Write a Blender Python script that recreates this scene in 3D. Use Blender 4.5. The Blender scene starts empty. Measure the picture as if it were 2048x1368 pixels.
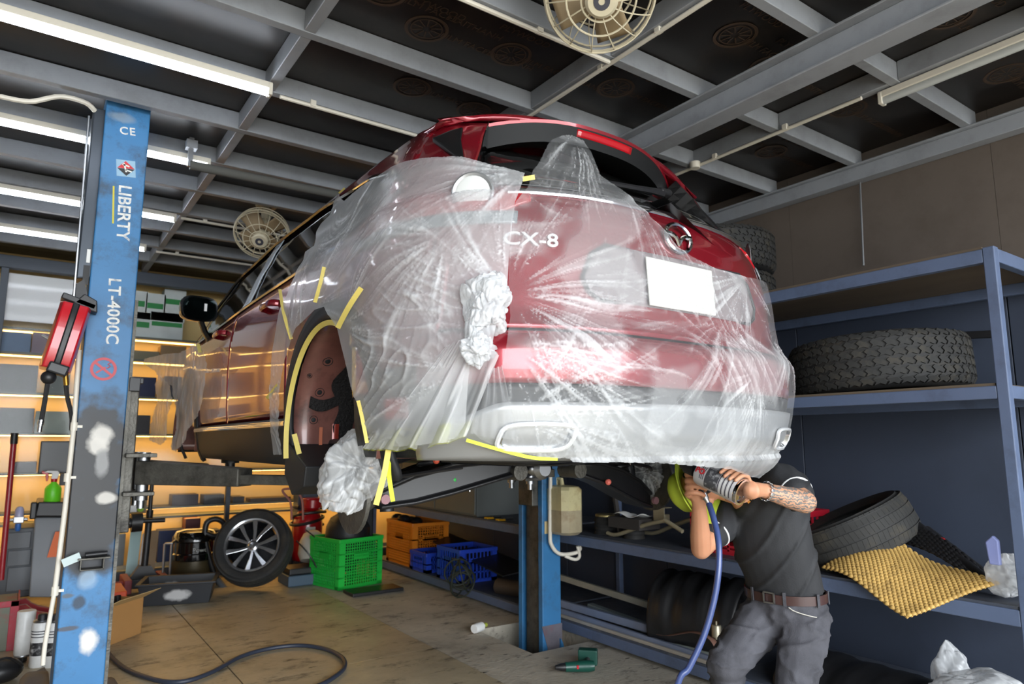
import bpy, bmesh, math, random
from mathutils import Vector, Matrix, Euler, noise
from mathutils.geometry import delaunay_2d_cdt
R = math.radians
S = bpy.context.scene
COL = S.collection

# ------------------------------------------------------------------ camera
CAM = Vector((0.0, 0.0, 1.36)); FPX = 1368.0; YAW = R(35.08); PIT = R(8.44)
cam = bpy.data.cameras.new('camera'); co = bpy.data.objects.new('camera', cam); COL.objects.link(co)
cam.sensor_width = 36.0; cam.lens = 36.0 * FPX / 2048.0; cam.clip_start = 0.05; cam.clip_end = 200
co.location = CAM; co.rotation_euler = (math.pi / 2 + PIT, 0, -YAW)
cam.dof.use_dof = True; cam.dof.focus_distance = 2.6; cam.dof.aperture_fstop = 3.5
S.camera = co

# ------------------------------------------------------------------ sky, daylight opening, exposure
W = bpy.data.worlds.new('sky'); S.world = W; W.use_nodes = True
bgn = W.node_tree.nodes['Background']; bgn.inputs[0].default_value = (0.90, 0.95, 1.0, 1); bgn.inputs[1].default_value = 12.5
pl = bpy.data.lights.new('daylight_opening', 'AREA'); pl.shape = 'RECTANGLE'; pl.size = 6.8; pl.size_y = 3.2
pl.cycles.is_portal = True
po = bpy.data.objects.new('daylight_opening', pl); COL.objects.link(po)
po.location = (0.85, -3.0, 1.6); po.rotation_euler = (R(90), 0, 0)
S.view_settings.view_transform = 'Standard'; S.view_settings.look = 'None'
S.view_settings.exposure = 0.0; S.view_settings.gamma = 1.0; S.view_settings.use_curve_mapping = False
S.cycles.max_bounces = 6; S.cycles.diffuse_bounces = 3; S.cycles.glossy_bounces = 2
S.cycles.transmission_bounces = 4; S.cycles.transparent_max_bounces = 10
S.cycles.caustics_reflective = False; S.cycles.caustics_refractive = False
S.cycles.sample_clamp_indirect = 4.0

# ------------------------------------------------------------------ helpers
def ray(u, v):
    x = (u - 1024) / FPX; y = (684 - v) / FPX
    z = math.sin(PIT) + y * math.cos(PIT); f = math.cos(PIT) - y * math.sin(PIT)
    return Vector((f * math.sin(YAW) + x * math.cos(YAW), f * math.cos(YAW) - x * math.sin(YAW), z))
def at(u, v, X=None, Y=None, Z=None, D=None):
    """the point of the place seen at pixel (u, v) on a given plane"""
    d = ray(u, v)
    t = D if D is not None else ((X - CAM.x) / d.x if X is not None else ((Y - CAM.y) / d.y if Y is not None else (Z - CAM.z) / d.z))
    return CAM + d * t
def proj(p):
    d = Vector(p) - CAM
    f0 = d.x * math.sin(YAW) + d.y * math.cos(YAW); x = d.x * math.cos(YAW) - d.y * math.sin(YAW)
    f = f0 * math.cos(PIT) + d.z * math.sin(PIT); y = -f0 * math.sin(PIT) + d.z * math.cos(PIT)
    return 1024 + FPX * x / f, 684 - FPX * y / f

def lin(c):
    return tuple(((x / 255) / 12.92 if x / 255 <= 0.04045 else ((x / 255 + 0.055) / 1.055) ** 2.4) for x in c)
MATS = {}
def nodes_of(m):
    m.use_nodes = True
    nt = m.node_tree
    return nt, nt.nodes.get('Principled BSDF'), nt.nodes.get('Material Output')
def add(nt, kind, **kw):
    n = nt.nodes.new(kind)
    for k, v in kw.items():
        if k.startswith('i_'):
            n.inputs[k[2:].replace('_', ' ')].default_value = v
        else:
            setattr(n, k, v)
    return n
def tex(nt, scale=5, detail=4, rough=0.6, stretch=None, coord='Object', kind='noise'):
    tc = add(nt, 'ShaderNodeTexCoord'); mp = add(nt, 'ShaderNodeMapping')
    nt.links.new(tc.outputs[coord], mp.inputs[0])
    if stretch: mp.inputs['Scale'].default_value = stretch
    n = add(nt, 'ShaderNodeTexNoise' if kind == 'noise' else 'ShaderNodeTexVoronoi')
    n.inputs['Scale'].default_value = scale
    if kind == 'noise':
        n.inputs['Detail'].default_value = detail; n.inputs['Roughness'].default_value = rough
    nt.links.new(mp.outputs[0], n.inputs['Vector'])
    return n
def ramp(nt, src, stops):
    r = add(nt, 'ShaderNodeValToRGB')
    el = r.color_ramp.elements
    while len(el) > 1: el.remove(el[-1])
    el[0].position = stops[0][0]; el[0].color = (*stops[0][1], 1)
    for p, c in stops[1:]:
        e = el.new(p); e.color = (*c, 1)
    nt.links.new(src, r.inputs[0])
    return r
def mat(name, rgb=(200, 200, 200), rough=0.5, metal=0.0, var=0.0, vscale=4, dirt=None, dscale=2.5, damt=0.5, bump=0.0, bscale=60,
        coat=0.0, emit=0, stretch=None, spec=0.5, alpha=1.0, trans=0.0, raw=None):
    """procedural paint/plastic/metal: base colour, soft tone variation, dirt blotches, fine relief"""
    if name in MATS: return MATS[name]
    m = bpy.data.materials.new(name); MATS[name] = m
    nt, b, out = nodes_of(m)
    c = raw or lin(rgb)
    b.inputs['Base Color'].default_value = (*c, 1); b.inputs['Roughness'].default_value = rough; b.inputs['Metallic'].default_value = metal
    b.inputs['Coat Weight'].default_value = coat; b.inputs['Specular IOR Level'].default_value = spec
    b.inputs['Coat Roughness'].default_value = 0.05
    if trans: b.inputs['Transmission Weight'].default_value = trans
    if alpha < 1: b.inputs['Alpha'].default_value = alpha
    if emit:
        b.inputs['Emission Color'].default_value = (*c, 1); b.inputs['Emission Strength'].default_value = emit
    col = None
    if var:
        n = tex(nt, vscale, 5, 0.6, stretch)
        r = ramp(nt, n.outputs['Fac'], [(0.25, tuple(x * (1 - var) for x in c)), (0.75, tuple(min(1, x * (1 + var)) for x in c))])
        col = r.outputs[0]
    if dirt:
        n2 = tex(nt, dscale, 8, 0.7, stretch)
        f = ramp(nt, n2.outputs['Fac'], [(0.5, (0, 0, 0)), (0.68, (damt, damt, damt))])
        mx = add(nt, 'ShaderNodeMix', data_type='RGBA')
        nt.links.new(f.outputs[0], mx.inputs[0])
        if col: nt.links.new(col, mx.inputs[6])
        else: mx.inputs[6].default_value = (*c, 1)
        mx.inputs[7].default_value = (*lin(dirt), 1)
        col = mx.outputs[2]
    if col: nt.links.new(col, b.inputs['Base Color'])
    if bump:
        n3 = tex(nt, bscale, 3, 0.5)
        bp = add(nt, 'ShaderNodeBump'); bp.inputs['Strength'].default_value = bump; bp.inputs['Distance'].default_value = 0.01
        nt.links.new(n3.outputs['Fac'], bp.inputs['Height']); nt.links.new(bp.outputs[0], b.inputs['Normal'])
    return m

class MB:
    """collects shapes into ONE mesh"""
    def __init__(s, M=None):
        s.v = []; s.f = []; s.mi = []; s.M = M or Matrix(); s.cur = 0
    def _add(s, vs, fs):
        o = len(s.v)
        s.v += [s.M @ Vector(p) for p in vs]
        s.f += [tuple(o + i for i in f) for f in fs]; s.mi += [s.cur] * len(fs)
    def box(s, c, d, rot=None):
        x, y, z = d[0] / 2, d[1] / 2, d[2] / 2
        vs = [Vector((sx * x, sy * y, sz * z)) for sz in (-1, 1) for sy in (-1, 1) for sx in (-1, 1)]
        if rot is not None:
            rm = rot if isinstance(rot, Matrix) else Euler(rot).to_matrix()
            vs = [rm @ p for p in vs]
        vs = [p + Vector(c) for p in vs]
        s._add(vs, [(0, 2, 3, 1), (4, 5, 7, 6), (0, 1, 5, 4), (2, 6, 7, 3), (0, 4, 6, 2), (1, 3, 7, 5)])
        return s
    def bx(s, a, b):
        return s.box(((a[0] + b[0]) / 2, (a[1] + b[1]) / 2, (a[2] + b[2]) / 2), (abs(b[0] - a[0]), abs(b[1] - a[1]), abs(b[2] - a[2])))
    def loft(s, rings, cap=True, closed=True):
        n = len(rings[0]); vs = [p for r in rings for p in r]; fs = []
        for i in range(len(rings) - 1):
            for j in range(n if closed else n - 1):
                k = (j + 1) % n
                fs.append((i * n + j, i * n + k, (i + 1) * n + k, (i + 1) * n + j))
        if cap and closed:
            fs.append(tuple(reversed(range(n)))); fs.append(tuple((len(rings) - 1) * n + j for j in range(n)))
        s._add(vs, fs); return s
    def tube(s, pts, r, n=8, cap=True, closed=False, flat=None):
        pts = [Vector(p) for p in pts]; m = len(pts); rings = []
        rs = r if isinstance(r, (list, tuple)) else [r] * m
        up = None
        for i, p in enumerate(pts):
            a = pts[i - 1] if i > 0 else (pts[-1] if closed else p); b = pts[i + 1] if i < m - 1 else (pts[0] if closed else p)
            t = (b - a); t = t.normalized() if t.length > 1e-9 else Vector((0, 0, 1))
            if up is None:
                up = Vector((0, 0, 1)) if abs(t.z) < 0.9 else Vector((0, 1, 0))
            x = t.cross(up); x = x.normalized() if x.length > 1e-6 else t.orthogonal().normalized()
            up = x.cross(t).normalized()
            fx, fy = flat if flat else (1, 1)
            rings.append([p + (x * math.cos(2 * math.pi * k / n) * fx + up * math.sin(2 * math.pi * k / n) * fy) * rs[i] for k in range(n)])
        if closed: rings.append(rings[0]); cap = False
        return s.loft(rings, cap)
    def cyl(s, a, b, r, r2=None, n=20, cap=True):
        return s.tube([a, b], [r, r if r2 is None else r2], n, cap)
    def lathe(s, prof, n=32, c=(0, 0, 0), rot=None, cap=False, closed=False):
        """revolve (r, z) about z"""
        rm = rot if isinstance(rot, Matrix) else (Euler(rot).to_matrix() if rot else Matrix.Identity(3))
        rings = [[Vector(c) + rm @ Vector((r * math.cos(2 * math.pi * k / n), r * math.sin(2 * math.pi * k / n), z)) for k in range(n)] for r, z in prof]
        if closed: rings.append(rings[0])
        return s.loft(rings, cap)
    def prism(s, poly, h0, h1, ax='z', c=(0, 0, 0)):
        """extrude a 2D polygon along an axis"""
        def P(a, b, h):
            return Vector(c) + {'z': Vector((a, b, h)), 'y': Vector((a, h, b)), 'x': Vector((h, a, b))}[ax]
        n = len(poly)
        vs = [P(a, b, h0) for a, b in poly] + [P(a, b, h1) for a, b in poly]
        fs = [tuple(range(n)), tuple(reversed(range(n, 2 * n)))] + [(i, n + i, n + (i + 1) % n, (i + 1) % n) for i in range(n)]
        s._add(vs, fs); return s
    def grid(s, fn, nu, nv):
        vs = [fn(i / nu, j / nv) for j in range(nv + 1) for i in range(nu + 1)]
        fs = [(j * (nu + 1) + i, j * (nu + 1) + i + 1, (j + 1) * (nu + 1) + i + 1, (j + 1) * (nu + 1) + i) for j in range(nv) for i in range(nu)]
        s._add(vs, fs); return s
    def sphere(s, c, r, nu=16, nv=10):
        r = r if isinstance(r, (tuple, list)) else (r, r, r)
        prof = [(math.sin(math.pi * j / nv), -math.cos(math.pi * j / nv)) for j in range(nv + 1)]
        rings = [[Vector(c) + Vector((max(a, 1e-4) * math.cos(2 * math.pi * k / nu) * r[0], max(a, 1e-4) * math.sin(2 * math.pi * k / nu) * r[1], z * r[2])) for k in range(nu)] for a, z in prof]
        return s.loft(rings, True)
    def me(s, name, mats=(), smooth=False):
        me = bpy.data.meshes.new(name); me.from_pydata([tuple(p) for p in s.v], [], s.f)
        for m in mats: me.materials.append(m)
        if len(mats) > 1: me.polygons.foreach_set('material_index', s.mi)
        bm = bmesh.new(); bm.from_mesh(me); bmesh.ops.recalc_face_normals(bm, faces=bm.faces); bm.to_mesh(me); bm.free()
        if smooth:
            me.polygons.foreach_set('use_smooth', [True] * len(me.polygons))
            if smooth != 'all': me.set_sharp_from_angle(angle=R(smooth if smooth is not True else 40))
        me.update(); return me
    def build(s, name, m, parent=None, smooth=False, bevel=0, world=False, solid=0, seg=2):
        mats = m if isinstance(m, (list, tuple)) else [m]
        me = s.me(name, mats, smooth)
        return link(name, me, parent, bevel, world, solid, seg)

def link(name, me, parent=None, bevel=0, world=False, solid=0, seg=2):
    o = bpy.data.objects.new(name, me); COL.objects.link(o)
    if parent is not None:
        o.parent = parent
        if world:
            M = Matrix(); q = parent
            while q is not None: M = q.matrix_basis @ M; q = q.parent
            me.transform(M.inverted())
    if solid:
        md = o.modifiers.new('thickness', 'SOLIDIFY'); md.thickness = solid; md.offset = -1
    if bevel:
        md = o.modifiers.new('edges', 'BEVEL'); md.width = bevel; md.segments = seg; md.limit_method = 'ANGLE'; md.angle_limit = R(35)
        md.harden_normals = False
    return o
def tag(o, label=None, cat=None, group=None, kind=None):
    if label: o['label'] = label
    if cat: o['category'] = cat
    if group: o['group'] = group
    if kind: o['kind'] = kind
    return o
def thing(name, label, cat, loc=(0, 0, 0), rotz=0, group=None, rot=None):
    o = bpy.data.objects.new(name, None); COL.objects.link(o); o.empty_display_size = 0.1
    o.location = loc; o.rotation_euler = rot or (0, 0, rotz)
    return tag(o, label, cat, group)
def struct(o): o['kind'] = 'structure'; return o
def copy_tree(o, parent=None):
    c = o.copy(); COL.objects.link(c)
    if parent is not None: c.parent = parent
    for ch in [x for x in o.children]: copy_tree(ch, c)
    return c
def text_mb(body, size, M, depth=0.0008, align='CENTER', sx=1.0, bold=0.0, spacing=1.0):
    cu = bpy.data.curves.new('t', 'FONT'); cu.body = body; cu.size = size; cu.align_x = align; cu.align_y = 'CENTER'
    cu.extrude = depth; cu.offset = bold; cu.resolution_u = 3; cu.space_character = spacing
    o = bpy.data.objects.new('t', cu); COL.objects.link(o)
    dg = bpy.context.evaluated_depsgraph_get()
    me = bpy.data.meshes.new_from_object(o.evaluated_get(dg))
    b = MB()
    b.v = [M @ Vector((v.co.x * sx, v.co.y, v.co.z)) for v in me.vertices]
    b.f = [tuple(p.vertices) for p in me.polygons]; b.mi = [0] * len(b.f)
    bpy.data.objects.remove(o); bpy.data.curves.remove(cu); bpy.data.meshes.remove(me)
    return b
def frame(o, x, y):
    """matrix with origin o, x axis, y axis"""
    x = Vector(x).normalized(); y = Vector(y); z = x.cross(y).normalized(); y = z.cross(x)
    M = Matrix((x, y, z)).transposed().to_4x4(); M.translation = Vector(o); return M
def smoothpath(pts, n=8, closed=False):
    """Catmull-Rom through points"""
    P = [Vector(p) for p in pts]; out = []
    m = len(P)
    for i in range(m if closed else m - 1):
        p0 = P[(i - 1) % m] if closed or i > 0 else P[0]; p1 = P[i]; p2 = P[(i + 1) % m]; p3 = P[(i + 2) % m] if closed or i + 2 < m else P[-1]
        for k in range(n):
            t = k / n
            out.append(0.5 * ((2 * p1) + (p2 - p0) * t + (2 * p0 - 5 * p1 + 4 * p2 - p3) * t * t + (3 * p1 - p0 - 3 * p2 + p3) * t ** 3))
    if not closed: out.append(P[-1])
    return out
def interp(x, xs, ys):
    if x <= xs[0]: return ys[0]
    for i in range(len(xs) - 1):
        if x <= xs[i + 1]:
            t = (x - xs[i]) / (xs[i + 1] - xs[i]); t = t * t * (3 - 2 * t) * 0.4 + t * 0.6
            return ys[i] + (ys[i + 1] - ys[i]) * t
    return ys[-1]
# ================================================================== the room
ZC, ZJ = 3.21, 3.11            # ceiling boards, underside of the joists
XR, YB, XL, YF = 4.25, 7.9, -2.6, -3.0
m_joist = mat('grey_steel_paint', (150, 154, 160), 0.45, 0.0, var=0.08, vscale=3, dirt=(110, 110, 112), dscale=5, damt=0.35)
m_board = mat('black_film_board', (34, 31, 30), 0.38, 0, var=0.35, vscale=6, dirt=(62, 52, 44), dscale=3, damt=0.35)
m_print = mat('faint_brown_print', (74, 58, 46), 0.5)
m_blue = mat('slate_blue_panel', (54, 62, 78), 0.6, 0, var=0.06, vscale=2, dirt=(40, 46, 58), dscale=1.5, damt=0.3, bump=0.05, bscale=200)
m_brown = mat('dull_brown_board', (98, 88, 80), 0.65, 0, var=0.1, vscale=1.5, dirt=(70, 60, 52), dscale=2, damt=0.35)
m_cream = mat('cream_wall', (238, 206, 140), 0.7, 0, var=0.05, vscale=1)
m_wall = mat('grey_wall', (150, 150, 150), 0.8, 0, var=0.05)
m_pvc = mat('white_pvc', (226, 220, 206), 0.4, 0, var=0.05)
m_steel = mat('slate_steel', (92, 106, 134), 0.42, 0, var=0.07, vscale=3, dirt=(60, 66, 80), dscale=5, damt=0.4)
m_dark = mat('near_black', (22, 22, 24), 0.5)
m_black = mat('black_plastic', (30, 30, 32), 0.42, 0, var=0.15, vscale=8)
m_rubber = mat('tyre_rubber', (38, 38, 38), 0.72, 0, var=0.2, vscale=10, dirt=(80, 72, 60), dscale=6, damt=0.35)
m_chrome = mat('chrome', (225, 228, 232), 0.08, 1.0)
m_zinc = mat('zinc_metal', (170, 172, 175), 0.35, 1.0, var=0.1)

# floor material: worn grey-green painted screed with black scuffs
def floor_mat(name, base, scuff, raw=False):
    m = bpy.data.materials.new(name); MATS[name] = m
    nt, b, out = nodes_of(m)
    L_ = lin(base)
    n1 = tex(nt, 1.3, 9, 0.7); r1 = ramp(nt, n1.outputs['Fac'], [(0.30, tuple(x * 0.50 for x in L_)), (0.45, tuple(x * .85 for x in L_)), (0.58, L_), (0.72, tuple(min(1, x * 1.25) for x in L_))])
    n2 = tex(nt, 3.1, 9, 0.75, (1, 1.7, 1)); r2 = ramp(nt, n2.outputs['Fac'], [(0.54, (0, 0, 0)), (0.65, (0.8, 0.8, 0.8))])
    n3 = tex(nt, 11, 4, 0.62, (0.45, 1.5, 1)); r3 = ramp(nt, n3.outputs['Fac'], [(0.635, (0, 0, 0)), (0.68, (0.85, 0.85, 0.85))])
    mx = add(nt, 'ShaderNodeMix', data_type='RGBA'); nt.links.new(r2.outputs[0], mx.inputs[0]); nt.links.new(r1.outputs[0], mx.inputs[6]); mx.inputs[7].default_value = (*lin(scuff), 1)
    m2 = add(nt, 'ShaderNodeMix', data_type='RGBA'); nt.links.new(r3.outputs[0], m2.inputs[0]); nt.links.new(mx.outputs[2], m2.inputs[6]); m2.inputs[7].default_value = (*lin((34, 32, 30)), 1)
    nt.links.new(m2.outputs[2], b.inputs['Base Color'])
    rr = ramp(nt, n2.outputs['Fac'], [(0.35, (0.28, 0.28, 0.28) if not raw else (0.7,) * 3), (0.7, (0.6, 0.6, 0.6) if not raw else (0.9,) * 3)])
    nt.links.new(rr.outputs[0], b.inputs['Roughness'])
    bp = add(nt, 'ShaderNodeBump'); bp.inputs['Strength'].default_value = 0.5 if raw else 0.12; bp.inputs['Distance'].default_value = 0.008
    n4 = tex(nt, 40 if raw else 25, 4, 0.6); nt.links.new(n4.outputs['Fac'], bp.inputs['Height']); nt.links.new(bp.outputs[0], b.inputs['Normal'])
    return m
m_floor = floor_mat('worn_floor_screed', (184, 170, 142), (78, 70, 60))
m_conc = floor_mat('rough_concrete', (192, 184, 168), (104, 96, 88), True)
m_dirt = mat('dark_soil', (44, 42, 40), 0.95, 0, var=0.4, vscale=8, bump=0.6, bscale=30)

# the ground under the slabs, then the slabs themselves with open joints
g = MB(); g.bx((XL - .3, YF - .2, -0.42), (XR + .3, YB + .3, -0.30))
floor = struct(g.build('floor', m_dirt))
RX = 2.36                       # the painted screed ends here, rough concrete goes on to the shelf
PIT_X0, PIT_X1, PIT_Y0, PIT_Y1 = 2.84, 3.36, 3.80, 4.50
def slab(x0, x1, y0, y1, m, z=0.0):
    if x1 - x0 < 0.02 or y1 - y0 < 0.02: return
    b = MB(); b.bx((x0 + .004, y0 + .0006, -0.30), (x1 - .004, y1 - .0006, z)); b.build('floor_slab', m, floor)
xs = [XL, -1.35, -0.1, 1.13, RX]; ys = [YF, -1.8, -0.6, 0.62, 1.84, 3.06, 4.28, 5.5, 6.72, YB]
for i in range(len(xs) - 1):
    for j in range(len(ys) - 1): slab(xs[i], xs[i + 1], ys[j], ys[j + 1], m_floor)
for (x0, x1, y0, y1) in [(RX, XR, YF, 1.2), (RX, XR, 1.2, 2.6), (RX, XR, 2.6, PIT_Y0), (RX, PIT_X0, PIT_Y0, PIT_Y1), (PIT_X1, XR, PIT_Y0, PIT_Y1), (RX, XR, PIT_Y1, 6.2), (RX, XR, 6.2, YB)]:
    slab(x0, x1, y0, y1, m_conc, -0.004)
# street outside
b = MB(); b.bx((-20, -24, -0.42), (24, YF - .2, -0.02)); struct(b.build('ground_outside', mat('street_concrete', (176, 172, 164), 0.9)))

# walls
b = MB(); b.bx((XR + .012, YF, -0.3), (XR + .2, YB + .5, 3.4)); wr = struct(b.build('wall_right', m_dark))
ysplit = [YF, 0.1, 1.42, 2.66, 3.9, 5.14, 6.38, YB + .35]
for j in range(len(ysplit) - 1):
    b = MB(); b.bx((XR - .006, ysplit[j] + .003, -0.29), (XR + .012, ysplit[j + 1] - .003, 2.24)); b.build('wall_panel', m_blue, wr, bevel=0.002, seg=1)
    b = MB(); b.bx((XR - .002, ysplit[j] + .001, 2.246), (XR + .012, ysplit[j + 1] - .001, 3.21)); b.build('upper_wall_board', m_brown, wr)
b = MB(); b.bx((XL - .2, YB + .35, -0.3), (XR + .2, YB + .5, 3.4)); wb = struct(b.build('wall_back', m_cream))
b = MB(); b.bx((XL - .2, YF, -0.3), (XL, YB + .5, 3.4)); struct(b.build('wall_left', m_wall))

# ceiling: boards, joists along X, beams along Y
b = MB(); b.bx((XL - .2, YF, ZC + .018), (XR + .2, YB + .5, ZC + .16)); ceil = struct(b.build('ceiling', m_dark))
BX = [-2.9, -1.64, -0.40, 0.85, 2.06, 3.35, XR]
JY = [YF, -2.4, -1.8, -1.15, -0.5, 0.16, 0.82, 1.49, 2.14, 2.75, 3.35, 3.88, 4.45, 5.04, 5.62, 6.17, 6.74, 7.32, YB]
rnd = random.Random(4)
for i in range(len(BX) - 1):
    for j in range(len(JY) - 1):
        b = MB(); b.bx((BX[i], JY[j], ZC + rnd.uniform(0, .004)), (BX[i + 1], JY[j + 1], ZC + .018)); b.build('ceiling_board', m_board, ceil)
def channel(b, axis, pos, a0, a1, z0, z1, w=0.05, t=0.006, side=1):
    """C channel joist: web plus two lips"""
    def bx(p0, p1, za, zb):
        if axis == 'x': b.bx((a0, p0, za), (a1, p1, zb))
        else: b.bx((p0, a0, za), (p1, a1, zb))
    bx(pos, pos + side * t, z0, z1); bx(pos, pos + side * w, z0, z0 + t); bx(pos, pos + side * w, z1 - t, z1)
for y in JY[1:-1]:
    b = MB(); b.bx((XL, y - .025, ZJ), (XR - .03, y + .025, ZC)); b.build('joist', m_joist, ceil, bevel=0.003, seg=1)
for x in BX[1:-1]:
    for j in range(len(JY) - 1):
        b = MB(); b.bx((x - .025, JY[j] + .026, ZJ + .002), (x + .025, JY[j + 1] - .026, ZC)); b.build('cross_joist', m_joist, ceil, bevel=0.003, seg=1)
# big I beam below the joists
bxw = 2.70
b = MB(); b.bx((bxw - .06, YF, ZJ - .012), (bxw + .06, YB, ZJ)); b.bx((bxw - .006, YF, ZJ - .135), (bxw + .006, YB, ZJ - .012)); b.bx((bxw - .06, YF, ZJ - .147), (bxw + .06, YB, ZJ - .135))
b.build('main_beam', m_joist, ceil, bevel=0.003, seg=1)
b = MB(); b.bx((XR - .09, YF, ZJ - .10), (XR - .008, YB, ZJ - .012)); b.bx((XR - .12, YF, ZJ - .012), (XR - .008, YB, ZJ)); b.build('wall_beam', m_joist, ceil, bevel=0.003, seg=1)
# faint print on the boards: a wheel ring and two lines of lettering, repeated down each board
for (cx, cy) in [(1.75, 2.50), (1.32, 2.55), (1.05, 2.42), (2.38, 2.44), (2.86, 1.85), (2.5, 1.78), (3.08, 2.42), (3.6, 1.86), (3.75, 2.45), (3.15, 1.15), (3.9, 1.2), (1.5, 3.05), (2.35, 1.15), (1.9, 3.08), (0.5, 2.4)]:
    b = MB(Matrix.Translation((cx, cy, ZC - .0015)))
    b.lathe([(.085, 0), (.10, 0), (.10, .001), (.085, .001)], 28, closed=True)
    b.lathe([(.068, 0), (.073, 0), (.073, .001), (.068, .001)], 24, closed=True)
    for k in range(10):
        a = k * math.pi / 5; b.box((.045 * math.cos(a), .045 * math.sin(a), .0005), (.05, .006, .001), (0, 0, a))
    for k, (wd, off) in enumerate([('FILM FACED', .22), ('DAITHANH', .45), ('PLYWOOD', -.2)]):
        M = Matrix.Translation((cx + (off if k < 2 else -.03), cy - (0 if k < 2 else .16), ZC - .001)) @ Matrix.Rotation(math.pi, 4, 'X')
        t = text_mb(wd, .055, M, 0.0005); b.M = Matrix(); b._add(t.v, t.f)
        b.M = Matrix.Translation((cx, cy, ZC - .0015))
    b.build('board_print', m_print, ceil)['label'] = 'faint brown wheel emblem and lettering printed on the board'

# header and frame of the glazed display at the back
m_head = mat('dark_slate_frame', (70, 78, 90), 0.5, 0, var=0.05)
b = MB(); b.bx((XL, YB - .10, 2.99), (XR - .13, YB, ZJ - .001)); struct(b.build('trim_1', m_head, bevel=.004))
b = MB(); b.bx((XL, YB - .06, 0), (XR - .01, YB, .12)); struct(b.build('baseboard_back', m_head))
# ================================================================== two-post lift
m_lift = mat('blue_lift_paint', (58, 122, 174), 0.45, 0, var=0.10, vscale=5, dirt=(48, 58, 66), dscale=6, damt=0.75)
m_lift2 = mat('blue_lift_paint_worn', (54, 116, 166), 0.45, 0, var=0.12, vscale=5, dirt=(52, 60, 64), dscale=3.5, damt=0.75)
m_grease = mat('greasy_steel', (96, 94, 88), 0.5, 0.6, var=0.35, vscale=14, dirt=(36, 34, 32), dscale=6, damt=0.8, bump=0.3, bscale=80)

m_decal = mat('white_decal', (232, 232, 226), .6, 0, dirt=(120, 140, 160), dscale=30, damt=.8)
def post_shell(parent, x0, x1, y0, y1, z0, z1, open_side, m, t=.012):
    """folded steel column, open towards the car with return lips"""
    b = MB(); L = .05
    xi, xo = (x1, x0) if open_side > 0 else (x0, x1); k = 1 if open_side > 0 else -1
    poly = [(xo, y0), (xi, y0), (xi, y0 + L), (xi - k * t, y0 + L), (xi - k * t, y0 + t), (xo + k * t, y0 + t), (xo + k * t, y1 - t), (xi - k * t, y1 - t), (xi - k * t, y1 - L), (xi, y1 - L), (xi, y1), (xo, y1)]
    n = len(poly); vs = [(a, c, z0) for a, c in poly] + [(a, c, z1) for a, c in poly]
    quads = [(i, (i + 1) % n, n + (i + 1) % n, n + i) for i in range(n)]
    b._add(vs, quads)
    return b.build('column', m, parent, bevel=.006, world=True)
# ---- left post, nearest the camera
lx0, lx1, ly0, ly1 = .192, .400, 3.97, 4.24
post = thing('lift_post', 'near blue lift post with worn white lettering and black paint patch', 'lift post', (.296, 4.105, 0))
def sprayed(name, base, blobs):
    """lift paint with soft-edged bursts of overspray and scrapes; blobs: (x, z, rx, rz, colour, strength)"""
    m = base.copy(); m.name = name; MATS[name] = m; nt = m.node_tree; b = nt.nodes['Principled BSDF']
    col = b.inputs['Base Color'].links[0].from_socket
    tc = add(nt, 'ShaderNodeTexCoord'); nz = add(nt, 'ShaderNodeTexNoise'); nz.inputs['Scale'].default_value = 14; nz.inputs['Detail'].default_value = 6
    nt.links.new(tc.outputs['Object'], nz.inputs['Vector'])
    for (x, z, rx, rz, c, k) in blobs:
        mp = add(nt, 'ShaderNodeMapping', vector_type='POINT'); mp.inputs['Location'].default_value = (-x / rx, 0, -z / rz); mp.inputs['Scale'].default_value = (1 / rx, 0, 1 / rz)
        nt.links.new(tc.outputs['Object'], mp.inputs[0])
        ln = add(nt, 'ShaderNodeVectorMath', operation='LENGTH'); nt.links.new(mp.outputs[0], ln.inputs[0])
        ad = add(nt, 'ShaderNodeMath', operation='MULTIPLY_ADD'); nt.links.new(nz.outputs['Fac'], ad.inputs[0]); ad.inputs[1].default_value = 1.1; nt.links.new(ln.outputs['Value'], ad.inputs[2])
        rp = ramp(nt, ad.outputs[0], [(.0, (k,) * 3), (.95, (k,) * 3), (1.0, (k * .9,) * 3)]); rp.color_ramp.elements[1].position = .8
        mr = add(nt, 'ShaderNodeMapRange'); mr.inputs['From Min'].default_value = 1.15; mr.inputs['From Max'].default_value = 1.62; mr.inputs['To Min'].default_value = k; mr.inputs['To Max'].default_value = 0
        nt.links.new(ad.outputs[0], mr.inputs[0]); nt.nodes.remove(rp)
        mx = add(nt, 'ShaderNodeMix', data_type='RGBA'); nt.links.new(mr.outputs[0], mx.inputs[0]); nt.links.new(col, mx.inputs[6]); mx.inputs[7].default_value = (*lin(c), 1); col = mx.outputs[2]
    nt.links.new(col, b.inputs['Base Color']); return m
def lz(u, v): p = at(u, v, Y=ly0); return p.x - .296, p.z
BK, GY, WH = (22, 22, 25), (150, 150, 150), (226, 222, 214)
bl = [(*lz(196, 865), .17, .22, BK, .97), (*lz(190, 950), .19, .30, BK, .99), (*lz(180, 1050), .18, .28, BK, .99), (*lz(176, 1120), .15, .10, BK, .9),
      (*lz(206, 870), .05, .06, WH, .9), (*lz(196, 890), .05, .055, WH, .9), (*lz(203, 925), .035, .07, GY, .95), (*lz(212, 996), .05, .03, WH, .8),
      (*lz(177, 1280), .045, .07, WH, 1), (*lz(157, 1205), .03, .035, BK, .8), (*lz(130, 1258), .06, .012, (70, 70, 76), .9), (*lz(178, 1160), .05, .05, (150, 176, 200), .7), (*lz(136, 1192), .03, .012, (80, 90, 100), .9), (*lz(245, 235), .07, .03, (150, 166, 180), .6)]
post_shell(post, lx0, lx1, ly0, ly1, .02, 3.18, 1, sprayed('blue_post_oversprayed', m_lift, bl))
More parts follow.
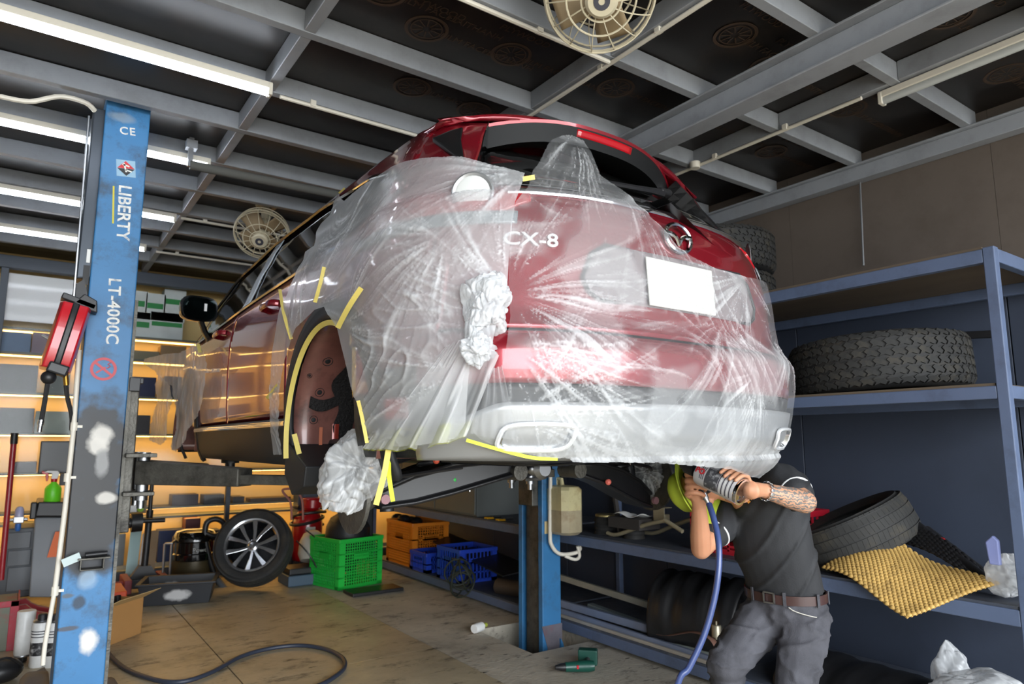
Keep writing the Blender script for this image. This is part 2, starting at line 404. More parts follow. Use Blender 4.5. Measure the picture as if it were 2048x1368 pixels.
b = MB(); b.bx((.08, 3.86, 0), (.52, 4.35, .02)); b.build('base_plate', m_grease, post, world=True)
yf = ly0 - .0012
def on_post(u, v): return at(u, v, Y=yf)
def ptext(body, u, v, size, sx=1.0, sp=1.0, nm='lettering', lab=None, bold=.0015):
    c = on_post(u, v); M = frame(c, (.035, 0, -1), (1, 0, .035))     # reads downwards
    o = text_mb(body, size, M, .0006, sx=sx, spacing=sp, bold=bold).build(nm, m_decal, post, world=True)
    if lab: o['label'] = lab
c = on_post(255, 263); text_mb('CE', .058, frame(c, (1, 0, .12), (0, 0, 1)), .0006, bold=.001, spacing=1.15).build('ce_mark', m_decal, post, world=True)
ptext('LIBERTY', 247, 425, .082, 1.0, 1.0, lab='worn white brand lettering running down the post')
ptext('LT-4000C', 226, 622, .078, 1.02, 1.05, lab='worn white model lettering running down the post')
# diamond badge on a pale rectangle
c = on_post(252, 337)
M = frame(c, (1, 0, .1), (0, 0, 1))
b = MB(M); b.box((0, 0, -.0004), (.088, .090, .0008)); bg_ = b.build('badge_ground', mat('pale_blue_decal', (150, 186, 210), .6), post, world=True)
b = MB(M); b.prism([(-.04, 0), (0, .04), (.04, 0)], .0006, .0012); b.build('badge_red', mat('red_decal', (206, 44, 50), .5), post, world=True)
b = MB(M); b.prism([(-.04, -.002), (0, -.040), (.04, -.002), (0, -.001)], .0006, .0012); b.build('badge_black', m_dark, post, world=True)
b = MB(M); b.box((-.004, .004, .0014), (.008, .05, .0008), (0, 0, .2)); b.box((.0, .016, .0014), (.034, .008, .0008), (0, 0, -.3)); b.box((.012, -.012, .0014), (.03, .007, .0008), (0, 0, -.3)); b.build('badge_mark', m_decal, post, world=True)
c = on_post(232, 410); b = MB(frame(c, (.06, 0, -1), (1, 0, 0))); b.box((0, -.012, 0), (.20, .008, .0008)); b.build('yellow_line', mat('yellow_decal', (214, 200, 60), .6), post, world=True)
# no smoking sign
c = on_post(207, 738); M = frame(c, (1, 0, .05), (0, 0, 1)); m_nos = mat('faded_red_decal', (206, 96, 104), .6)
b = MB(M); b.lathe([(.045, 0), (.058, 0), (.058, .001), (.045, .001)], 36, closed=True); b.box((0, 0, .0007), (.10, .012, .0012), (0, 0, R(-42)))
b.box((-.012, -.006, .0006), (.05, .009, .001), (0, 0, R(35))); b.tube([(.014, .004, .0006), (.03, .014, .0006), (.018, .024, .0006), (.032, .034, .0006)], .003, 5); b.build('no_smoking_sign', m_nos, post, world=True)
# slot tray with a tool and a paper tag
t0 = at(182, 1128, Y=ly0); b = MB(); b.bx((t0.x - .05, ly0 - .07, t0.z - .02), (t0.x + .05, ly0, t0.z - .014)); b.bx((t0.x - .05, ly0 - .07, t0.z - .02), (t0.x - .044, ly0, t0.z + .03)); b.bx((t0.x + .044, ly0 - .07, t0.z - .02), (t0.x + .05, ly0, t0.z + .03)); b.bx((t0.x - .06, ly0 - .075, t0.z + .03), (t0.x + .075, ly0, t0.z + .038)); b.build('tool_tray', m_grease, post, world=True, bevel=.002)
b = MB(); b.tube([(t0.x - .03, ly0 - .05, t0.z + .05), (t0.x + .06, ly0 - .045, t0.z + .052)], .012, 10); o = b.build('ratchet_tool', m_black, smooth=True); tag(o, 'small black ratchet lying on the post tray', 'tool')
b = MB(); b.box((t0.x - .085, ly0 - .055, t0.z + .035), (.075, .004, .04), (R(15), R(-22), 0)); o = b.build('paper_tag', mat('pale_paper', (206, 222, 222), .8)); tag(o, 'pale paper tag sticking out of the post tray', 'tag')
# carriage and arms of the left post
def arm_set(parent, sgn, xp, zc, y0, pads):
    b = MB(); b.bx((xp - .07 * sgn, ly0 + .05, zc - .30), (xp + .06 * sgn, ly1 - .05, zc + .45)); b.build('carriage', m_grease, parent, world=True, bevel=.006)
    for (yy, tip, w_) in pads:
        root = Vector((xp + .10 * sgn, yy, zc)); tip = Vector(tip)
        d = (tip - root); d.z = 0; L = d.length; M = frame(root, d, (0, 0, 1))
        # box arm, tapering, with inner slider and pad
        b = MB(M)
        for (a0, a1, h0, h1, wd) in [(0, L * .62, .12, .085, w_)]:
            b._add([(a0, -h0 / 2, -wd / 2), (a0, h0 / 2, -wd / 2), (a0, h0 / 2, wd / 2), (a0, -h0 / 2, wd / 2), (a1, -h0 / 2 , -wd / 2), (a1, h1 - h0 / 2, -wd / 2), (a1, h1 - h0 / 2, wd / 2), (a1, -h0 / 2, wd / 2)], [(0, 1, 2, 3), (7, 6, 5, 4), (0, 4, 5, 1), (1, 5, 6, 2), (2, 6, 7, 3), (3, 7, 4, 0)])
        ar = b.build('lift_arm', m_grease, parent, world=True, bevel=.006)
        b = MB(M); b.bx((L * .5, -.05, -w_ * .36), (L, -.005, w_ * .36)); b.build('arm_slider', m_grease, ar, world=True, bevel=.004)
        b = MB(M); b.lathe([(.001, .05), (.05, .05), (.055, .04), (.055, .02), (.03, .02), (.03, -.03), (.001, -.03)], 20, (L - .04, .0, 0), (R(-90), 0, 0)); b.build('lift_pad', m_black, ar, world=True, smooth=40)
        b = MB(); b.tube([root + Vector((0, 0, -.14)), root + Vector((0, 0, .10))], .03, 14); b.tube([root + Vector((0, 0, -.18)), root + Vector((0, 0, -.14))], .018, 10); b.build('arm_pin', m_zinc, ar, world=True, smooth=40)
        for dz in (.085, -.105):
            b = MB(); b.bx((root.x - .09, yy - .07, zc + dz - .01), (root.x + .05, yy + .07, zc + dz + .01)); b.build('arm_bracket', m_grease, ar, world=True, bevel=.003)
ZA = 1.215
arm_set(post, 1, .40, ZA, 0, [(3.99, (1.12, 3.22, ZA), .11), (4.22, (1.12, 4.75, ZA), .11)])
b = MB(); b.bx((.40, 3.985, .05), (.416, 3.998, 2.10)); b.build('edge_rail', m_grease, post, world=True)
b = MB(); b.box((.43, 4.0, 1.66), (.05, .05, .07)); b.box((.455, 4.0, 1.68), (.03, .04, .03)); b.build('stop_block', m_black, post, world=True, bevel=.003)
# ---- right post beyond the car, standing in its pit
rx0, rx1 = 3.05, 3.215
post2 = thing('lift_post', 'far blue lift post standing in a pit behind the car', 'lift post', (3.13, 4.11, -.28))
post_shell(post2, rx0, rx1, 3.97, 4.26, -.27, 3.18, -1, m_lift2)
b = MB(); b.bx((2.98, 3.88, -.30), (3.30, 4.36, -.27)); b.build('base_plate', m_grease, post2, world=True)
b = MB(); b.prism([(rx1 - .02, -.27), (rx1 + .07, -.27), (rx1 + .0, -.03), (rx1 - .02, .0)], 3.95, 3.968, 'y'); b.build('gusset', m_lift2, post2, world=True)
b = MB(); b.bx((rx0 + .03, 4.02, -.2), (rx0 + .06, 4.20, 3.1)); b.build('slide_channel', m_grease, post2, world=True)
b = MB(); b.prism([(3.04, .1), (3.22, .1), (3.22, .0), (3.215, -.24), (3.06, -.24), (3.09, -.05)], 3.9665, 3.9685, 'y'); b.build('worn_patch', mat('worn_grey_red', (96, 92, 100), .7, 0, var=.3, vscale=9, dirt=(130, 60, 70), dscale=6, damt=.8), post2, world=True)
arm_set(post2, -1, 3.06, ZA, 0, [(3.99, (2.52, 3.22, ZA), .11), (4.22, (2.52, 4.75, ZA), .11)])
b = MB(); b.box((3.05, 4.08, 1.19), (.12, .12, .10)); b.tube([(3.02, 4.0, 1.18), (3.02, 4.0, 1.11)], .03, 10); b.build('arm_joint', m_grease, post2, world=True, bevel=.004)
for (u, v, w_, h_) in [(1093, 1055, .02, .06)]:
    c = at(u, v, Y=3.968); b = MB(); b.box((c.x, 3.9675, c.z), (.035, .002, .085)); b.build('warning_label', mat('faded_label', (196, 176, 130), .7), post2, world=True)
# overhead cut-off bar with its padded tube and bracket
ob = thing('cut_off_bar', 'grey padded height cut-off bar hanging under the joists', 'lift bar', (.75, 4.35, 2.95))
pA, pB = at(380, 330, Y=4.30), at(700, 395, Y=4.30)
b = MB(); b.tube([pA, pB], .028, 12); b.build('padded_tube', mat('dusty_foam', (92, 92, 88), .9), ob, world=True, smooth=40)
b = MB(); b.bx((pA.x - .015, pA.y - .012, pA.z - .01), (pA.x + .012, pA.y + .012, pA.z + .17)); b.build('hanger', m_zinc, ob, world=True)
b = MB(); b.bx((pA.x - .03, pA.y - .03, pA.z + .15), (pA.x + .03, pA.y + .03, ZJ)); b.build('hanger_box', m_joist, ob, world=True)
# ---- dark cable column and red hose reel left of the near post
uc = thing('cable_column', 'dark grey steel cable column beside the near lift post', 'cable column', (.06, 4.05, 1.95))
tp, bt = at(192, 232, Y=4.05), at(160, 600, Y=4.05)
b = MB()
q0 = [(at(u, 232, Y=4.05)) for u in (185, 214)]; q1 = [at(u, 560, Y=4.05) for u in (150, 182)]
b.loft([[Vector((q1[0].x, 4.0, q1[0].z)), Vector((q1[1].x, 4.0, q1[1].z)), Vector((q1[1].x, 4.14, q1[1].z)), Vector((q1[0].x, 4.14, q1[0].z))], [Vector((q0[0].x, 4.0, ZJ - .01)), Vector((q0[1].x, 4.0, ZJ - .01)), Vector((q0[1].x, 4.14, ZJ - .01)), Vector((q0[0].x, 4.14, ZJ - .01))]])
b.build('trunking', mat('dark_steel', (74, 80, 88), .35, .5, var=.1), uc, world=True, bevel=.008)
b = MB(); b.tube([at(147, 600, Y=3.98), at(178, 232, Y=3.98)], .006, 6); b.build('edge_tube', m_zinc, uc, world=True)
c = at(177, 512, Y=3.995); b = MB(); b.box(c, (.016, .004, .07)); b.build('maker_label', mat('white_paper', (235, 235, 232), .8), uc, world=True)
c = at(172, 550, Y=3.995); b = MB(); b.box(c, (.026, .004, .10)); b.build('vent', m_dark, uc, world=True)
b = MB(); br = [at(140, 600, Y=4.02), at(178, 612, Y=4.02), at(168, 560, Y=4.02), at(152, 570, Y=4.02)]
b.loft([[p + Vector((0, -.03, 0)) for p in br], [p + Vector((0, .05, 0)) for p in br]]); b.build('bracket', m_black, uc, world=True)
hr = thing('hose_reel', 'red and black retractable hose reel hanging beside the near post', 'hose reel', at(128, 678, Y=4.0))
m_redp = mat('red_plastic', (196, 30, 42), .28, 0, coat=.5)
cT, cB = at(151, 615, Y=3.96), at(109, 742, Y=3.96)
axd = (cB - cT).normalized(); sid = Vector((1, 0, 0)); sid = (sid - axd * sid.dot(axd)).normalized()
def capsule(w, dpt, L0, L1, m, nm, off):
    rings = []
    for k in range(13):
        t = L0 + (L1 - L0) * k / 12; c = cT.lerp(cB, t); f = 1 - .18 * abs(2 * t - 1) ** 3
        rings.append([c + sid * w * sx + Vector((0, -1, 0)) * (dpt * f * sy + off) for sx, sy in ((-1, -.7), (-1, .6), (-.8, .95), (.8, .95), (1, .6), (1, -.7))])
    b = MB(); b.loft(rings); return b.build(nm, m, hr, world=True, smooth=40, bevel=.006)
capsule(.066, .14, 0, 1, m_redp, 'shell', 0); capsule(.018, .145, -.01, 1.0, m_black, 'middle_band', .002)
b = MB(); b.box(cB + Vector((.01, -.10, -.0)), (.085, .08, .05), (0, R(18), 0)); b.build('hose_mouth', m_black, hr, world=True, bevel=.008)
b = MB(); b.box(cT + Vector((.01, -.02, .02)), (.15, .12, .03), (0, R(18), 0)); b.prism([(-.02, 0), (.09, -.03), (.085, .03), (.03, .06)], -.06, .03, 'y', cT + Vector((.0, -.02, .0))); b.build('mount', m_black, hr, world=True, bevel=.005)
b = MB(); pc = at(97, 755, Y=3.86); b.sphere(pc, .032, 16, 10); b.build('stop_ball', m_black, hr, world=True, smooth=True)
b = MB(); b.tube([pc, at(90, 800, Y=3.86), at(83, 840, Y=3.86)], .010, 8); b.build('hose', m_black, hr, world=True, smooth=True)
b = MB(); b.tube([at(83, 840, Y=3.86), at(81, 850, Y=3.86)], .013, 10); b.tube([at(81, 850, Y=3.86), at(79, 864, Y=3.86)], .010, 10); b.build('coupling', m_chrome, hr, world=True, smooth=40)
b = MB(); b.tube(smoothpath([at(130, 745, Y=3.95), at(134, 790, Y=3.96), at(143, 830, Y=3.97), at(143, 860, Y=4.0)], 5), .010, 8); b.build('supply_hose', m_black, hr, world=True, smooth=True)
b = MB(); b.tube([at(131, 748, Y=3.94), at(133, 770, Y=3.95)], .012, 10); b.build('brass_joint', mat('brass', (190, 150, 70), .3, 1.0), hr, world=True, smooth=True)
b = MB(); b.tube([at(84, 670, Y=3.98), at(98, 678, Y=3.98)], .007, 8); b.build('side_nipple', m_zinc, hr, world=True)
# white conduit down the post
wc = thing('conduit_pipe', 'white plastic conduit running down beside the near lift post', 'pipe', at(95, 1300, Y=4.0))
b = MB(); b.tube([at(158, 700, Y=3.97), at(148, 850, Y=3.97), at(130, 1020, Y=3.97), at(110, 1180, Y=3.97)], .0115, 10); b.build('upper_run', m_pvc, wc, world=True, smooth=True)
b = MB(); b.tube(smoothpath([at(110, 1178, Y=3.97), at(100, 1235, Y=3.97), at(90, 1290, Y=3.97), at(86, 1330, Y=3.97)], 4), .010, 10); b.build('lower_run', m_pvc, wc, world=True, smooth=True)
for (u, v) in [(148, 853), (135, 955), (110, 1182)]:
    p = at(u, v, Y=3.97); b = MB(); b.tube([p + Vector((0, 0, -.02)), p + Vector((0, 0, .02))], .0155, 10); b.bx((p.x, p.y - .006, p.z - .006), (p.x + .035, p.y + .006, p.z + .006)); b.build('pipe_clip', m_pvc, wc, world=True)
# ================================================================== the car on the lift
CX, CY, CZ = 1.82, 1.50, 1.03
car = thing('car', 'dark red sport utility vehicle raised on the blue two-post lift', 'car', (CX, CY, CZ))
m_red = mat('red_metallic_paint', raw=(0.25, 0.008, 0.018), rough=0.25, metal=0.45, coat=1.0)
m_glass = mat('dark_tinted_glass', (26, 26, 25), 0.04, 0, coat=0.6)
m_gloss = mat('gloss_black', (12, 12, 13), 0.12, 0, coat=0.5)
m_clad = mat('black_cladding', (34, 35, 37), 0.55, 0, bump=0.08, bscale=300)
m_silver = mat('silver_trim', (176, 178, 180), 0.3, 0.6)
m_lens = mat('red_lens', (176, 20, 30), 0.1, 0, coat=1.0)
m_greylens = mat('smoked_lens', (120, 128, 132), 0.15, 0, coat=1.0)
m_pillar = mat('pillar_film', (176, 186, 196), 0.25, 0, coat=0.6)

ZW = [.20, .30, .40, .55, .75, .90, 1.0, 1.07, 1.15, 1.25, 1.40, 1.52, 1.58, 1.63, 1.68]
WW = [.84, .885, .905, .915, .920, .915, .900, .878, .835, .800, .735, .675, .635, .56, .40]
ZY = [.20, .28, .36, .45, .55, .62, .68, .72, .85, .95, 1.03, 1.10, 1.16, 1.22, 1.40, 1.58, 1.66, 1.70]
YY = [.20, .10, .04, .015, .0, .0, .035, .05, .06, .065, .08, .105, .15, .19, .335, .475, .56, .70]
ZN = [.2, .6, .75, 1.1, 1.3, 1.7]
NN = [3.2, 3.2, 2.9, 2.7, 2.6, 2.6]
def Wz(z): return interp(z, ZW, WW)
def Yr(z): return interp(z, ZY, YY)
def Nz(z): return interp(z, ZN, NN)
def plan(y): return interp(y, [0, 1.3, 2.6, 3.6, 4.3, 4.7, 4.9], [1, 1, 1.0, .985, .95, .86, .5])
def Q(side, y, z):
    """point on the body side at station y"""
    w = Wz(z)
    if y >= .8: x = w * plan(y)
    else:
        yr = Yr(z); k = min(1, max(0, (.8 - y) / (.8 - yr))); n = Nz(z); x = w * max(0, 1 - k ** n) ** (1 / n)
    return Vector((side * x, y, z))
_tab = {}
def outline(z):
    k = round(z * 400)
    if k in _tab: return _tab[k]
    w, yr, n = Wz(z), Yr(z), Nz(z); pts = []
    for i in range(81):
        p = i / 80 * math.pi / 2
        pts.append((w * math.sin(p) ** (2 / n), .8 - (.8 - yr) * math.cos(p) ** (2 / n)))
    L = [0]
    for i in range(80): L.append(L[-1] + math.hypot(pts[i + 1][0] - pts[i][0], pts[i + 1][1] - pts[i][1]))
    _tab[k] = (pts, L); return _tab[k]
def P(s, z):
    """body surface: |s| 0..1 runs from the middle of the tail round the corner to y=0.8, then along the side"""
    a = abs(s); sg = 1 if s >= 0 else -1
    if a >= 1:
        y = .8 + (a - 1); return Vector((sg * Wz(z) * plan(y), y, z))
    pts, L = outline(z); t = a * L[-1]
    lo, hi = 0, 80
    while hi - lo > 1:
        m = (lo + hi) // 2
        if L[m] <= t: lo = m
        else: hi = m
    f = (t - L[lo]) / max(1e-9, L[lo + 1] - L[lo])
    return Vector((sg * (pts[lo][0] + (pts[lo + 1][0] - pts[lo][0]) * f), pts[lo][1] + (pts[lo + 1][1] - pts[lo][1]) * f, z))
def Nrm(s, z):
    e = .012
    n = (P(s + e, z) - P(s - e, z)).cross(P(s, z + e) - P(s, z - e))
    return n.normalized()
def S_of(side, y, z):
    """s for a station y < 0.8"""
    if y >= .8: return side * (y + .2)
    pts, L = outline(z)
    for i in range(80):
        if pts[i + 1][1] >= y:
            f = (y - pts[i][1]) / max(1e-9, pts[i + 1][1] - pts[i][1]); return side * (L[i] + f * (L[i + 1] - L[i])) / L[-1]
    return side
val = lambda f, x: f(x) if callable(f) else f
def patch(name, m, S0, S1, lo, hi, nu=30, nv=12, d=0.0, parent=None, solid=.004, smooth=True, bevel=0):
    def fn(u, v):
        s = S0 + (S1 - S0) * u; z0 = val(lo, s); z1 = val(hi, s); z = z0 + (z1 - z0) * v
        return P(s, z) + Nrm(s, z) * d
    b = MB(); b.grid(fn, nu, nv)
    return b.build(name, m, parent or car, smooth='all', solid=solid, bevel=bevel)
def ypatch(name, m, side, y0, y1, lo, hi, nu=30, nv=12, d=0.0, parent=None, solid=.004):
    def fn(u, v):
        y = y0 + (y1 - y0) * u; z0 = val(lo, y); z1 = val(hi, y); z = z0 + (z1 - z0) * v
        p = Q(side, y, z); p.x += side * d; return p
    b = MB(); b.grid(fn, nu, nv)
    return b.build(name, m, parent or car, smooth='all', solid=solid)

SIG = 1.45
def sig(s): return s * SIG if abs(s) <= 1 else math.copysign(SIG + abs(s) - 1, s)
def unsig(q): return q / SIG if abs(q) <= SIG else math.copysign(1 + abs(q) - SIG, q)
CO = Vector((CX, CY, CZ))
_grid = []; SHEETQ = []
def sz(u, v):
    """(s, z) of the body point that faces the camera at pixel (u, v)"""
    if not _grid:
        for i in range(-130, 61):
            for j in range(0, 58):
                s = i * .02 if i > -60 else -1.2 + (i + 60) * .03; z = .2 + j * .025
                p = P(s, z) + CO
                if Nrm(s, z).dot(CAM - p) > 0: _grid.append((proj(p), s, z))
    best = min(_grid, key=lambda g: (g[0][0] - u) ** 2 + (g[0][1] - v) ** 2)
    s, z = best[1], best[2]
    for _ in range(6):
        a = proj(P(s, z) + CO); e = .004
        b1 = proj(P(s + e, z) + CO); b2 = proj(P(s, z + e) + CO)
        j11, j21, j12, j22 = (b1[0] - a[0]) / e, (b1[1] - a[1]) / e, (b2[0] - a[0]) / e, (b2[1] - a[1]) / e
        det = j11 * j22 - j12 * j21
        if abs(det) < 1e3: break
        dx, dy = u - a[0], v - a[1]
        ds = (dx * j22 - dy * j12) / det; dz = (dy * j11 - dx * j21) / det
        s += max(-.05, min(.05, ds)); z += max(-.05, min(.05, dz))
    return s, z
def poly2d(poly, res, jitter=.25, seed=1):
    """points and triangles filling a 2D polygon"""
    rn = random.Random(seed); pts = []
    n = len(poly)
    for i in range(n):
        a = Vector(poly[i]); b_ = Vector(poly[(i + 1) % n]); k = max(1, int((b_ - a).length / res))
        for q in range(k): pts.append(a + (b_ - a) * (q / k))
    nb = len(pts)
    x0 = min(p.x for p in pts); x1 = max(p.x for p in pts); y0 = min(p.y for p in pts); y1 = max(p.y for p in pts)
    y = y0; row = 0; bd = [(p.x, p.y) for p in pts]
    while y < y1:
        # scanline inside test
        xsn = []
        for i in range(nb):
            ax, ay = bd[i]; bx_, by = bd[(i + 1) % nb]
            if (ay > y) != (by > y): xsn.append(ax + (y - ay) / (by - ay) * (bx_ - ax))
        xsn.sort()
        for q in range(0, len(xsn) - 1, 2):
            x = xsn[q] + res * (.6 if row % 2 else .9)
            while x < xsn[q + 1] - res * .5:
                pts.append(Vector((x + rn.uniform(-1, 1) * res * jitter, y + rn.uniform(-1, 1) * res * jitter))); x += res
        y += res * .87; row += 1
    r = delaunay_2d_cdt([Vector((p.x, p.y)) for p in pts], [], [list(range(nb))], 1, 1e-6)
    return r[0], r[2]
def surf_poly(name, m, poly, res=.02, d=.004, parent=None, solid=.003, smooth='all', world=False, px=True):
    """a sheet that follows the body, its outline given as pixels or (s, z)"""
    pl_ = [sz(*p) if px else p for p in poly]
    vs, fs = poly2d([(sig(s), z) for s, z in pl_], res)
    b = MB()
    for q in vs:
        s = unsig(q.x); z = q.y; b.v.append(P(s, z) + Nrm(s, z) * (d(q.x, z) if callable(d) else d))
    b.f = [tuple(f) for f in fs]; b.mi = [0] * len(b.f); SHEETQ[:] = [vs]
    return b.build(name, m, parent or car, smooth=smooth, solid=solid)
YW, YWF, ZWH, RA = 1.0, 3.93, .37, .43
def arch(y, r=RA):
    for yc in (YW, YWF):
        if abs(y - yc) < r: return ZWH + math.sqrt(r * r - (y - yc) ** 2)
    return 0
def zroof(y): return interp(y, [.45, .9, 1.5, 2.2, 2.9, 3.4, 4.3], [1.585, 1.63, 1.67, 1.685, 1.67, 1.605, 1.02])
def zedge(y): return zroof(y) - .105
def belt(y): return interp(y, [.5, 1.0, 2.0, 3.0, 3.8, 4.3], [1.15, 1.115, 1.085, 1.05, 1.02, 1.0])
SILL = .44

for side in (-1, 1):
    sd = side
    # side panels, with gaps for the seams
    lowq = lambda y: max(SILL if y > 1.3 else .34, arch(y, RA + .02))
    q = ypatch('quarter_panel', m_red, sd, .30, 1.50, lambda y: max(.66 if y < .58 else .44, arch(y, RA + .02)), belt, 60, 14)
    ypatch('rear_door', m_red, sd, 1.506, 2.575, lambda y: max(SILL, arch(y, RA + .03)), belt, 40, 14)
    fd = ypatch('front_door', m_red, sd, 2.583, 3.68, SILL, belt, 40, 14)
    ypatch('front_fender', m_red, sd, 3.688, 4.72, lambda y: max(SILL, arch(y, RA + .02)), belt, 60, 12)
    # upper body between windows and roof
    def wtop(y): return interp(y, [.62, .8, 1.1, 1.8, 2.6, 3.3, 4.2], [1.25, 1.36, 1.43, 1.515, 1.525, 1.48, 1.01])
    def wbot(y): return interp(y, [.62, .75, 1.0], [1.235, 1.17, belt(1.0) + .012]) if y < 1.0 else belt(y) + .012
    ypatch('roof_rail', m_red, sd, .64, 4.05, wtop, lambda y: max(wtop(y) + .01, zedge(y)), 70, 6, d=.002)
    patch('pillar', m_red, sd * .60, sd * .965, 1.15, lambda s: interp(abs(s), [.6, .965], [1.50, 1.52]), 24, 16, d=.001)
    ypatch('pillar_base', m_red, sd, .63, 1.02, belt, wbot, 14, 3, d=.001)
    # glass
    ypatch('quarter_window', m_glass, sd, .635, 1.52, wbot, lambda y: wtop(y) - .012, 30, 8, d=-.006)
    ypatch('rear_door_window', m_glass, sd, 1.56, 2.50, wbot, lambda y: wtop(y) - .012, 24, 8, d=-.006)
    ypatch('front_door_window', m_glass, sd, 2.60, 3.78, wbot, lambda y: max(wbot(y), wtop(y) - .012), 24, 8, d=-.006)
    ypatch('centre_pillar', m_pillar, sd, 2.46, 2.62, wbot, lambda y: wtop(y) - .005, 6, 10, d=.003)
    ypatch('door_pillar', m_gloss, sd, 1.515, 1.565, wbot, lambda y: wtop(y) - .005, 4, 10, d=.002)
    # chrome lines
    b = MB(); b.tube([Q(sd, y, wbot(y) + .002) + Vector((sd * .006, 0, 0)) for y in [.63 + i * .0775 for i in range(42)]], .009, 6); b.build('window_trim', m_chrome, car, smooth=True)
    b = MB(); b.tube([Q(sd, y, wtop(y)) + Vector((sd * .006, 0, 0)) for y in [.63 + i * .07 for i in range(46)]], .011, 6); b.build('window_surround', m_gloss, car, smooth=True)
    b = MB(); b.tube([Q(sd, y, wtop(y) - .004) + Vector((sd * .012, 0, 0)) for y in [.63 + i * .05 for i in range(14)]], .006, 6); b.build('chrome_edge', m_chrome, car, smooth=True)
    # sill cladding and bright strip
    ypatch('sill_cladding', m_clad, sd, 1.44, 3.50, .235, SILL - .004, 30, 6, d=.012)
    b = MB(); b.tube([Q(sd, y, .415) + Vector((sd * .018, 0, 0)) for y in [1.47 + i * .1 for i in range(21)]], .011, 6, flat=(.6, 1.2)); b.build('sill_strip', m_chrome, car, smooth=True)
    # arch cladding bands
    for yc in (YW, YWF):
        def band(u, v, yc=yc):
            a = -.35 + u * (math.pi + .70); r = RA - .005 + v * .075
            y = yc - math.cos(a) * r; z = ZWH + math.sin(a) * r
            p = Q(sd, y, max(.21, z)); p.x += sd * .014; return p
        b = MB(); b.grid(band, 48, 3); b.build('arch_cladding', m_clad, car, smooth='all', solid=.02)
    # door handles
    for y in (1.72, 2.78):
        h = MB(); h.tube(smoothpath([Q(sd, y, .985) + Vector((sd * .0, 0, 0)), Q(sd, y + .03, .987) + Vector((sd * .035, 0, 0)), Q(sd, y + .17, .985) + Vector((sd * .035, 0, 0)), Q(sd, y + .20, .983)], 5), .014, 8, flat=(.8, 1.2)); h.build('door_handle', m_red, car, smooth=True)
    # mirror
    mh = MB(Matrix.Translation((sd * .965, 3.28, 1.205)) @ Matrix.Rotation(sd * R(-8), 4, 'Z'))
    rings = []
    for k in range(9):
        t = k / 8; y = t * .17; f = math.sqrt(max(0.02, 1 - t ** 2.2))
        rings.append([Vector((sd * (.116 * f * (abs(math.cos(a)) ** .6) * (1 if math.cos(a) > 0 else -1)), y, .084 * f * (abs(math.sin(a)) ** .6) * (1 if math.sin(a) > 0 else -1))) for a in [2 * math.pi * i / 24 for i in range(24)]])
    mh.loft(rings); o = mh.build('mirror_housing', m_gloss, car, smooth=40)
    g_ = MB(Matrix.Translation((sd * .965, 3.278, 1.205)) @ Matrix.Rotation(sd * R(-8), 4, 'Z'))
    g_.prism([(.104 * (abs(math.cos(a)) ** .6) * (1 if math.cos(a) > 0 else -1), .072 * (abs(math.sin(a)) ** .6) * (1 if math.sin(a) > 0 else -1)) for a in [2 * math.pi * i / 24 for i in range(24)]], -.003, .0, 'y'); g_.build('mirror_glass', mat('mirror_glass', (30, 40, 40), .02, .9), o)
    s_ = MB(Matrix.Translation((sd * .965, 3.272, 1.205))); s_.box((sd * -.035, 0, .01), (.017, .002, .05)); s_.build('sticker', mat('white_paper', (235, 235, 232), .8), o)
    s_ = MB(); s_.tube([(sd * .94, 3.36, 1.14), (sd * .91, 3.37, 1.07), (sd * .86, 3.38, 1.0)], [.03, .032, .04], 8, flat=(.6, 1.3)); s_.build('mirror_foot', m_gloss, o, smooth=True)
    # wheel house: inner barrel and inner wall
    m_wh = MATS.get('wheel_house_paint') or mat('wheel_house_paint', (128, 84, 76), .35, .1, var=.3, vscale=6, dirt=(60, 40, 40), dscale=5, damt=.8, coat=.5)
    for yc in (YW, YWF):
        b = MB()
        b.grid(lambda u, v: Vector((sd * (.90 - v * .36), yc - math.cos(-.2 + u * (math.pi + .4)) * (RA + .015), max(.2, ZWH + math.sin(-.2 + u * (math.pi + .4)) * (RA + .015)))), 36, 4)
        b.grid(lambda u, v: Vector((sd * .545, yc - math.cos(-.2 + u * (math.pi + .4)) * (RA + .015) * max(.02, v), max(.2, ZWH + math.sin(-.2 + u * (math.pi + .4)) * (RA + .015) * max(.02, v)))), 36, 6)
        wh = b.build('wheel_house', m_wh, car, smooth=50, solid=.006)
        if yc == YW:
            def br_(x, al, off=0): al = R(al); q_ = RA + .013 - off; return Vector((sd * x, yc + math.cos(al) * q_, ZWH + math.sin(al) * q_))
            for (x, al, r) in [(.80, 44, .024), (.80, 24, .022), (.81, 8, .020), (.86, 34, .012), (.64, 30, .014), (.68, -8, .03)]:
                n_ = (Vector((0, yc, ZWH)) - Vector((0, yc + math.cos(R(al)), ZWH + math.sin(R(al))))).normalized()
                c = MB(frame(br_(x, al), (1, 0, 0), n_.cross(Vector((1, 0, 0))))); c.lathe([(0.001, .008), (r * .45, .007), (r * .55, .003), (r * .8, .003), (r * .9, .008), (r, .0)], 16); c.build('grommet', m_clad, wh, smooth=True)
            c = MB(); c.grid(lambda u, v: br_(.60 + .05 * math.sin(u * 3) + .09 * v + .02 * math.sin(u * 17), -5 + 75 * u, .014), 24, 4); c.grid(lambda u, v: br_(.60 + .24 * u, 16 + 7 * v + 3 * math.sin(u * 6), .014), 12, 3); c.build('sound_deadener', mat('black_sealer', (22, 20, 21), .75, 0, bump=.9, bscale=90), wh, smooth='all')
            c = MB(); c.grid(lambda u, v: br_(.69 + .035 * v, -16 + 22 * u, .016 - .02 * (v - .5) ** 2), 10, 4); c.build('body_stiffener', mat('red_lit_paint', (150, 56, 44), .3, .2, coat=.5), wh, smooth='all')
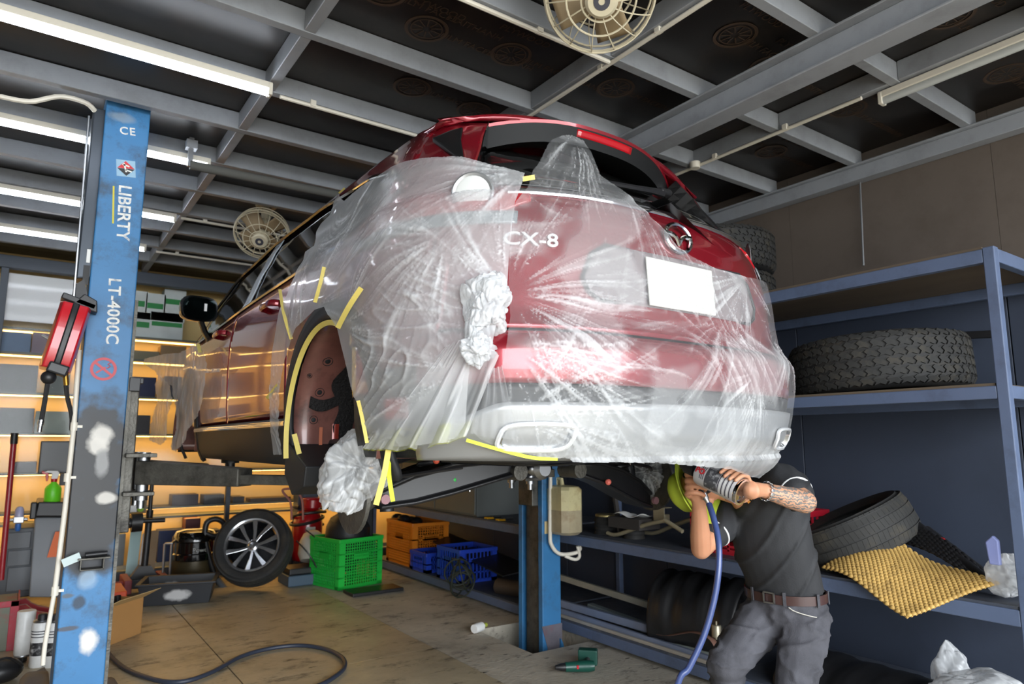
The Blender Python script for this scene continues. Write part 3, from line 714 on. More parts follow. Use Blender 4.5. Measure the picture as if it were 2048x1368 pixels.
            c = MB(); c.grid(lambda u, v: br_(.77 + .015 * v, -16 + 20 * u, .014), 8, 2); c.build('body_rib', mat('orange_primer', (190, 110, 80), .5), wh, smooth='all')
    # flap ahead of the rear wheel
    b = MB(); b.prism([(1.20, .24), (1.47, .34), (1.47, .20), (1.36, .12), (1.22, .16)], sd * .70, sd * .915, 'x'); b.build('mud_flap', m_clad, car, bevel=.006)
    # inner dark shell so the seams read black
    ypatch('inner_shell', m_dark, sd, .1, 4.6, lambda y: max(.30, arch(y, RA + .03)), lambda y: 1.2 if y < .6 else wbot(y) - .02, 60, 6, d=-.03, solid=0)
    # cabin side behind the glass
# roof and cabin
def roof_pt(u, v):
    y = .46 + v * 3.0; xe = Wz(zedge(y)) * plan(y) * 1.0; x = (-1 + 2 * u) * xe
    k = abs(x / xe); return Vector((x, y + (.10 * k * k if v == 0 else 0), zroof(y) - .105 * k ** 3.2))
b = MB(); b.grid(roof_pt, 28, 36); b.build('roof', m_red, car, smooth='all', solid=.02)
b = MB(); b.grid(lambda u, v: Vector(((-1 + 2 * u) * interp(v, [0, 1], [.60, .80]), 3.46 + v * .95 + .12 * (1 - (2 * u - 1) ** 2) * v, zroof(3.46 + v * .84) - .02 - .07 * abs(2 * u - 1) ** 3)), 12, 10); b.build('windscreen', m_glass, car, smooth='all', solid=.01)
b = MB(); b.grid(lambda u, v: Vector(((-1 + 2 * u) * Wz(.98) * plan(4.0 + v * .88) * .97, 4.0 + v * .86, 1.05 - .09 * v * v - .05 * abs(2 * u - 1) ** 3)), 12, 10); b.build('bonnet', m_red, car, smooth='all', solid=.01)
patch('front_bumper', m_red, 0, 1, .3, .9, 2, 2) if False else None
b = MB(); b.grid(lambda u, v: Vector(((-1 + 2 * u) * .80, 4.72 + .16 * (1 - abs(2 * u - 1) ** 2.5), .26 + v * .66)), 16, 6); b.build('front_bumper', m_clad, car, smooth='all', solid=.03)
b = MB(); b.bx((-.62, 1.2, .62), (.62, 3.9, 1.0)); b.build('cabin_interior', m_dark, car)
# ---- the tail
def sgate(z): return .655
# bumper upper (red), lower (dark) and the bright skid part
patch('bumper', m_red, -.97, .97, lambda s: .505 - .04 * max(0, abs(s) - .5), lambda s: .662, 70, 10)
patch('bumper_lower', m_clad, -.965, .965, lambda s: interp(abs(s), [0, .5, .8, .965], [.37, .37, .345, .32]), lambda s: .501 - .04 * max(0, abs(s) - .5), 70, 8, d=-.002)
def sk(s): return interp(abs(s), [0, .50, .60, .68], [.455, .45, .40, .33])
patch('bumper_skid', m_silver, -.70, .70, lambda s: .285, lambda s: max(.29, sk(s)), 60, 8, d=.012, solid=.012)
patch('bumper_bottom_edge', m_clad, -.965, .965, .275, lambda s: .30 if abs(s) < .7 else .335, 60, 3, d=-.02)
# tailgate
patch('tailgate', m_red, -.665, .665, .672, 1.17, 60, 26)
patch('tailgate_side', m_red, -.985, -.672, .672, .985, 24, 14); patch('tailgate_side', m_red, .672, .985, .672, .985, 24, 14)
# number plate recess
def tail_y(x, z):
    w, yr, n = Wz(z), Yr(z), Nz(z); k = min(1, abs(x) / w); return .8 - (.8 - yr) * (1 - k ** n) ** (1 / n)
m_rec = mat('recess_grey', (122, 112, 114), .4, 0, coat=.4)
rec = [(-.30, .80), (-.315, .845), (-.29, .93), (-.25, .965), (.25, .965), (.29, .93), (.315, .845), (.30, .80), (.27, .775), (-.27, .775)]
surf_poly('plate_recess', m_rec, rec, .03, .004, px=False, solid=.006)
b = MB(); b.tube([P(s_, z_) + Nrm(s_, z_) * .006 for s_, z_ in rec], .006, 6, closed=True); b.build('recess_lip', m_clad, car, smooth=True)
b = MB(); b.tube([P(-.66 + i * .033, .745) + Nrm(-.66 + i * .033, .745) * .002 for i in range(41)], .005, 6); b.build('tailgate_crease', m_clad, car, smooth=True) if False else None
b = MB(); b.box((-.02, tail_y(0, .86) - .014, .862), (.335, .006, .168), (R(-4), 0, 0)); b.build('number_plate', mat('blank_plate', (196, 196, 190), .6), car, bevel=.004)['label'] = 'blank white number plate'
# long bright strip above the emblem
b = MB(); b.tube([P(s, 1.15 - .05 * s * s) + Nrm(s, 1.15) * .008 for s in [-.50 + i * .025 for i in range(41)]], .010, 6, flat=(.7, 1.2)); b.build('chrome_strip', m_chrome, car, smooth=True)
# tail lamps: long lens wrapping the corner, round lit ring inside
for sd in (-1, 1):
    lp = patch('tail_lamp', m_lens, sd * .44, sd * 1.0, lambda s: interp(abs(s), [.44, .52, 1.0], [1.10, 1.05, 1.06]), lambda s: interp(abs(s), [.44, .8, 1.0], [1.145, 1.165, 1.13]), 30, 8, d=.006, solid=.012)
    patch('lamp_lower', m_greylens, sd * .47, sd * 1.04, lambda s: 1.01, lambda s: 1.05 + .01 * abs(s), 24, 4, d=.008, parent=lp, solid=.006)
    ls, lz = sz(947, 396); ls = abs(ls)
    c = P(sd * ls, lz); nn = Nrm(sd * ls, lz)
    M = frame(c + nn * .020, Vector((0, 0, 1)).cross(nn), (0, 0, 1))
    rb = MB(M); rb.lathe([(.058, 0), (.066, .004), (.072, 0)], 28); rb.build('lamp_ring', m_silver, lp, smooth=True)
    rb = MB(M); rb.lathe([(.001, .003), (.05, .003), (.058, 0)], 28); rb.build('lamp_bulb', mat('white_lens', (230, 232, 230), .2, 0, coat=1), lp, smooth=True)
# emblem
ec = P(0, 1.045) + Vector((0, -.012, 0)); ME = frame(ec, (1, 0, 0), (0, .12, 1))
em = MB(ME)
em.tube([Vector((.064 * math.cos(a), .052 * math.sin(a), 0)) for a in [2 * math.pi * k / 36 for k in range(36)]], .0085, 8, closed=True)
for sx in (-1, 1):
    path = smoothpath([(0, -.028, 0), (sx * .014, -.002, .003), (sx * .035, .010, .003), (sx * .062, .012, 0)], 5)
    em.tube(path, [.006 + .004 * (i / (len(path) - 1)) for i in range(len(path))], 6)
em.build('emblem', m_chrome, car, smooth=True)['label'] = 'oval chrome emblem with a winged v'
tb = text_mb('CX-8', .062, Matrix(), .003, sx=1.25, bold=.0008)
cb = MB()
for p in tb.v:
    s0 = -.437 + p.x / 1.35; z0 = .955 + p.y; cb.v.append(P(s0, z0) + Nrm(s0, z0) * (.006 + p.z))
cb.f = tb.f; cb.mi = tb.mi; cb.build('model_badge', mat('bright_badge', (236, 238, 240), .25, .3), car)['label'] = 'chrome CX-8 lettering'
# rear glass, wiper
def gd(z): return -.004 - .10 * max(0, (z - 1.185) / .33)
def gp(s, z, o=0): return P(s, z) + Nrm(s, z) * (gd(z) + o)
b = MB(); b.grid(lambda u, v: gp(-.60 + 1.2 * u, 1.185 + v * (.335 - .03 * abs(2 * u - 1))), 30, 14); b.build('rear_window', m_glass, car, smooth='all', solid=.004)
for sd in (-1, 1):
    b = MB(); b.grid(lambda u, v: P(sd * .60, 1.16 + u * .36).lerp(gp(sd * .60, 1.16 + u * .36), v), 12, 2); b.build('window_frame', m_gloss, car, solid=.004)
b = MB(); b.tube([gp(.12, 1.30, .035), gp(.03, 1.275, .035), gp(-.08, 1.255, .03), gp(-.22, 1.245, .025)], [.016, .012, .010, .008], 6); b.tube([gp(.10, 1.32, .018), gp(-.05, 1.295, .018), gp(-.30, 1.27, .018)], .007, 6)
b.build('rear_wiper', m_black, car, smooth=True)
b = MB(); b.tube([gp(.17, 1.315, .04), gp(.10, 1.30, .04)], [.022, .018], 8, flat=(1, .8)); b.build('wiper_pivot', m_black, car, bevel=.004)
# spoiler
def sp_y(x): return .43 + .30 * abs(x / .70) ** 2.6
def sp_z(x): return 1.578 - .125 * abs(x / .70) ** 2.4
N_ = 28; top = []; blk = []
for i in range(N_ + 1):
    x = -.655 + 1.31 * i / N_; y = sp_y(x); z = sp_z(x); k = abs(x / .655)
    fy = y + .30; fz = min(zroof(fy) - .105 * min(1, abs(x) / .62) ** 3.2, z + .05) + .004
    top.append([Vector((x, fy, fz)), Vector((x, y + .12, z + .022)), Vector((x, y, z + .004)), Vector((x, y + .004, z - .008)), Vector((x, y + .12, z)), Vector((x, fy, fz - .02))])
    hgt = .075 + .03 * k ** 3
    blk.append([Vector((x * .995, y + .004, z - .008)), Vector((x * .99, y + .022, z - hgt)), Vector((x * .97, y + .14, z - hgt + .02)), Vector((x * .97, y + .22, z - .02)), Vector((x * .98, y + .12, z - .005))])
b = MB(); b.loft(top); sp = b.build('spoiler', m_red, car, smooth=35)
b = MB(); b.loft(blk); b.build('spoiler_underside', mat('satin_black', (20, 21, 22), .55, 0, spec=.25), car, smooth=35)
def bl(u, v):
    x = -.14 + .30 * u; y = sp_y(x) + .010 + .010 * v; return Vector((x, y - .003, sp_z(x) - .014 - v * .028))
b = MB(); b.grid(bl, 14, 3); b.build('brake_lamp', m_lens, sp, smooth=True, solid=.004)
for sd in (-1, 1):
    b = MB(); pts = [P(sd * abs(q[0]), q[1]) for q in (sz(864, 284), sz(900, 268), sz(926, 262), sz(922, 284), sz(929, 330), sz(914, 322))]
    ptsq = [p + Vector((sd * .012, -.02, .006)) for p in pts]
    b.loft([pts, ptsq]); b.build('spoiler_fin', mat('satin_black', (20, 21, 22)), car, bevel=.006)
# exhaust finishers and reflectors in the bumper
for sd in (-1, 1):
    def fin(r0, r1, d0, d1):
        vs = []
        for (rr, dd) in ((r0, d0), (r1, d1)):
            row = []
            for k in range(28):
                a = 2 * math.pi * k / 28; ca, sa = math.cos(a), math.sin(a)
                px = (abs(ca) ** .55) * (1 if ca > 0 else -1) * .112 * rr; pz = (abs(sa) ** .55) * (1 if sa > 0 else -1) * .036 * rr
                s = sd * (.432) + (px + sd * pz * -.5) / 1.38; z = .357 + pz
                row.append(P(s, z) + Nrm(s, z) * dd)
            vs.append(row)
        return vs
    b = MB(); r = fin(1.0, .84, .016, .024) + fin(.84, .80, .024, .004); b.loft(r, cap=False); ex = b.build('exhaust_finisher', m_chrome, car, smooth=40)
    b = MB(); b.tube(fin(.95, .9, .022, .022)[0], .0075, 6, closed=True); b.build('exhaust_ring', mat('bright_ring', (236, 238, 240), .2, .4), ex, smooth=True)
    b = MB(); r = fin(.80, .02, .003, .003); b.loft(r, cap=False); b.build('exhaust_outlet', m_black, ex, smooth=True)
    rf = patch('reflector', m_lens, sd * .715, sd * .80, .405, .47, 8, 4, d=.010)
    patch('reflector_surround', m_gloss, sd * .695, sd * .82, .37, .565, 10, 6, d=.003)
# ---- the underside
b = MB(); b.bx((-.74, .30, .31), (.74, 4.5, .35)); b.build('floor_pan', m_black, car, bevel=.02)
b = MB(); b.tube(smoothpath([(-.50, .86, .28), (-.30, .80, .27), (0, .78, .262), (.30, .80, .27), (.50, .86, .28)], 5), .028, 10); b.tube([(-.45, 1.25, .29), (.45, 1.25, .29)], .03, 8); b.tube([(-.46, .87, .285), (-.38, 1.25, .29)], .026, 8); b.tube([(.46, .87, .285), (.38, 1.25, .29)], .026, 8); b.build('rear_subframe', m_gloss, car, smooth=True)
b = MB(); b.sphere((0, 1.05, .25), (.11, .14, .075)); b.tube([(0, 1.15, .25), (0, 3.2, .26)], .035, 8); b.build('rear_differential', m_black, car, smooth=True)
for sd in (-1, 1):
    # droopy stamped lower arm with a raised rim
    zz = (.225, .20, .155, .10, .055) if sd > 0 else (.235, .22, .195, .16, .125)
    path = [Vector((sd * .16, .86, zz[0])), Vector((sd * .30, .87, zz[1])), Vector((sd * .45, .90, zz[2])), Vector((sd * .60, .93, zz[3])), Vector((sd * .72, .96, zz[4]))]
    wd = [.045, .055, .062, .060, .045]; hh_ = [.035, .05, .062, .06, .04]; rings = []
    for p, w_, h_ in zip(path, wd, hh_):
        rings.append([p + Vector((0, -w_, h_)), p + Vector((0, -w_ - .004, h_ - .012)), p + Vector((0, -w_ + .012, h_ - .02)), p + Vector((0, -w_ + .012, -h_ + .02)), p + Vector((0, -w_ - .006, -h_ + .012)), p + Vector((0, -w_, -h_)), p + Vector((0, w_, -h_)), p + Vector((0, w_, h_))])
    b = MB(); b.loft(rings); arm = b.build('lower_arm', mat('arm_black', (24, 24, 26), .42, 0), car, smooth=30, bevel=.004)
    b = MB(); b.tube([(sd * .16, .80, .215), (sd * .16, .92, .215)], .035, 14); b.build('arm_bush', m_grease, arm, smooth=True)
    b = MB(); b.tube([(sd * .715, .885, zz[4]), (sd * .715, .90, zz[4])], .018, 12); b.build('arm_bolt', mat('pink_washer', (150, 110, 116), .5), arm, smooth=True)
    # coil spring
    b = MB(); b.tube([Vector((sd * .50 + .055 * math.cos(t), .93 + .055 * math.sin(t), .165 + t * .0055)) for t in [i * .35 for i in range(110)]], .008, 6); b.build('coil_spring', m_black, car, smooth=True)
    b = MB(); b.tube([(sd * .66, .99, .07), (sd * .655, 1.02, .30)], .028, 10); b.tube([(sd * .655, 1.02, .30), (sd * .65, 1.04, .62)], .040, 12); db = b.build('damper', m_black, car, smooth=True)
    b = MB(); b.tube([(sd * .658, 1.008, .22), (sd * .656, 1.016, .27)], .0415, 12); b.build('damper_label', mat('white_paper', (235, 235, 232)), db, smooth=True)
    b = MB(); b.tube(smoothpath([(sd * .30, 1.20, .25), (sd * .5, 1.12, .22), (sd * .72, 1.05, .15)], 4), .018, 8); b.tube(smoothpath([(sd * .28, 1.05, .31), (sd * .5, 1.02, .29), (sd * .70, 1.0, .24)], 4), .016, 8); b.build('link_rod', m_black, car, smooth=True)
    b = MB(); b.lathe([(.001, -.05), (.06, -.05), (.075, -.02), (.075, .03), (.155, .03), (.155, .045), (.06, .05), (.04, .09), (.001, .09)], 24, (sd * .76, 1.0, .15), (0, sd * R(90), 0)); b.build('wheel_hub', m_grease, car, smooth=40)
    b = MB(); b.tube(smoothpath([(sd * .45, .78, .24), (sd * .60, .82, .22), (sd * .70, .9, .2)], 4), .008, 6); b.build('brake_hose', m_black, car, smooth=True)
for (x, y, z, c) in [(-.52, .86, .265, (224, 96, 70)), (-.44, .86, .262, (226, 160, 40)), (-.44, .86, .19, (40, 170, 70)), (.32, .80, .16, (224, 110, 96))]:
    b = MB(); b.sphere((x, y, z), .014, 8, 6); b.build('marker_cap', mat('cap_%d_%d' % (c[0], c[1]), c, .5), car, smooth=True)
b = MB(); b.sphere((-.05, .84, .225), (.05, .03, .03)); b.lathe([(.001, .02), (.03, .02), (.045, 0)], 16, (-.05, .80, .225), (R(90), 0, 0)); b.build('mount_bush', m_zinc, car, smooth=True)
# ================================================================== masking film, bags and tape on the car
def film_mat(name, lo, hi, scale=2.4, sharp=.05, tint=(238, 240, 242), fine=.5, yellow=False):
    m = bpy.data.materials.new(name); MATS[name] = m
    nt, b, out = nodes_of(m)
    b.inputs['Base Color'].default_value = (*lin(tint), 1); b.inputs['Roughness'].default_value = .3; b.inputs['Specular IOR Level'].default_value = .6
    tr = add(nt, 'ShaderNodeBsdfTransparent'); tl = add(nt, 'ShaderNodeBsdfTranslucent'); tl.inputs[0].default_value = (*lin(tint), 1)
    body = add(nt, 'ShaderNodeMixShader'); body.inputs[0].default_value = .3
    nt.links.new(b.outputs[0], body.inputs[1]); nt.links.new(tl.outputs[0], body.inputs[2])
    mx = add(nt, 'ShaderNodeMixShader')
    n1 = tex(nt, scale, 3, .55); r1 = ramp(nt, n1.outputs['Fac'], [(.5 - sharp, (lo,) * 3), (.5 + sharp, (hi,) * 3)])
    n2 = add(nt, 'ShaderNodeAttribute', attribute_name='fold'); r2 = ramp(nt, n2.outputs['Fac'], [(.15, (0,) * 3), (.9, (fine,) * 3)])
    ad = add(nt, 'ShaderNodeMath', operation='ADD', use_clamp=True); nt.links.new(r1.outputs[0], ad.inputs[0]); nt.links.new(r2.outputs[0], ad.inputs[1])
    nt.links.new(ad.outputs[0], mx.inputs[0]); nt.links.new(tr.outputs[0], mx.inputs[1]); nt.links.new(body.outputs[0], mx.inputs[2])
    nt.links.new(mx.outputs[0], out.inputs['Surface'])
    bp = add(nt, 'ShaderNodeBump'); bp.inputs['Strength'].default_value = .2; bp.inputs['Distance'].default_value = .004
    n3 = tex(nt, 30, 3, .6); nt.links.new(n3.outputs['Fac'], bp.inputs['Height']); nt.links.new(bp.outputs[0], b.inputs['Normal'])
    return m
m_filmA = film_mat('milky_masking_film', .46, .58, 2.5, .1, fine=.4)
m_filmB = film_mat('clear_masking_film', .13, .32, 2.0, .02, fine=.45)
m_filmC = film_mat('crumpled_film', .45, .6, 7, .2, fine=.4)
m_filmD = film_mat('thin_bag_film', .24, .36, 9, .2, fine=.5)
m_tape = mat('yellow_masking_tape', (226, 206, 110), .6, 0, var=.06, vscale=20)
m_tapeg = mat('fluorescent_tape', (206, 222, 40), .5)

def nz3(a, b, c=0): return noise.noise(Vector((a, b, c)))
def folds(anchors, x, z, dens=False):
    """tension folds: fine straight ridges fanning out from each gathering point, within its sector"""
    h = 0; dn = 0
    for (ax, az, amp, fr, rg, seed, th0, half) in anchors:
        dx, dz = x - ax, z - az; r = math.hypot(dx, dz)
        if r > rg * 2.2: continue
        th = math.atan2(dz, dx); da = abs((th - th0 + math.pi) % (2 * math.pi) - math.pi)
        if da > half * 1.5: continue
        w = 1 - max(0, min(1, (da - half * .7) / (half * .8)))
        wob = .10 * nz3(x * 4, z * 4, seed + 2)
        k = nz3((th + wob) * fr * 1.0, seed, r * .9); k2 = nz3((th + wob * .6) * fr * 1.9, seed + 7, r * 1.0)
        br = max(0, min(1, .45 + 1.6 * nz3(th * fr * .5, seed + 3, r * 2.2)))
        ridge = .8 * (1 - min(1, abs(k) * 6)) ** 1.5 + .6 * (1 - min(1, abs(k2) * 4)) ** 1.5
        q = ridge * br * w * math.exp(-(r / rg) ** 2) * min(1, (r / .11) ** 2)
        h += amp * q; dn += q
    return dn if dens else h
def A_(u, v, amp, fr, rg, seed, th0=0, half=4):
    s, z = sz(u, v); return (sig(s), z, amp, fr, rg, seed, R(th0), R(half) if half != 4 else 4)

def setfold(o, vals):
    at_ = o.data.attributes.new('fold', 'FLOAT', 'POINT'); at_.data.foreach_set('value', vals)
def fold_sheet(o, anchors, extra, gain, lower=False):
    """where the film is folded on itself it is thicker and whiter"""
    vals = []
    for q in o['_q'] if False else SHEETQ.pop(): vals.append(min(1, folds(anchors, q.x, q.y, True) * 1.3 + extra(q.x, q.y) * gain + (max(0, min(.55, (.36 - q.y) / .1)) if lower else 0)))
    setfold(o, vals)
# sheet over the left quarter
FA = [(820, 336), (861, 329), (930, 329), (988, 344), (1047, 361), (1028, 420), (1018, 500), (1013, 585), (1000, 640), (985, 700), (945, 735), (940, 800), (936, 866), (850, 884), (745, 895), (757, 880), (740, 830), (716, 765), (702, 705), (690, 657), (664, 616), (645, 622), (607, 658), (583, 720), (572, 780), (570, 850), (576, 905), (560, 905), (555, 850), (553, 800), (558, 720), (566, 660), (574, 620), (588, 590), (602, 556), (616, 530), (622, 510), (640, 498), (646, 470), (655, 455), (672, 438), (684, 402), (690, 398), (700, 410), (735, 380), (780, 352)]
anA = [A_(1012, 588, .007, 10, .40, 5, 108, 40), A_(900, 478, .006, 9, .30, 1, 205, 55), A_(900, 478, .006, 9, .34, 2, -75, 40), A_(648, 618, .009, 8, .50, 9, 42, 50), A_(700, 655, .007, 8, .40, 13, 12, 45), A_(1045, 362, .006, 9, .34, 21, 205, 50), A_(600, 690, .006, 9, .34, 25, 95, 45), A_(640, 500, .006, 8, .4, 27, -40, 45), A_(940, 740, .006, 9, .4, 29, 160, 50)]
def crink(x, z, seed, f=7.0):
    """short sharp crinkles in patches"""
    m_ = max(0, nz3(x * 2.1, z * 2.1, seed + 5) * 2.2 + .15)
    if m_ <= 0: return 0
    a_ = nz3(x * 1.3, z * 1.3, seed) * 2.5; c_, s_ = math.cos(a_), math.sin(a_); u_, v_ = x * c_ + z * s_, -x * s_ + z * c_
    return min(1, m_) * (1 - min(1, abs(nz3(u_ * f * 1.9, v_ * f * .55, seed + 8)) * 6)) ** 1.5
def crA(x, z): return crink(x, z, 8) * .005
def dA(x, z):
    b = .030 + .010 * nz3(x * 2.2, z * 2.2, 3) + .003 * nz3(x * 8, z * 8, 2)
    return b + folds(anA, x, z) + crA(x, z)
fA = surf_poly('masking_film', m_filmA, FA, .0058, dA, solid=0)
fold_sheet(fA, anA, crA, 90); fA.parent = None; fA.location = CO
tag(fA, 'milky plastic masking film draped over the left rear quarter of the car', 'plastic film')

# sheet over the tail, round the right corner, hanging below the bumper
FBp = [(1016, 590), (1018, 500), (1022, 440), (1032, 410), (1052, 390), (1062, 362), (1090, 322), (1112, 306), (1126, 303), (1150, 315), (1172, 350), (1186, 370), (1215, 386), (1258, 408), (1292, 440), (1320, 468), (1345, 500), (1375, 520), (1420, 542), (1480, 558)]
poly = [sz(*p) for p in FBp] + [(.52, .99), (.70, .965), (.86, .90), (.93, .70), (.93, .45), (.90, .27), (.75, .235), (.52, .215), (.34, .24), (.20, .268), (.08, .275)] + [sz(*p) for p in [(1240, 909), (1150, 908), (1080, 904), (1010, 890), (962, 872), (948, 858), (962, 820), (972, 780), (972, 740), (1004, 735), (1012, 700), (1020, 640)]]
anB = [A_(1016, 690, .006, 12, .62, 31, -34, 44), A_(1014, 590, .005, 11, .42, 33, 45, 60), A_(1014, 590, .005, 11, .5, 34, -25, 40), A_(1500, 745, .006, 9, .22, 35, 80, 60), A_(1500, 745, .006, 9, .22, 36, 250, 70), A_(1440, 640, .005, 9, .40, 37, 195, 60), A_(1480, 560, .005, 9, .36, 49, 225, 60), A_(1130, 310, .006, 7, .26, 57, -95, 70), A_(1240, 395, .006, 9, .34, 45, -55, 50), A_(1540, 640, .005, 9, .3, 50, 200, 60), A_(1030, 830, .006, 11, .5, 47, 12, 40)]
def crB(x, z): return crink(x, z, 18, 6.5) * .0035
def dB(x, z):
    b = .024 + .010 * nz3(x * 1.7 + 5, z * 1.7, 3) + .002 * nz3(x * 11, z * 11, 2)
    if z > 1.15: b += min(.05, (z - 1.15) * .35)
    if z < .30: b += .015
    k = min(1, max(.25, (z - .40) / .12)) if x > -.6 else 1
    return b + (folds(anB, x, z) + crB(x, z)) * k
fB = surf_poly('masking_film', m_filmB, poly, .0052, dB, solid=0, px=False)
fold_sheet(fB, anB, crB, 130, True); fB.parent = None; fB.location = CO
tag(fB, 'clear crinkled plastic film stretched across the tailgate and rear bumper', 'plastic film')

import numpy as np
def crumple(name, m, c, r, label, cat='plastic bag', nu=72, nv=48, amp=.3, seed=0, rot=(0, 0, 0), group=None, planes=46, radial=0, warp=.12, neck=None):
    """a crumpled plastic bag: flat facets meeting in sharp creases, the film whiter along the creases"""
    rg = np.random.default_rng(seed); Rm = np.array(Euler(rot).to_matrix())
    N = rg.normal(size=(planes, 3)); N /= np.linalg.norm(N, axis=1)[:, None]; H = rg.uniform(1 - amp, 1.05, planes)
    N2 = rg.normal(size=(planes * 4, 3)); N2 /= np.linalg.norm(N2, axis=1)[:, None]; H2 = rg.uniform(1 - amp * .45, 1.12, planes * 4)
    t = (np.arange(nv + 1) / nv * .96 + .02) * np.pi; a = np.arange(nu) / nu * 2 * np.pi
    T, Aa = np.meshgrid(t, a, indexing='ij'); d = np.stack([np.sin(T) * np.cos(Aa), np.sin(T) * np.sin(Aa), np.cos(T)], -1).reshape(-1, 3)
    def facet(N_, H_):
        q = H_[None, :] / np.maximum(d @ N_.T, .12); q.sort(axis=1); return q[:, 0], np.clip(1 - (q[:, 1] - q[:, 0]) * 22, 0, 1)
    k1_, e1 = facet(N, H); k2_, e2 = facet(N2, H2); k = np.minimum(k1_, 1.25) * .75 + np.minimum(k2_, 1.25) * .25
    fold = np.clip(e1 * .8 + e2 * .5, 0, 1)
    if radial:
        ax = np.array((CAM - Vector(c)).normalized()) @ Rm; ex_ = np.cross(ax, [0, 0, 1.]); ex_ /= np.linalg.norm(ex_); ey_ = np.cross(ax, ex_)
        x_, y_ = d @ ex_ + .15, d @ ey_ + .12; th = np.arctan2(y_, x_); rr = np.hypot(x_, y_)
        w1 = np.sin(th * 9 + 2.2 * np.sin(th * 2 + seed) + rr * 2); w2 = np.sin(th * 23 + 3 * np.sin(th * 3 + 1) - rr * 3)
        rid = np.clip(w1, 0, 1) ** 4 + .6 * np.clip(w2, 0, 1) ** 4
        k = k + radial * rid * np.clip(rr * 2.5, 0, 1); fold = np.clip(fold * .6 + rid * .8, 0, 1)
    if warp:
        k = k * np.array([1 + warp * (noise.noise(Vector(p_) * 1.6 + Vector((seed, 0, 0))) * 1.1 - .9 * max(0, 1 - abs(noise.noise(Vector(p_) * 2.3 + Vector((0, seed, 0)))) * 5) ** 2 - .15 * max(0, 1 - abs(noise.noise(Vector(p_) * 4 + Vector((0, 0, seed)))) * 4) ** 2) for p_ in d])
    if neck: z_ = d[:, 2]; k = k * np.where(z_ > .35, 1 - neck * np.clip((z_ - .35) / .6, 0, 1), 1)
    V = (d * k[:, None] * np.array(r)[None, :]) @ Rm.T + np.array(c)[None, :]
    b = MB(); b.v = [Vector(p) for p in V]
    for j in range(nv):
        for i in range(nu):
            b.f.append((j * nu + i, j * nu + (i + 1) % nu, (j + 1) * nu + (i + 1) % nu, (j + 1) * nu + i)); b.mi.append(0)
    o = b.build(name, m, smooth='all'); setfold(o, fold.tolist()); tag(o, label, cat, group); return o
# the knotted tail of film at the rear corner
def on_car(u, v, d): s, z = sz(u, v); return P(s, z) + CO + Nrm(s, z) * d
k1 = on_car(975, 625, .05)
crumple('film_knot', m_filmC, k1, (.105, .085, .135), 'bunched up white knot of film at the left rear corner', 'plastic film', amp=.5, seed=3, nu=170, nv=120, rot=(R(6), R(16), 0), planes=60, warp=.30)
k2 = on_car(962, 700, .05); crumple('film_knot', m_filmC, k2, (.066, .045, .062), 'lower folded end of the film knot above the gap', 'plastic film', amp=.4, seed=8, nu=90, nv=60, rot=(0, R(4), R(20)), planes=40, warp=.35)
# loose flap hanging from the knot to the bumper edge
def flap(name, m, px_top, px_bot, off_top, off_bot, nu, nv, amp, label, seed=0, cat='plastic film', fr=9, hem=None):
    T = [on_car(u, v, off_top) for u, v in px_top]; B_ = [on_car(u, v, off_bot) for u, v in px_bot]
    T = smoothpath(T, 8); B_ = smoothpath(B_, 8)
    def pick(L, t):
        x = t * (len(L) - 1); i = min(len(L) - 2, int(x)); return L[i].lerp(L[i + 1], x - i)
    def fn(u, v):
        a = pick(T, u); c = pick(B_, u); p = a.lerp(c, v)
        w = amp * (.35 + v) * (noise.noise(Vector((u * fr, v * 1.3, seed))) + .5 * noise.noise(Vector((u * fr * 2.3, v * 2, seed + 4))))
        return p + Vector((-.45, -.85, .1)) * w
    b = MB(); b.grid(fn, nu, nv); o = b.build(name, m, smooth='all'); tag(o, label, cat)
    if hem:
        b = MB(); b.grid(lambda u, v: fn(.02 + .96 * u, .80 + .21 * v) + Vector((.35, .7, -.1)) * .006, nu, 8); b.build('yellow_hem', hem, o, smooth='all')
    return o
m_hem = film_mat('yellow_sprayed_film', .15, .55, 12, .25, tint=(222, 228, 96), fine=.2)
flap('film_flap', m_filmA, [(905, 700), (930, 690), (960, 690), (1000, 715)], [(745, 893), (800, 893), (870, 884), (938, 866)], .05, .035, 70, 60, .05, 'loose film flap with a sprayed yellow hem below the knot', 2, hem=m_hem)
flap('film_strip', m_filmB, [(975, 735), (990, 737), (1005, 733)], [(945, 862), (985, 868), (1035, 870)], .04, .03, 24, 40, .04, 'narrow hanging strip of clear film beside the reflector', 6)
# film over the front left wheel arch
def sheet_px(name, m, poly, X, res, amp, fr, label, seed, cat='plastic film', tilt=0):
    pts = [at(u, v, X=X) for u, v in poly]
    vs, fs = poly2d([(p.y, p.z) for p in pts], res)
    b = MB(); y0 = sum(p.y for p in pts) / len(pts); z1 = max(p.z for p in pts)
    for q in vs:
        w = amp * (noise.noise(Vector((q.x * fr, q.y * fr * .3, seed))) + .6 * noise.noise(Vector((q.x * fr * 2.6, q.y * fr * .7, seed + 9))))
        b.v.append(Vector((X - abs(w) * 1.3 - tilt * (z1 - q.y), q.x, q.y)))
    b.f = [tuple(f) for f in fs]; b.mi = [0] * len(b.f)
    o = b.build(name, m, smooth='all'); tag(o, label, cat); return o
sheet_px('masking_film', m_filmC, [(396, 686), (408, 705), (418, 738), (445, 737), (440, 744), (412, 747), (408, 790), (398, 830), (376, 862), (372, 880), (354, 905), (342, 893), (356, 860), (352, 815), (346, 772), (324, 762), (312, 742), (287, 727), (290, 718), (330, 708), (362, 706)], .86, .014, .016, 11, 'milky film skirt hanging over the front left wheel arch', 3)
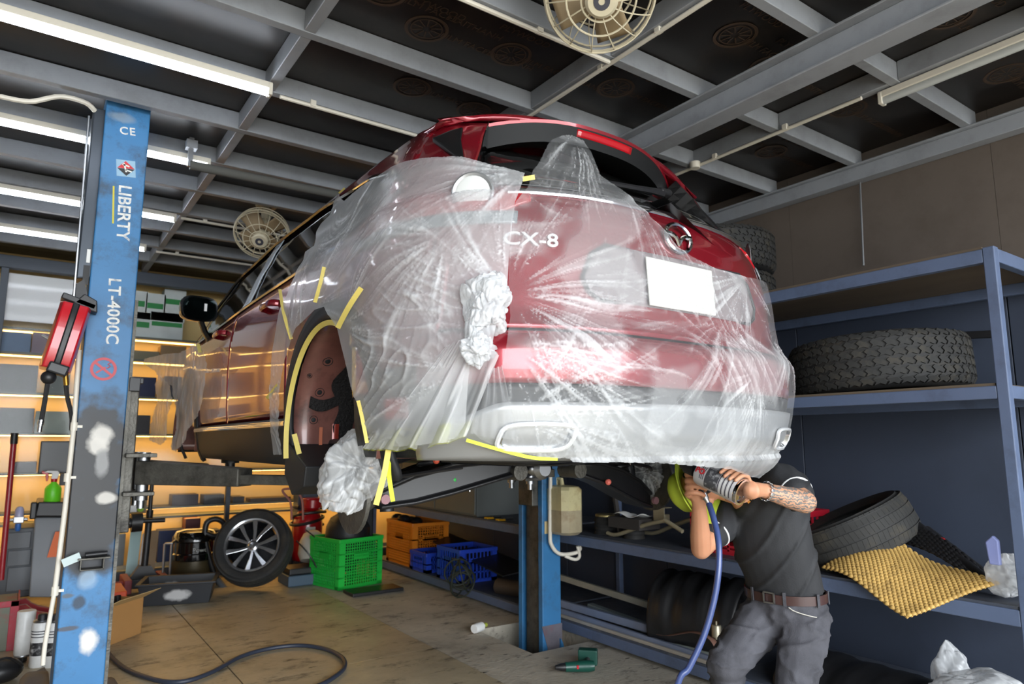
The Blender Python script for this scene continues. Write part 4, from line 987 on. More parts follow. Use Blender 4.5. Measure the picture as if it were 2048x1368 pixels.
sheet_px('masking_film', m_filmC, [(318, 748), (340, 770), (346, 800), (336, 830), (334, 880), (322, 890), (300, 880), (303, 850), (316, 800), (312, 770)], .80, .014, .016, 12, 'narrow film tail hanging in front of the front wheel', 8)
# bagged hubs
crumple('hub_bag', m_filmC, (.985, 2.40, 1.265), (.14, .165, .21), 'crumpled white bag tied over the left rear wheel hub', amp=.36, seed=11, nu=150, nv=110, rot=(R(10), R(24), 0), planes=30, radial=.035)
crumple('hub_bag', m_filmD, (2.58, 2.52, 1.20), (.13, .15, .15), 'clear bag pulled over the right rear wheel hub', amp=.4, seed=21, nu=120, nv=90, rot=(0, R(-25), 0), planes=34, radial=.03)
# tape strips
def tape(pts, w, label, m=None, n=6, twist=0, group='tape strips on the film'):
    P_ = smoothpath(pts, n); b = MB(); rings = []
    for i, p in enumerate(P_):
        t = (P_[min(i + 1, len(P_) - 1)] - P_[max(i - 1, 0)]).normalized(); nrm = (CAM - p).normalized(); sd_ = t.cross(nrm).normalized()
        if twist: sd_ = Matrix.Rotation(twist * math.sin(i * .5), 3, t) @ sd_
        f = nrm * .0012; rings.append([p + sd_ * w + f, p - sd_ * w + f, p - sd_ * w - f * .2, p + sd_ * w - f * .2])
    b.loft(rings); o = b.build('masking_tape', m or m_tape); tag(o, label, 'tape', group); return o
tape([on_car(744, 580, .04), on_car(722, 618, .045), on_car(697, 658, .04)], .009, 'wide yellow tape strip slanting above the left rear wheel arch')
tape([on_car(668, 540, .04), on_car(660, 575, .04), on_car(650, 608, .04)], .007, 'thin yellow tape strip running down to the top of the arch')
tape([on_car(574, 585, .035), on_car(584, 630, .035), on_car(597, 680, .03)], .007, 'pale yellow tape along the front edge of the quarter film')
tape([on_car(570, 770, .03), on_car(547, 797, .03)], .008, 'short yellow tape tag on the rear door beside the arch')
tape([on_car(1044, 366, .015), on_car(1068, 362, .015)], .008, 'short yellow tape tag at the top edge of the film')
tape([on_car(736, 800, .035), on_car(744, 835, .035), on_car(756, 880, .04)], .006, 'yellow tape following the rear edge of the wheel arch')
tape([on_car(938, 872, .03), on_car(1000, 888, .03), on_car(1060, 902, .03), on_car(1110, 908, .025)], .005, 'fluorescent tape along the lower edge of the bumper', m_tapeg)
tape([on_car(688, 395, .03), on_car(700, 385, .03)], .004, 'tiny yellow tape tag on the rear side window')
tape([at(777, 900, D=2.15), at(768, 950, D=2.15), at(752, 1010, D=2.16)], .009, 'long yellow tape strip hanging beside the hub bag')
tape([at(778, 905, D=2.16), at(778, 950, D=2.17), at(786, 1003, D=2.17)], .007, 'fluorescent green tape strip hanging beside the hub bag', m_tapeg)
tape([at(396, 688, X=.84), at(400, 705, X=.83)], .010, 'yellow tape tab at the tip of the front film skirt')
# tape ring inside the arch
ring = []
for k in range(30):
    a = -.25 + k / 29 * (math.pi * .62 + .25); y = YW + math.cos(a) * (RA - .02); z = ZWH + math.sin(a) * (RA - .02)
    ring.append(Vector((CX - .912 - .02, CY + y, CZ + z)))
tape(ring, .010, 'yellow tape edging the front half of the left rear wheel arch', n=2)
tape([on_car(598, 866, .02), on_car(608, 905, .02)], .010, 'loose yellow tape end at the foot of the wheel arch')
# ================================================================== storage rack along the right wall
XS = 3.30; RY0, RY1 = 1.13, 7.5; XBK = XR - .04
rack = thing('storage_rack', 'long slate blue steel rack along the right wall', 'rack', ((XS + XBK) / 2, (RY0 + RY1) / 2, 0))
m_ply = mat('worn_plywood', (96, 84, 70), .75, 0, var=.2, vscale=6, stretch=(1, .2, 1))
m_shelf = mat('scuffed_shelf_top', (70, 76, 88), .55, 0, var=.12, dirt=(110, 112, 116), dscale=5, damt=.5)
LV = [(.02, .085), (.635, .70), (1.545, 1.60), (2.13, 2.19)]
T = .045
for (x, y) in [(XS, RY0), (XS, 4.36), (XS, RY1 - T), (XBK - T, RY0), (XBK - T, 4.36), (XBK - T, RY1 - T)]:
    b = MB(); b.bx((x, y, 0), (x + T, y + T, 2.195)); b.build('post', m_steel, rack, world=True, bevel=.004)
for (z0, z1) in LV:
    for x in (XS, XBK - T):
        for (a, c) in ((RY0 + T, 4.36), (4.36 + T, RY1 - T)):
            b = MB(); b.bx((x + .002, a, z0), (x + T - .002, c, z1)); b.build('rail', m_steel, rack, world=True, bevel=.004)
    for y in (RY0, 4.36, RY1 - T):
        b = MB(); b.bx((XS + T, y + .002, z0), (XBK - T, y + T - .002, z1)); b.build('end_rail', m_steel, rack, world=True, bevel=.004)
    mm = m_ply if z0 > 1 else m_shelf
    for (a, c) in ((RY0 + .05, 2.6), (2.604, 4.34), (4.42, 6.1), (6.104, RY1 - .05)):
        b = MB(); b.bx((XS + .01, a, z1), (XBK - .01, c, z1 + .012)); b.build('shelf_board', mm, rack, world=True)
Z0, Z1, Z2, Z3 = .097, .712, 1.612, 2.202
# ---- tyres
def tyre(name, label, M, Rt, w, rim, tread='road', group=None, wheel=False):
    o = thing(name, label, 'wheel' if wheel else 'tyre', group=group); o.matrix_basis = M
    h = w / 2; sw = Rt - rim
    prof = [(rim, -h * .72), (rim + .012, -h * .80), (rim + sw * .35, -h * .98), (rim + sw * .65, -h), (Rt - .035, -h * .92), (Rt - .012, -h * .82), (Rt - .008, -h * .5), (Rt - .008, h * .5), (Rt - .012, h * .82), (Rt - .035, h * .92), (rim + sw * .65, h), (rim + sw * .35, h * .98), (rim + .012, h * .80), (rim, h * .72), (rim + .02, h * .6), (rim + sw * .5, h * .84), (Rt - .05, h * .7), (Rt - .03, 0), (Rt - .05, -h * .7), (rim + sw * .5, -h * .84), (rim + .02, -h * .6)]
    b = MB(); b.lathe(prof, 64, closed=True); b.build('carcass', m_rubber, o, smooth=50)
    b = MB()
    if tread == 'road':
        for zc, zw in ((-.74, .30), (-.30, .34), (.10, .34), (.54, .44)):
            pass
        for row, (z0, z1, n, sk) in enumerate([(-.90, -.52, 64, .10), (-.46, -.05, 72, .35), (.02, .42, 72, -.35), (.48, .90, 64, -.10)]):
            for k in range(n):
                a0 = 2 * math.pi * k / n; da = 2 * math.pi / n * .95
                vs = []
                for rr in (Rt - .012, Rt - .003):
                    for (aa, zz) in ((a0, z0), (a0 + da, z0), (a0 + da + sk * .06, z1), (a0 + sk * .06, z1)):
                        r2 = rr - (.012 if abs(zz) > .85 else 0); vs.append((r2 * math.cos(aa), r2 * math.sin(aa), zz * h))
                b._add(vs, [(0, 1, 2, 3), (7, 6, 5, 4), (0, 4, 5, 1), (1, 5, 6, 2), (2, 6, 7, 3), (3, 7, 4, 0)])
    else:
        rows = [(-.93, -.66, 46, 0), (-.63, -.34, 46, .5), (-.31, -.02, 46, .15), (.02, .31, 46, .6), (.34, .63, 46, .1), (.66, .93, 46, .5)]
        for row, (z0, z1, n, sh) in enumerate(rows):
            for k in range(n):
                da = 2 * math.pi / n; a0 = da * (k + sh); zg = .05
                # S-shaped interlocking blocks
                pts = [(a0, z0), (a0 + da * .45, z0 + zg * 1.3), (a0 + da * .82, z0), (a0 + da * .98, (z0 + z1) / 2 - .04), (a0 + da * .74, (z0 + z1) / 2 + .06), (a0 + da * 1.0, z1 - zg * .4), (a0 + da * .6, z1 - zg * 1.3), (a0 + da * .18, z1), (a0 - da * .06, (z0 + z1) / 2 + .06), (a0 + da * .16, (z0 + z1) / 2 - .04)]
                vs = []
                for rr in (Rt - .014, Rt):
                    for (aa, zz) in pts:
                        r2 = rr - (.02 * max(0, (abs(zz) - .7) / .22)); vs.append((r2 * math.cos(aa), r2 * math.sin(aa), zz * h))
                m_ = len(pts); b._add(vs, [tuple(range(m_)), tuple(reversed(range(m_, 2 * m_)))] + [(i, m_ + i, m_ + (i + 1) % m_, (i + 1) % m_) for i in range(m_)])
    b.build('tread', mat('tread_rubber', (44, 44, 43), .78, 0, var=.2, vscale=12, dirt=(84, 76, 60), dscale=9, damt=.4), o)
    return o
tc = at(1750, 722, X=3.76)
tyre('off_road_tyre', 'big chunky off-road tyre lying on the middle rack shelf', Matrix.Translation((3.78, tc.y, Z2 + .157)) @ Matrix.Rotation(R(-3), 4, 'X') , .445, .29, .24, 'off')
tc2 = at(1475, 470, X=3.78)
tyre('off_road_tyre', 'lower of two stacked off-road tyres on the top shelf behind the car', Matrix.Translation((3.80, tc2.y + .25, Z3 + .142)), .42, .28, .23, 'off')
tyre('off_road_tyre', 'upper of two stacked off-road tyres on the top shelf behind the car', Matrix.Translation((3.79, tc2.y + .23, Z3 + .426)), .42, .28, .23, 'off')
tc3 = at(1735, 1068, X=3.62)
tyre('road_tyre', 'worn road tyre tilted on the golden mat on the lower shelf', Matrix.Translation((3.66, tc3.y + .09, tc3.z - .0)) @ Matrix.Rotation(R(-22), 4, 'X') @ Matrix.Rotation(R(-14), 4, 'Y'), .315, .22, .205, 'road')
c = at(1568, 770, X=3.75)
tyre('off_road_tyre', 'partly hidden dark tyre on the middle shelf behind the car corner', Matrix.Translation((3.78, c.y + 1.02, Z2 + .15)), .42, .28, .23, 'off')
# golden waffle mat
gm = MATS.get('gold') or mat('golden_foam', (206, 168, 96), .6, 0, var=.12, vscale=9, dirt=(120, 92, 52), dscale=14, damt=.6)
pl0, pb0, pr0, pf0 = at(1646, 1142, X=3.32), at(1792, 1086, X=3.62), at(2000, 1188, X=3.40), at(1814, 1230, X=3.16)
pl0.z = max(pl0.z, Z1 + .01)
def gmat(u, v):
    p = pl0.lerp(pb0, v).lerp(pf0.lerp(pr0, v), u)
    sag = .05 * math.sin(math.pi * u) * math.sin(math.pi * v) + .025 * math.sin(u * 5 + v * 3)
    w = .008 * (math.sin(u * 34 * math.pi) * math.sin(v * 40 * math.pi))
    return p + Vector((0, 0, sag + w + .012))
b = MB(); b.grid(gmat, 200, 220); o = b.build('waffle_mat', gm, smooth='all', solid=.008); tag(o, 'golden waffle-textured foam mat draped over the lower shelf edge', 'mat')
# black ribbed mat and black tubes behind it
p0, p1, p2_, p3_ = at(1800, 1085, X=3.66), at(1830, 1050, X=3.72), at(1990, 1165, X=3.52), at(1960, 1172, X=3.46)
def rib(u, v):
    p = p0.lerp(p1, v).lerp(p3_.lerp(p2_, v), u); return p + Vector((0, 0, .03 * math.sin(math.pi * u) + .006 * math.sin(u * 60) * math.sin(v * 40)))
b = MB(); b.grid(rib, 110, 60); o = b.build('ribbed_mat', m_black, smooth='all', solid=.006); tag(o, 'black ribbed rubber mat leaning behind the golden mat', 'mat')
for (a, c_, r, lab) in [((1830, 1048, 3.74), (2000, 1182, 3.46), .024, 'thick black foam tube leaning in front of the other tube'), ((1852, 1062, 3.86), (2012, 1185, 3.60), .030, 'black foam tube nearest the wall with a red cord')]:
    A, B = at(a[0], a[1], X=a[2]), at(c_[0], c_[1], X=c_[2]); b = MB(); b.tube([A.lerp(B, k / 6) for k in range(7)], r, 14); t_ = thing('foam_tube', lab, 'tube', A.lerp(B, .5), group='black foam tubes'); b.build('tube_body', m_black, t_, world=True, smooth=40)
    if r > .025:
        b = MB(); b.tube(smoothpath([at(1868, 1075, X=3.70), at(1888, 1078, X=3.68), at(1902, 1098, X=3.66), at(1910, 1118, X=3.66)], 5), .004, 6); b.build('red_cord', mat('red_cord', (190, 40, 44), .6), t_, world=True, smooth=True)
# black strap bar by the wall, next to the big tyre
b = MB(); b.tube([at(1905, 672, X=4.1), at(1990, 668, X=4.1)], .022, 8, flat=(.4, 1)); o = b.build('wall_bar', m_black, bevel=.003); tag(o, 'short black bar fixed to the wall beside the big tyre', 'bar')
b = MB(); b.tube([at(1720, 365, X=4.20), at(1727, 531, X=4.20)], .006, 8); o = b.build('threaded_rod', m_zinc, smooth=True); tag(o, 'thin bright steel rod hanging from the ceiling to the rack top', 'rod')
# clip bag at the shelf end
crumple('clip_bag', m_filmC, at(2012, 1152, X=3.42), (.05, .09, .10), 'clear plastic bag with small parts at the shelf end', amp=.3, seed=41, nu=60, nv=40)
b = MB(); b.prism([(-.02, 0), (.022, .0), (.03, .09), (.0, .12), (-.02, .10)], -.01, .012, 'x', at(1992, 1130, X=3.33)); o = b.build('bag_clip', mat('lilac_plastic', (150, 160, 214), .3, alpha=.75), bevel=.006); tag(o, 'lilac translucent plastic clip on the parts bag', 'clip')
# red crates behind the man
def crate(name, label, M, L, Wd, H, m, t=.01, group=None, pattern='slots', nx=7, nz=4, handle=True, ny=None):
    """open plastic crate with slotted sides: rim, base, corner posts, bars"""
    o = thing(name, label, 'crate', group=group); o.matrix_basis = M
    b = MB(); b.bx((-L / 2, -Wd / 2, 0), (L / 2, Wd / 2, .012)); b.build('base', m, o)
    b = MB()
    for s_ in (-1, 1):
        b.bx((-L / 2 - .006, s_ * Wd / 2 - t, H - .035), (L / 2 + .006, s_ * Wd / 2 + t, H)); b.bx((s_ * L / 2 - t, -Wd / 2 - .006, H - .035), (s_ * L / 2 + t, Wd / 2 + .006, H))
    b.build('rim', m, o, bevel=.003)
    for side, (n_, ln, ax) in enumerate([(nx, L, 'x'), (nx, L, 'x'), (ny or max(3, int(nx * Wd / L)), Wd, 'y'), (ny or max(3, int(nx * Wd / L)), Wd, 'y')]):
        s_ = -1 if side % 2 == 0 else 1; b = MB()
        def bar(a0, a1, z0, z1):
            if ax == 'x': b.bx((a0, s_ * Wd / 2 - .004, z0), (a1, s_ * Wd / 2 + .004, z1))
            else: b.bx((s_ * L / 2 - .004, a0, z0), (s_ * L / 2 + .004, a1, z1))
        bar(-ln / 2, -ln / 2 + .06, 0, H - .03); bar(ln / 2 - .06, ln / 2, 0, H - .03)
        bar(-ln / 2, ln / 2, 0, .03)
        for k in range(1, nz): zz = k * (H - .03) / nz; bar(-ln / 2, ln / 2, zz - .006, zz + .006)
        inner = ln - .12
        if pattern == 'slots':
            for k in range(n_ + 1): a = -inner / 2 + inner * k / n_; bar(a - .006, a + .006, .02, H - .03)
        else:
            m2 = int(inner / .026); rows = int((H - .06) / .026)
            for k in range(m2 + 1):
                a = -inner / 2 + inner * k / m2; bar(a - .0035, a + .0035, .02, H - .03)
            for k in range(rows + 1): zz = .03 + k * .026; bar(-inner / 2, inner / 2, zz - .0035, zz + .0035)
        if handle: bar(-.09, .09, H * .58, H * .72)
        b.build('side_wall', m, o)
    return o
m_redc = mat('red_crate_plastic', (190, 30, 50), .4, 0)
cr = at(1470, 1100, X=3.55)
crate('red_crate', 'red plastic crate standing on the lower shelf behind the man', Matrix.Translation((3.64, cr.y - .10, Z1)), .42, .66, .27, m_redc, nx=6, nz=5, handle=False, ny=10)
# jerrycan
jc = thing('jerrycan', 'stained translucent oil jerrycan hanging beside the far post', 'jerrycan', at(1138, 1065, X=3.32))
ja, jb = at(1101, 962, X=3.30), at(1174, 1064, X=3.30)
jw = abs(ja.y - jb.y); jz0, jz1 = at(1138, 1062, X=3.32).z, at(1138, 968, X=3.32).z; jy = (ja.y + jb.y) / 2
m_jc = mat('stained_polythene', (206, 196, 150), .35, 0, var=.15, vscale=8, dirt=(140, 104, 50), dscale=6, damt=.6)
ring = lambda y0, y1, x0, x1, z, r=.04: [Vector((x0 + r, y0, z)), Vector((x1 - r, y0, z)), Vector((x1, y0 + r, z)), Vector((x1, y1 - r, z)), Vector((x1 - r, y1, z)), Vector((x0 + r, y1, z)), Vector((x0, y1 - r, z)), Vector((x0, y0 + r, z))]
def can_rings(zs): return [ring(jy - jw / 2 + i_, jy + jw / 2 - i_, 3.10 + i_, 3.29 - i_, z) for z, i_ in zs]
hz = jz1 - jz0; lv = jz0 + hz * .50
b = MB(); b.loft(can_rings([(jz0, .02), (jz0 + .02, 0), (lv, 0)])); b.build('oil_filled_body', mat('oil_in_can', (168, 156, 128), .35, 0, var=.2, vscale=7, dirt=(120, 80, 40), dscale=5, damt=.5), jc, world=True, smooth=35)
b = MB(); b.loft(can_rings([(lv, 0), (jz1 - .03, 0), (jz1 - .008, .015), (jz1, .05)])); b.build('can_body', m_jc, jc, world=True, smooth=35)
for k in range(4):
    y = jy + jw * (.40 - .11 * k); b = MB(); b.tube([(3.097, y, jz0 + .03), (3.097, y, jz1 - .03)], .012, 8); b.build('rib', m_jc, jc, world=True, smooth=True)
b = MB(); b.tube([(3.2, jy + .03, jz1), (3.2, jy + .03, jz1 + .05)], .045, 14); b.build('neck', m_jc, jc, world=True, smooth=40)
b = MB(); b.tube([(3.2, jy - .06, jz1), (3.2, jy - .05, jz1 + .04), (3.2, jy + .0, jz1 + .045)], .014, 8); b.build('can_handle', m_jc, jc, world=True, smooth=True)
# white drain pipe behind it
b = MB(); b.tube(smoothpath([at(1101, 940, Y=3.94), at(1100, 1060, Y=3.94), at(1103, 1090, Y=3.94), at(1120, 1108, Y=3.94), at(1150, 1106, Y=3.92), at(1160, 1098, Y=3.9), at(1158, 1092, Y=3.9)], 5), .014, 10); b.tube(smoothpath([at(1155, 1092, Y=3.9), at(1159, 1112, Y=3.9), at(1150, 1119, Y=3.9), at(1130, 1112, Y=3.93)], 4), .012, 10)
o = b.build('drain_pipe', m_pvc, smooth=True); tag(o, 'white bent plastic pipe looping beside the far blue post', 'pipe')
# stacked black rings (air springs), parts box, bracket, bent tubes on the lower shelf
for (u, v, r, lab) in [(1212, 1066, .085, 'black ribbed air spring with a brass lid beside the jerrycan'), (1268, 1064, .075, 'smaller black ribbed air spring under the parts box')]:
    c = at(u, v, X=3.50); t_ = thing('air_spring', lab, 'air spring', (3.50, c.y, Z1), group='air springs on the shelf')
    b = MB(); b.lathe([(.001, 0), (r, 0)] + [(r * (1 - .06 * (k % 2)), .008 + .014 * k) for k in range(8)] + [(r * .8, .125), (.001, .125)], 28); b.build('bellows', m_rubber, t_, smooth=30)
    b = MB(); b.lathe([(.001, .14), (r * .85, .14), (r * .9, .132), (r * .9, .125)], 28); b.build('lid', mat('brass_lid', (176, 160, 110), .35, .8), t_, smooth=40)
c = at(1235, 1035, X=3.50); b = MB(); b.box(c + Vector((0, 0, .03)), (.03, .02, .26), (R(-10), 0, 0)); b.box(c + Vector((.0, -.16, -.02)), (.20, .30, .07)); o = b.build('parts_box', mat('dark_card', (58, 54, 52), .8)); tag(o, 'open dark box with its lid up on the lower shelf', 'box')
b = MB(); b.grid(lambda u, v: c + Vector((-.06 + .14 * v, -.02 - .24 * u, .03 + .012 * math.sin(u * 7) + .01 * math.sin(v * 5))), 12, 8); o = b.build('paper_sheet', mat('white_paper', (235, 235, 232), .8), smooth=True, solid=.002); tag(o, 'crumpled white paper on the dark open box', 'paper')
m_tan = mat('tan_paint', (158, 148, 122), .45, .2, var=.15)
b = MB(); b.tube(smoothpath([at(1215, 1066, X=3.42), at(1235, 1069, X=3.42), at(1290, 1050, X=3.42), at(1325, 1042, X=3.42), at(1332, 1042, X=3.42), at(1365, 1063, X=3.42)], 5), .014, 10); o = b.build('bent_tube', m_tan, smooth=40); tag(o, 'bent tan steel tube at the front of the lower shelf', 'tube')
b = MB(); b.tube(smoothpath([at(1285, 1064, X=3.60), at(1310, 1066, X=3.60), at(1350, 1050, X=3.60), at(1390, 1036, X=3.60)], 5), .014, 10); o = b.build('bent_tube', m_tan, smooth=40); tag(o, 'bent tan steel tube lying behind the first tube', 'tube')
b = MB(); c = at(1318, 1030, X=3.52); b.box(c, (.006, .10, .10)); b.box(c + Vector((.03, 0, .05)), (.06, .13, .006)); b.box(c + Vector((.03, -.02, -.02)), (.05, .05, .05)); o = b.build('metal_bracket', m_tan, bevel=.003); tag(o, 'tan metal bracket standing on the bent tubes', 'bracket')
c = at(1290, 1030, X=3.75); b = MB(); b.tube([Vector((3.7 + .04 * math.cos(t), c.y + t * .006, Z1 + .06 + .04 * math.sin(t))) for t in [i * .4 for i in range(100)]], .008, 6); o = b.build('coil_spring', m_black, smooth=True); tag(o, 'black coil spring lying behind the parts box', 'spring')
# pliers with yellow grips, grey cabinet on the far part of the shelf
for k, (u, v, lab) in enumerate([(985, 1040, 'yellow handled pliers at the shelf edge, the left one'), (1008, 1046, 'yellow handled pliers nearest the far blue post')]):
    p = at(u, v, X=3.36); t_ = thing('pliers', lab, 'pliers', (3.36, p.y, Z1 + .01), group='pliers on the shelf')
    for s_ in (-1, 1):
        b = MB(); b.tube([(0, -.01 + s_ * .008, 0), (.06, s_ * .02, .006), (-.06, s_ * .022, .0)][0:1] + [(-.07, s_ * .022, .004)], .008, 6); b.build('grip', mat('yellow_grip', (226, 170, 30), .5), t_)
    b = MB(); b.tube([(0, 0, .004), (.09, 0, .004)], .009, 6); b.build('jaws', m_zinc, t_)
cab = thing('steel_cabinet', 'grey steel cabinet standing on the far part of the rack', 'cabinet', (3.6, 6.1, Z1))
ya, yb = at(950, 1000, X=XS + .02).y, at(745, 990, X=XS + .02).y
m_cab = mat('grey_cabinet', (104, 108, 106), .5, 0, var=.06)
b = MB(); b.bx((XS + .04, ya, Z1), (XS + .55, yb, 1.38)); b.build('body', m_cab, cab, world=True, bevel=.004)
for k in range(3):
    a0 = ya + (yb - ya) * k / 3 + .008; a1 = ya + (yb - ya) * (k + 1) / 3 - .008
    b = MB(); b.bx((XS + .02, a0, Z1 + .02), (XS + .038, a1, 1.36)); d = b.build('door', m_cab, cab, world=True, bevel=.003)
    b = MB(); b.tube([(XS + .0, a0 + .05, Z1 + .22), (XS + .0, a0 + .05, Z1 + .30)], .006, 8); b.build('handle', m_chrome, d, world=True)
# dark hanging pump on the wall over the shelf
c = at(1000, 965, X=3.9); b = MB(); b.sphere(c, (.12, .16, .09)); b.tube([c + Vector((-.05, -.05, -.1)), c + Vector((-.06, -.12, -.14))], .03, 10); o = b.build('wall_pump', m_black, smooth=True); tag(o, 'dark rounded pump fixed to the blue wall under the car', 'pump')
# ---- bottom shelf: long bars and tubes
bars = [((1120, 1154, 3.75), (1400, 1242, 3.75), .03, .045, (176, 178, 168), 'pale flat bar lying highest at the back of the bottom shelf'),
        ((1120, 1206, 3.42), (1395, 1285, 3.42), .03, .05, (140, 152, 178), 'slate square tube behind the front bars'),
        ((1120, 1222, 3.36), (1440, 1330, 3.36), .025, .04, (134, 146, 172), 'slate square tube resting on the front bars'),
        ((1120, 1238, 3.33), (1470, 1362, 3.33), .02, .02, (184, 178, 168), 'grey flat bar at the front of the bottom shelf'),
        ((1180, 1215, 3.5), (1310, 1262, 3.5), .05, .06, (118, 130, 134), 'thick grey-green square tube with a bright cut end')]
for (a, c_, w_, h_, col_, lab) in bars:
    A, B = at(*a[:2], X=a[2]), at(*c_[:2], X=c_[2]); A.z = max(A.z, Z0 + h_ / 2); B.z = max(B.z, Z0 + h_ / 2)
    d = B - A; b = MB(frame(A, d, (0, 0, 1))); b.bx((0, -h_ / 2, -w_ / 2), (d.length, h_ / 2, w_ / 2)); t_ = thing('steel_bar', lab, 'steel bar', A.lerp(B, .5), group='bars on the bottom shelf')
    b.build('bar', mat('bar_%d_%d' % (col_[0], col_[1]), col_, .45, .3, var=.12), t_, world=True, bevel=.002)
    if 'cut end' in lab:
        b = MB(frame(B, d, (0, 0, 1))); b.bx((0, -h_ / 2, -w_ / 2), (.012, h_ / 2, w_ / 2)); b.build('cut_end', m_zinc, t_, world=True)
b = MB(); b.tube([at(1345, 1288, X=3.40), at(1450, 1320, X=3.40)], .017, 12); o = b.build('steel_pipe', mat('grey_pipe', (160, 170, 166), .4, .3), smooth=40); tag(o, 'grey round pipe with a bolt at its end on the bottom shelf', 'pipe')
b = MB(); p = at(1344, 1288, X=3.40); b.box(p, (.04, .035, .05)); o = b.build('pipe_clamp', m_zinc, bevel=.004); tag(o, 'bright square clamp on the end of the grey pipe', 'clamp')
b = MB(); b.tube(smoothpath([at(1305, 1266, X=3.38), at(1340, 1270, X=3.38), at(1385, 1264, X=3.38), at(1420, 1275, X=3.38), at(1437, 1300, X=3.38)], 6), .022, 8, flat=(1, .25)); o = b.build('leather_strap', mat('brown_leather', (124, 90, 76), .6), smooth=40); tag(o, 'brown strap curling over the bars on the bottom shelf', 'strap')
b = MB(); p = at(1433, 1262, X=3.40); b.lathe([(.001, -.045), (.012, -.045), (.012, -.032), (.028, -.032), (.028, .03), (.024, .036), (.006, .036), (.006, .055), (.001, .055)], 20, p); o = b.build('fuel_filter', mat('worn_zinc', (168, 160, 140), .4, .7), smooth=40); tag(o, 'small cylindrical metal filter beside the man', 'filter')
def liner(name, label, c, r, seed, rot=(0, 0, 0)):
    b = MB(); Rm = Euler(rot).to_matrix()
    def fn(u, v):
        a = math.pi * (u * 1.15 - .08); y = (v - .5) * 2 * r[1]
        k = 1 + .08 * noise.noise(Vector((u * 5, v * 5, seed))) + .05 * (1 if int(v * 9) % 2 else 0) * math.sin(u * 3.1)
        return Vector(c) + Rm @ Vector((-math.cos(a) * r[0] * k, y, math.sin(a) * r[2] * k))
    b.grid(fn, 36, 36); o = b.build(name, m_black, smooth='all', solid=.004); tag(o, label, 'wheel liner'); return o
c = at(1410, 1215, X=3.6); liner('wheel_liner', 'ribbed black wheel arch liner on the bottom shelf behind the man', (3.64, c.y, Z0 + .12), (.26, .30, .30), 2, (0, 0, R(8)))
c = at(1770, 1330, X=3.6); liner('wheel_liner', 'flat black plastic liner at the near end of the bottom shelf', (3.62, c.y + .05, Z0), (.28, .42, .13), 7)
c = at(1960, 1345, X=3.5); crumple('wrapped_bundle', m_filmC, (3.52, c.y, Z0 + .13), (.2, .26, .16), 'bundle wrapped in grey translucent plastic at the rack end', amp=.3, seed=33)
c = at(1880, 1318, X=3.7); crumple('wrapped_bundle', m_filmC, (3.80, c.y, Z0 + .14), (.09, .10, .16), 'smaller plastic-wrapped bundle behind the large one', amp=.3, seed=37, nu=50, nv=36)
# far bottom shelf: crates, cable tangle, muffler
m_org = mat('orange_crate_plastic', (222, 128, 30), .4, 0); m_blc = mat('blue_crate_plastic', (36, 70, 190), .4, 0); m_grc = mat('green_crate_plastic', (40, 190, 70), .4, 0)
p = at(800, 1140, X=3.34); crate('orange_crate', 'big orange plastic crate full of black parts under the rack', Matrix.Translation((3.34 + .22, p.y + .05, Z0)), .42, .62, .44, m_org, pattern='holes', nx=8, nz=3)
p = at(815, 1150, X=3.34); crate('blue_crate', 'small blue plastic crate in front of the orange crate', Matrix.Translation((3.46, at(840, 1145, X=3.34).y, Z0)), .28, .34, .19, m_blc, nx=6, nz=2, handle=True)
crate('blue_crate', 'dim blue plastic crate behind the cable tangle', Matrix.Translation((3.52, at(895, 1150, X=3.34).y - .05, Z0)), .40, .42, .30, m_blc, nx=7, nz=3)
c = Vector((3.56, at(800, 1100, X=3.5).y, Z0 + .40)); b = MB(); [b.sphere(c + Vector((.07 * math.cos(k * 2.1), .13 * math.sin(k * 1.7), .03 * math.sin(k))), (.07, .09, .05), 10, 8) for k in range(6)]; o = b.build('rubber_parts', m_black, smooth=True); tag(o, 'heap of black rubber parts filling the orange crate', 'parts', kind='stuff')
b = MB(); rn = random.Random(8); cc = at(930, 1155, X=3.30)
for k in range(9):
    r = rn.uniform(.09, .16); tl = Matrix.Rotation(rn.uniform(0, 3), 3, 'Z') @ Matrix.Rotation(rn.uniform(.8, 2.2), 3, 'X'); off = Vector((rn.uniform(-.04, .04), rn.uniform(-.06, .06), rn.uniform(-.04, .06)))
    b.tube([Vector((3.24, cc.y, max(.17, cc.z))) + off + tl @ Vector((r * math.cos(a), r * math.sin(a), 0)) for a in [2 * math.pi * i / 24 for i in range(24)]], .007, 6, closed=True)
o = b.build('cable_coil', mat('dark_cable', (46, 52, 44), .6), smooth=True); tag(o, 'tangled coil of dark cable hanging at the rack edge', 'cable')
b = MB(); p = at(1010, 1172, X=3.38); b.tube([(3.38, p.y + .10, Z0 + .07), (3.46, p.y - .16, Z0 + .07)], .065, 18); o = b.build('muffler', mat('rusty_steel', (76, 66, 58), .6, .5, var=.3), smooth=40); tag(o, 'dull exhaust muffler lying on the bottom shelf', 'muffler')
b = MB(); pA_, pB_ = at(870, 1060, X=3.9), at(1035, 1150, X=3.5); b.loft([[pA_ + Vector((0, 0, .02)), pA_ + Vector((-.25, 0, -.02)), pB_ + Vector((-.15, 0, 0)), pB_ + Vector((.2, 0, .03))], [pA_ + Vector((0, 0, .03)), pA_ + Vector((-.25, 0, -.01)), pB_ + Vector((-.15, 0, .01)), pB_ + Vector((.2, 0, .04))]]); o = b.build('dark_panel', m_black); tag(o, 'dark plastic panel leaning over the far bottom shelf', 'panel')
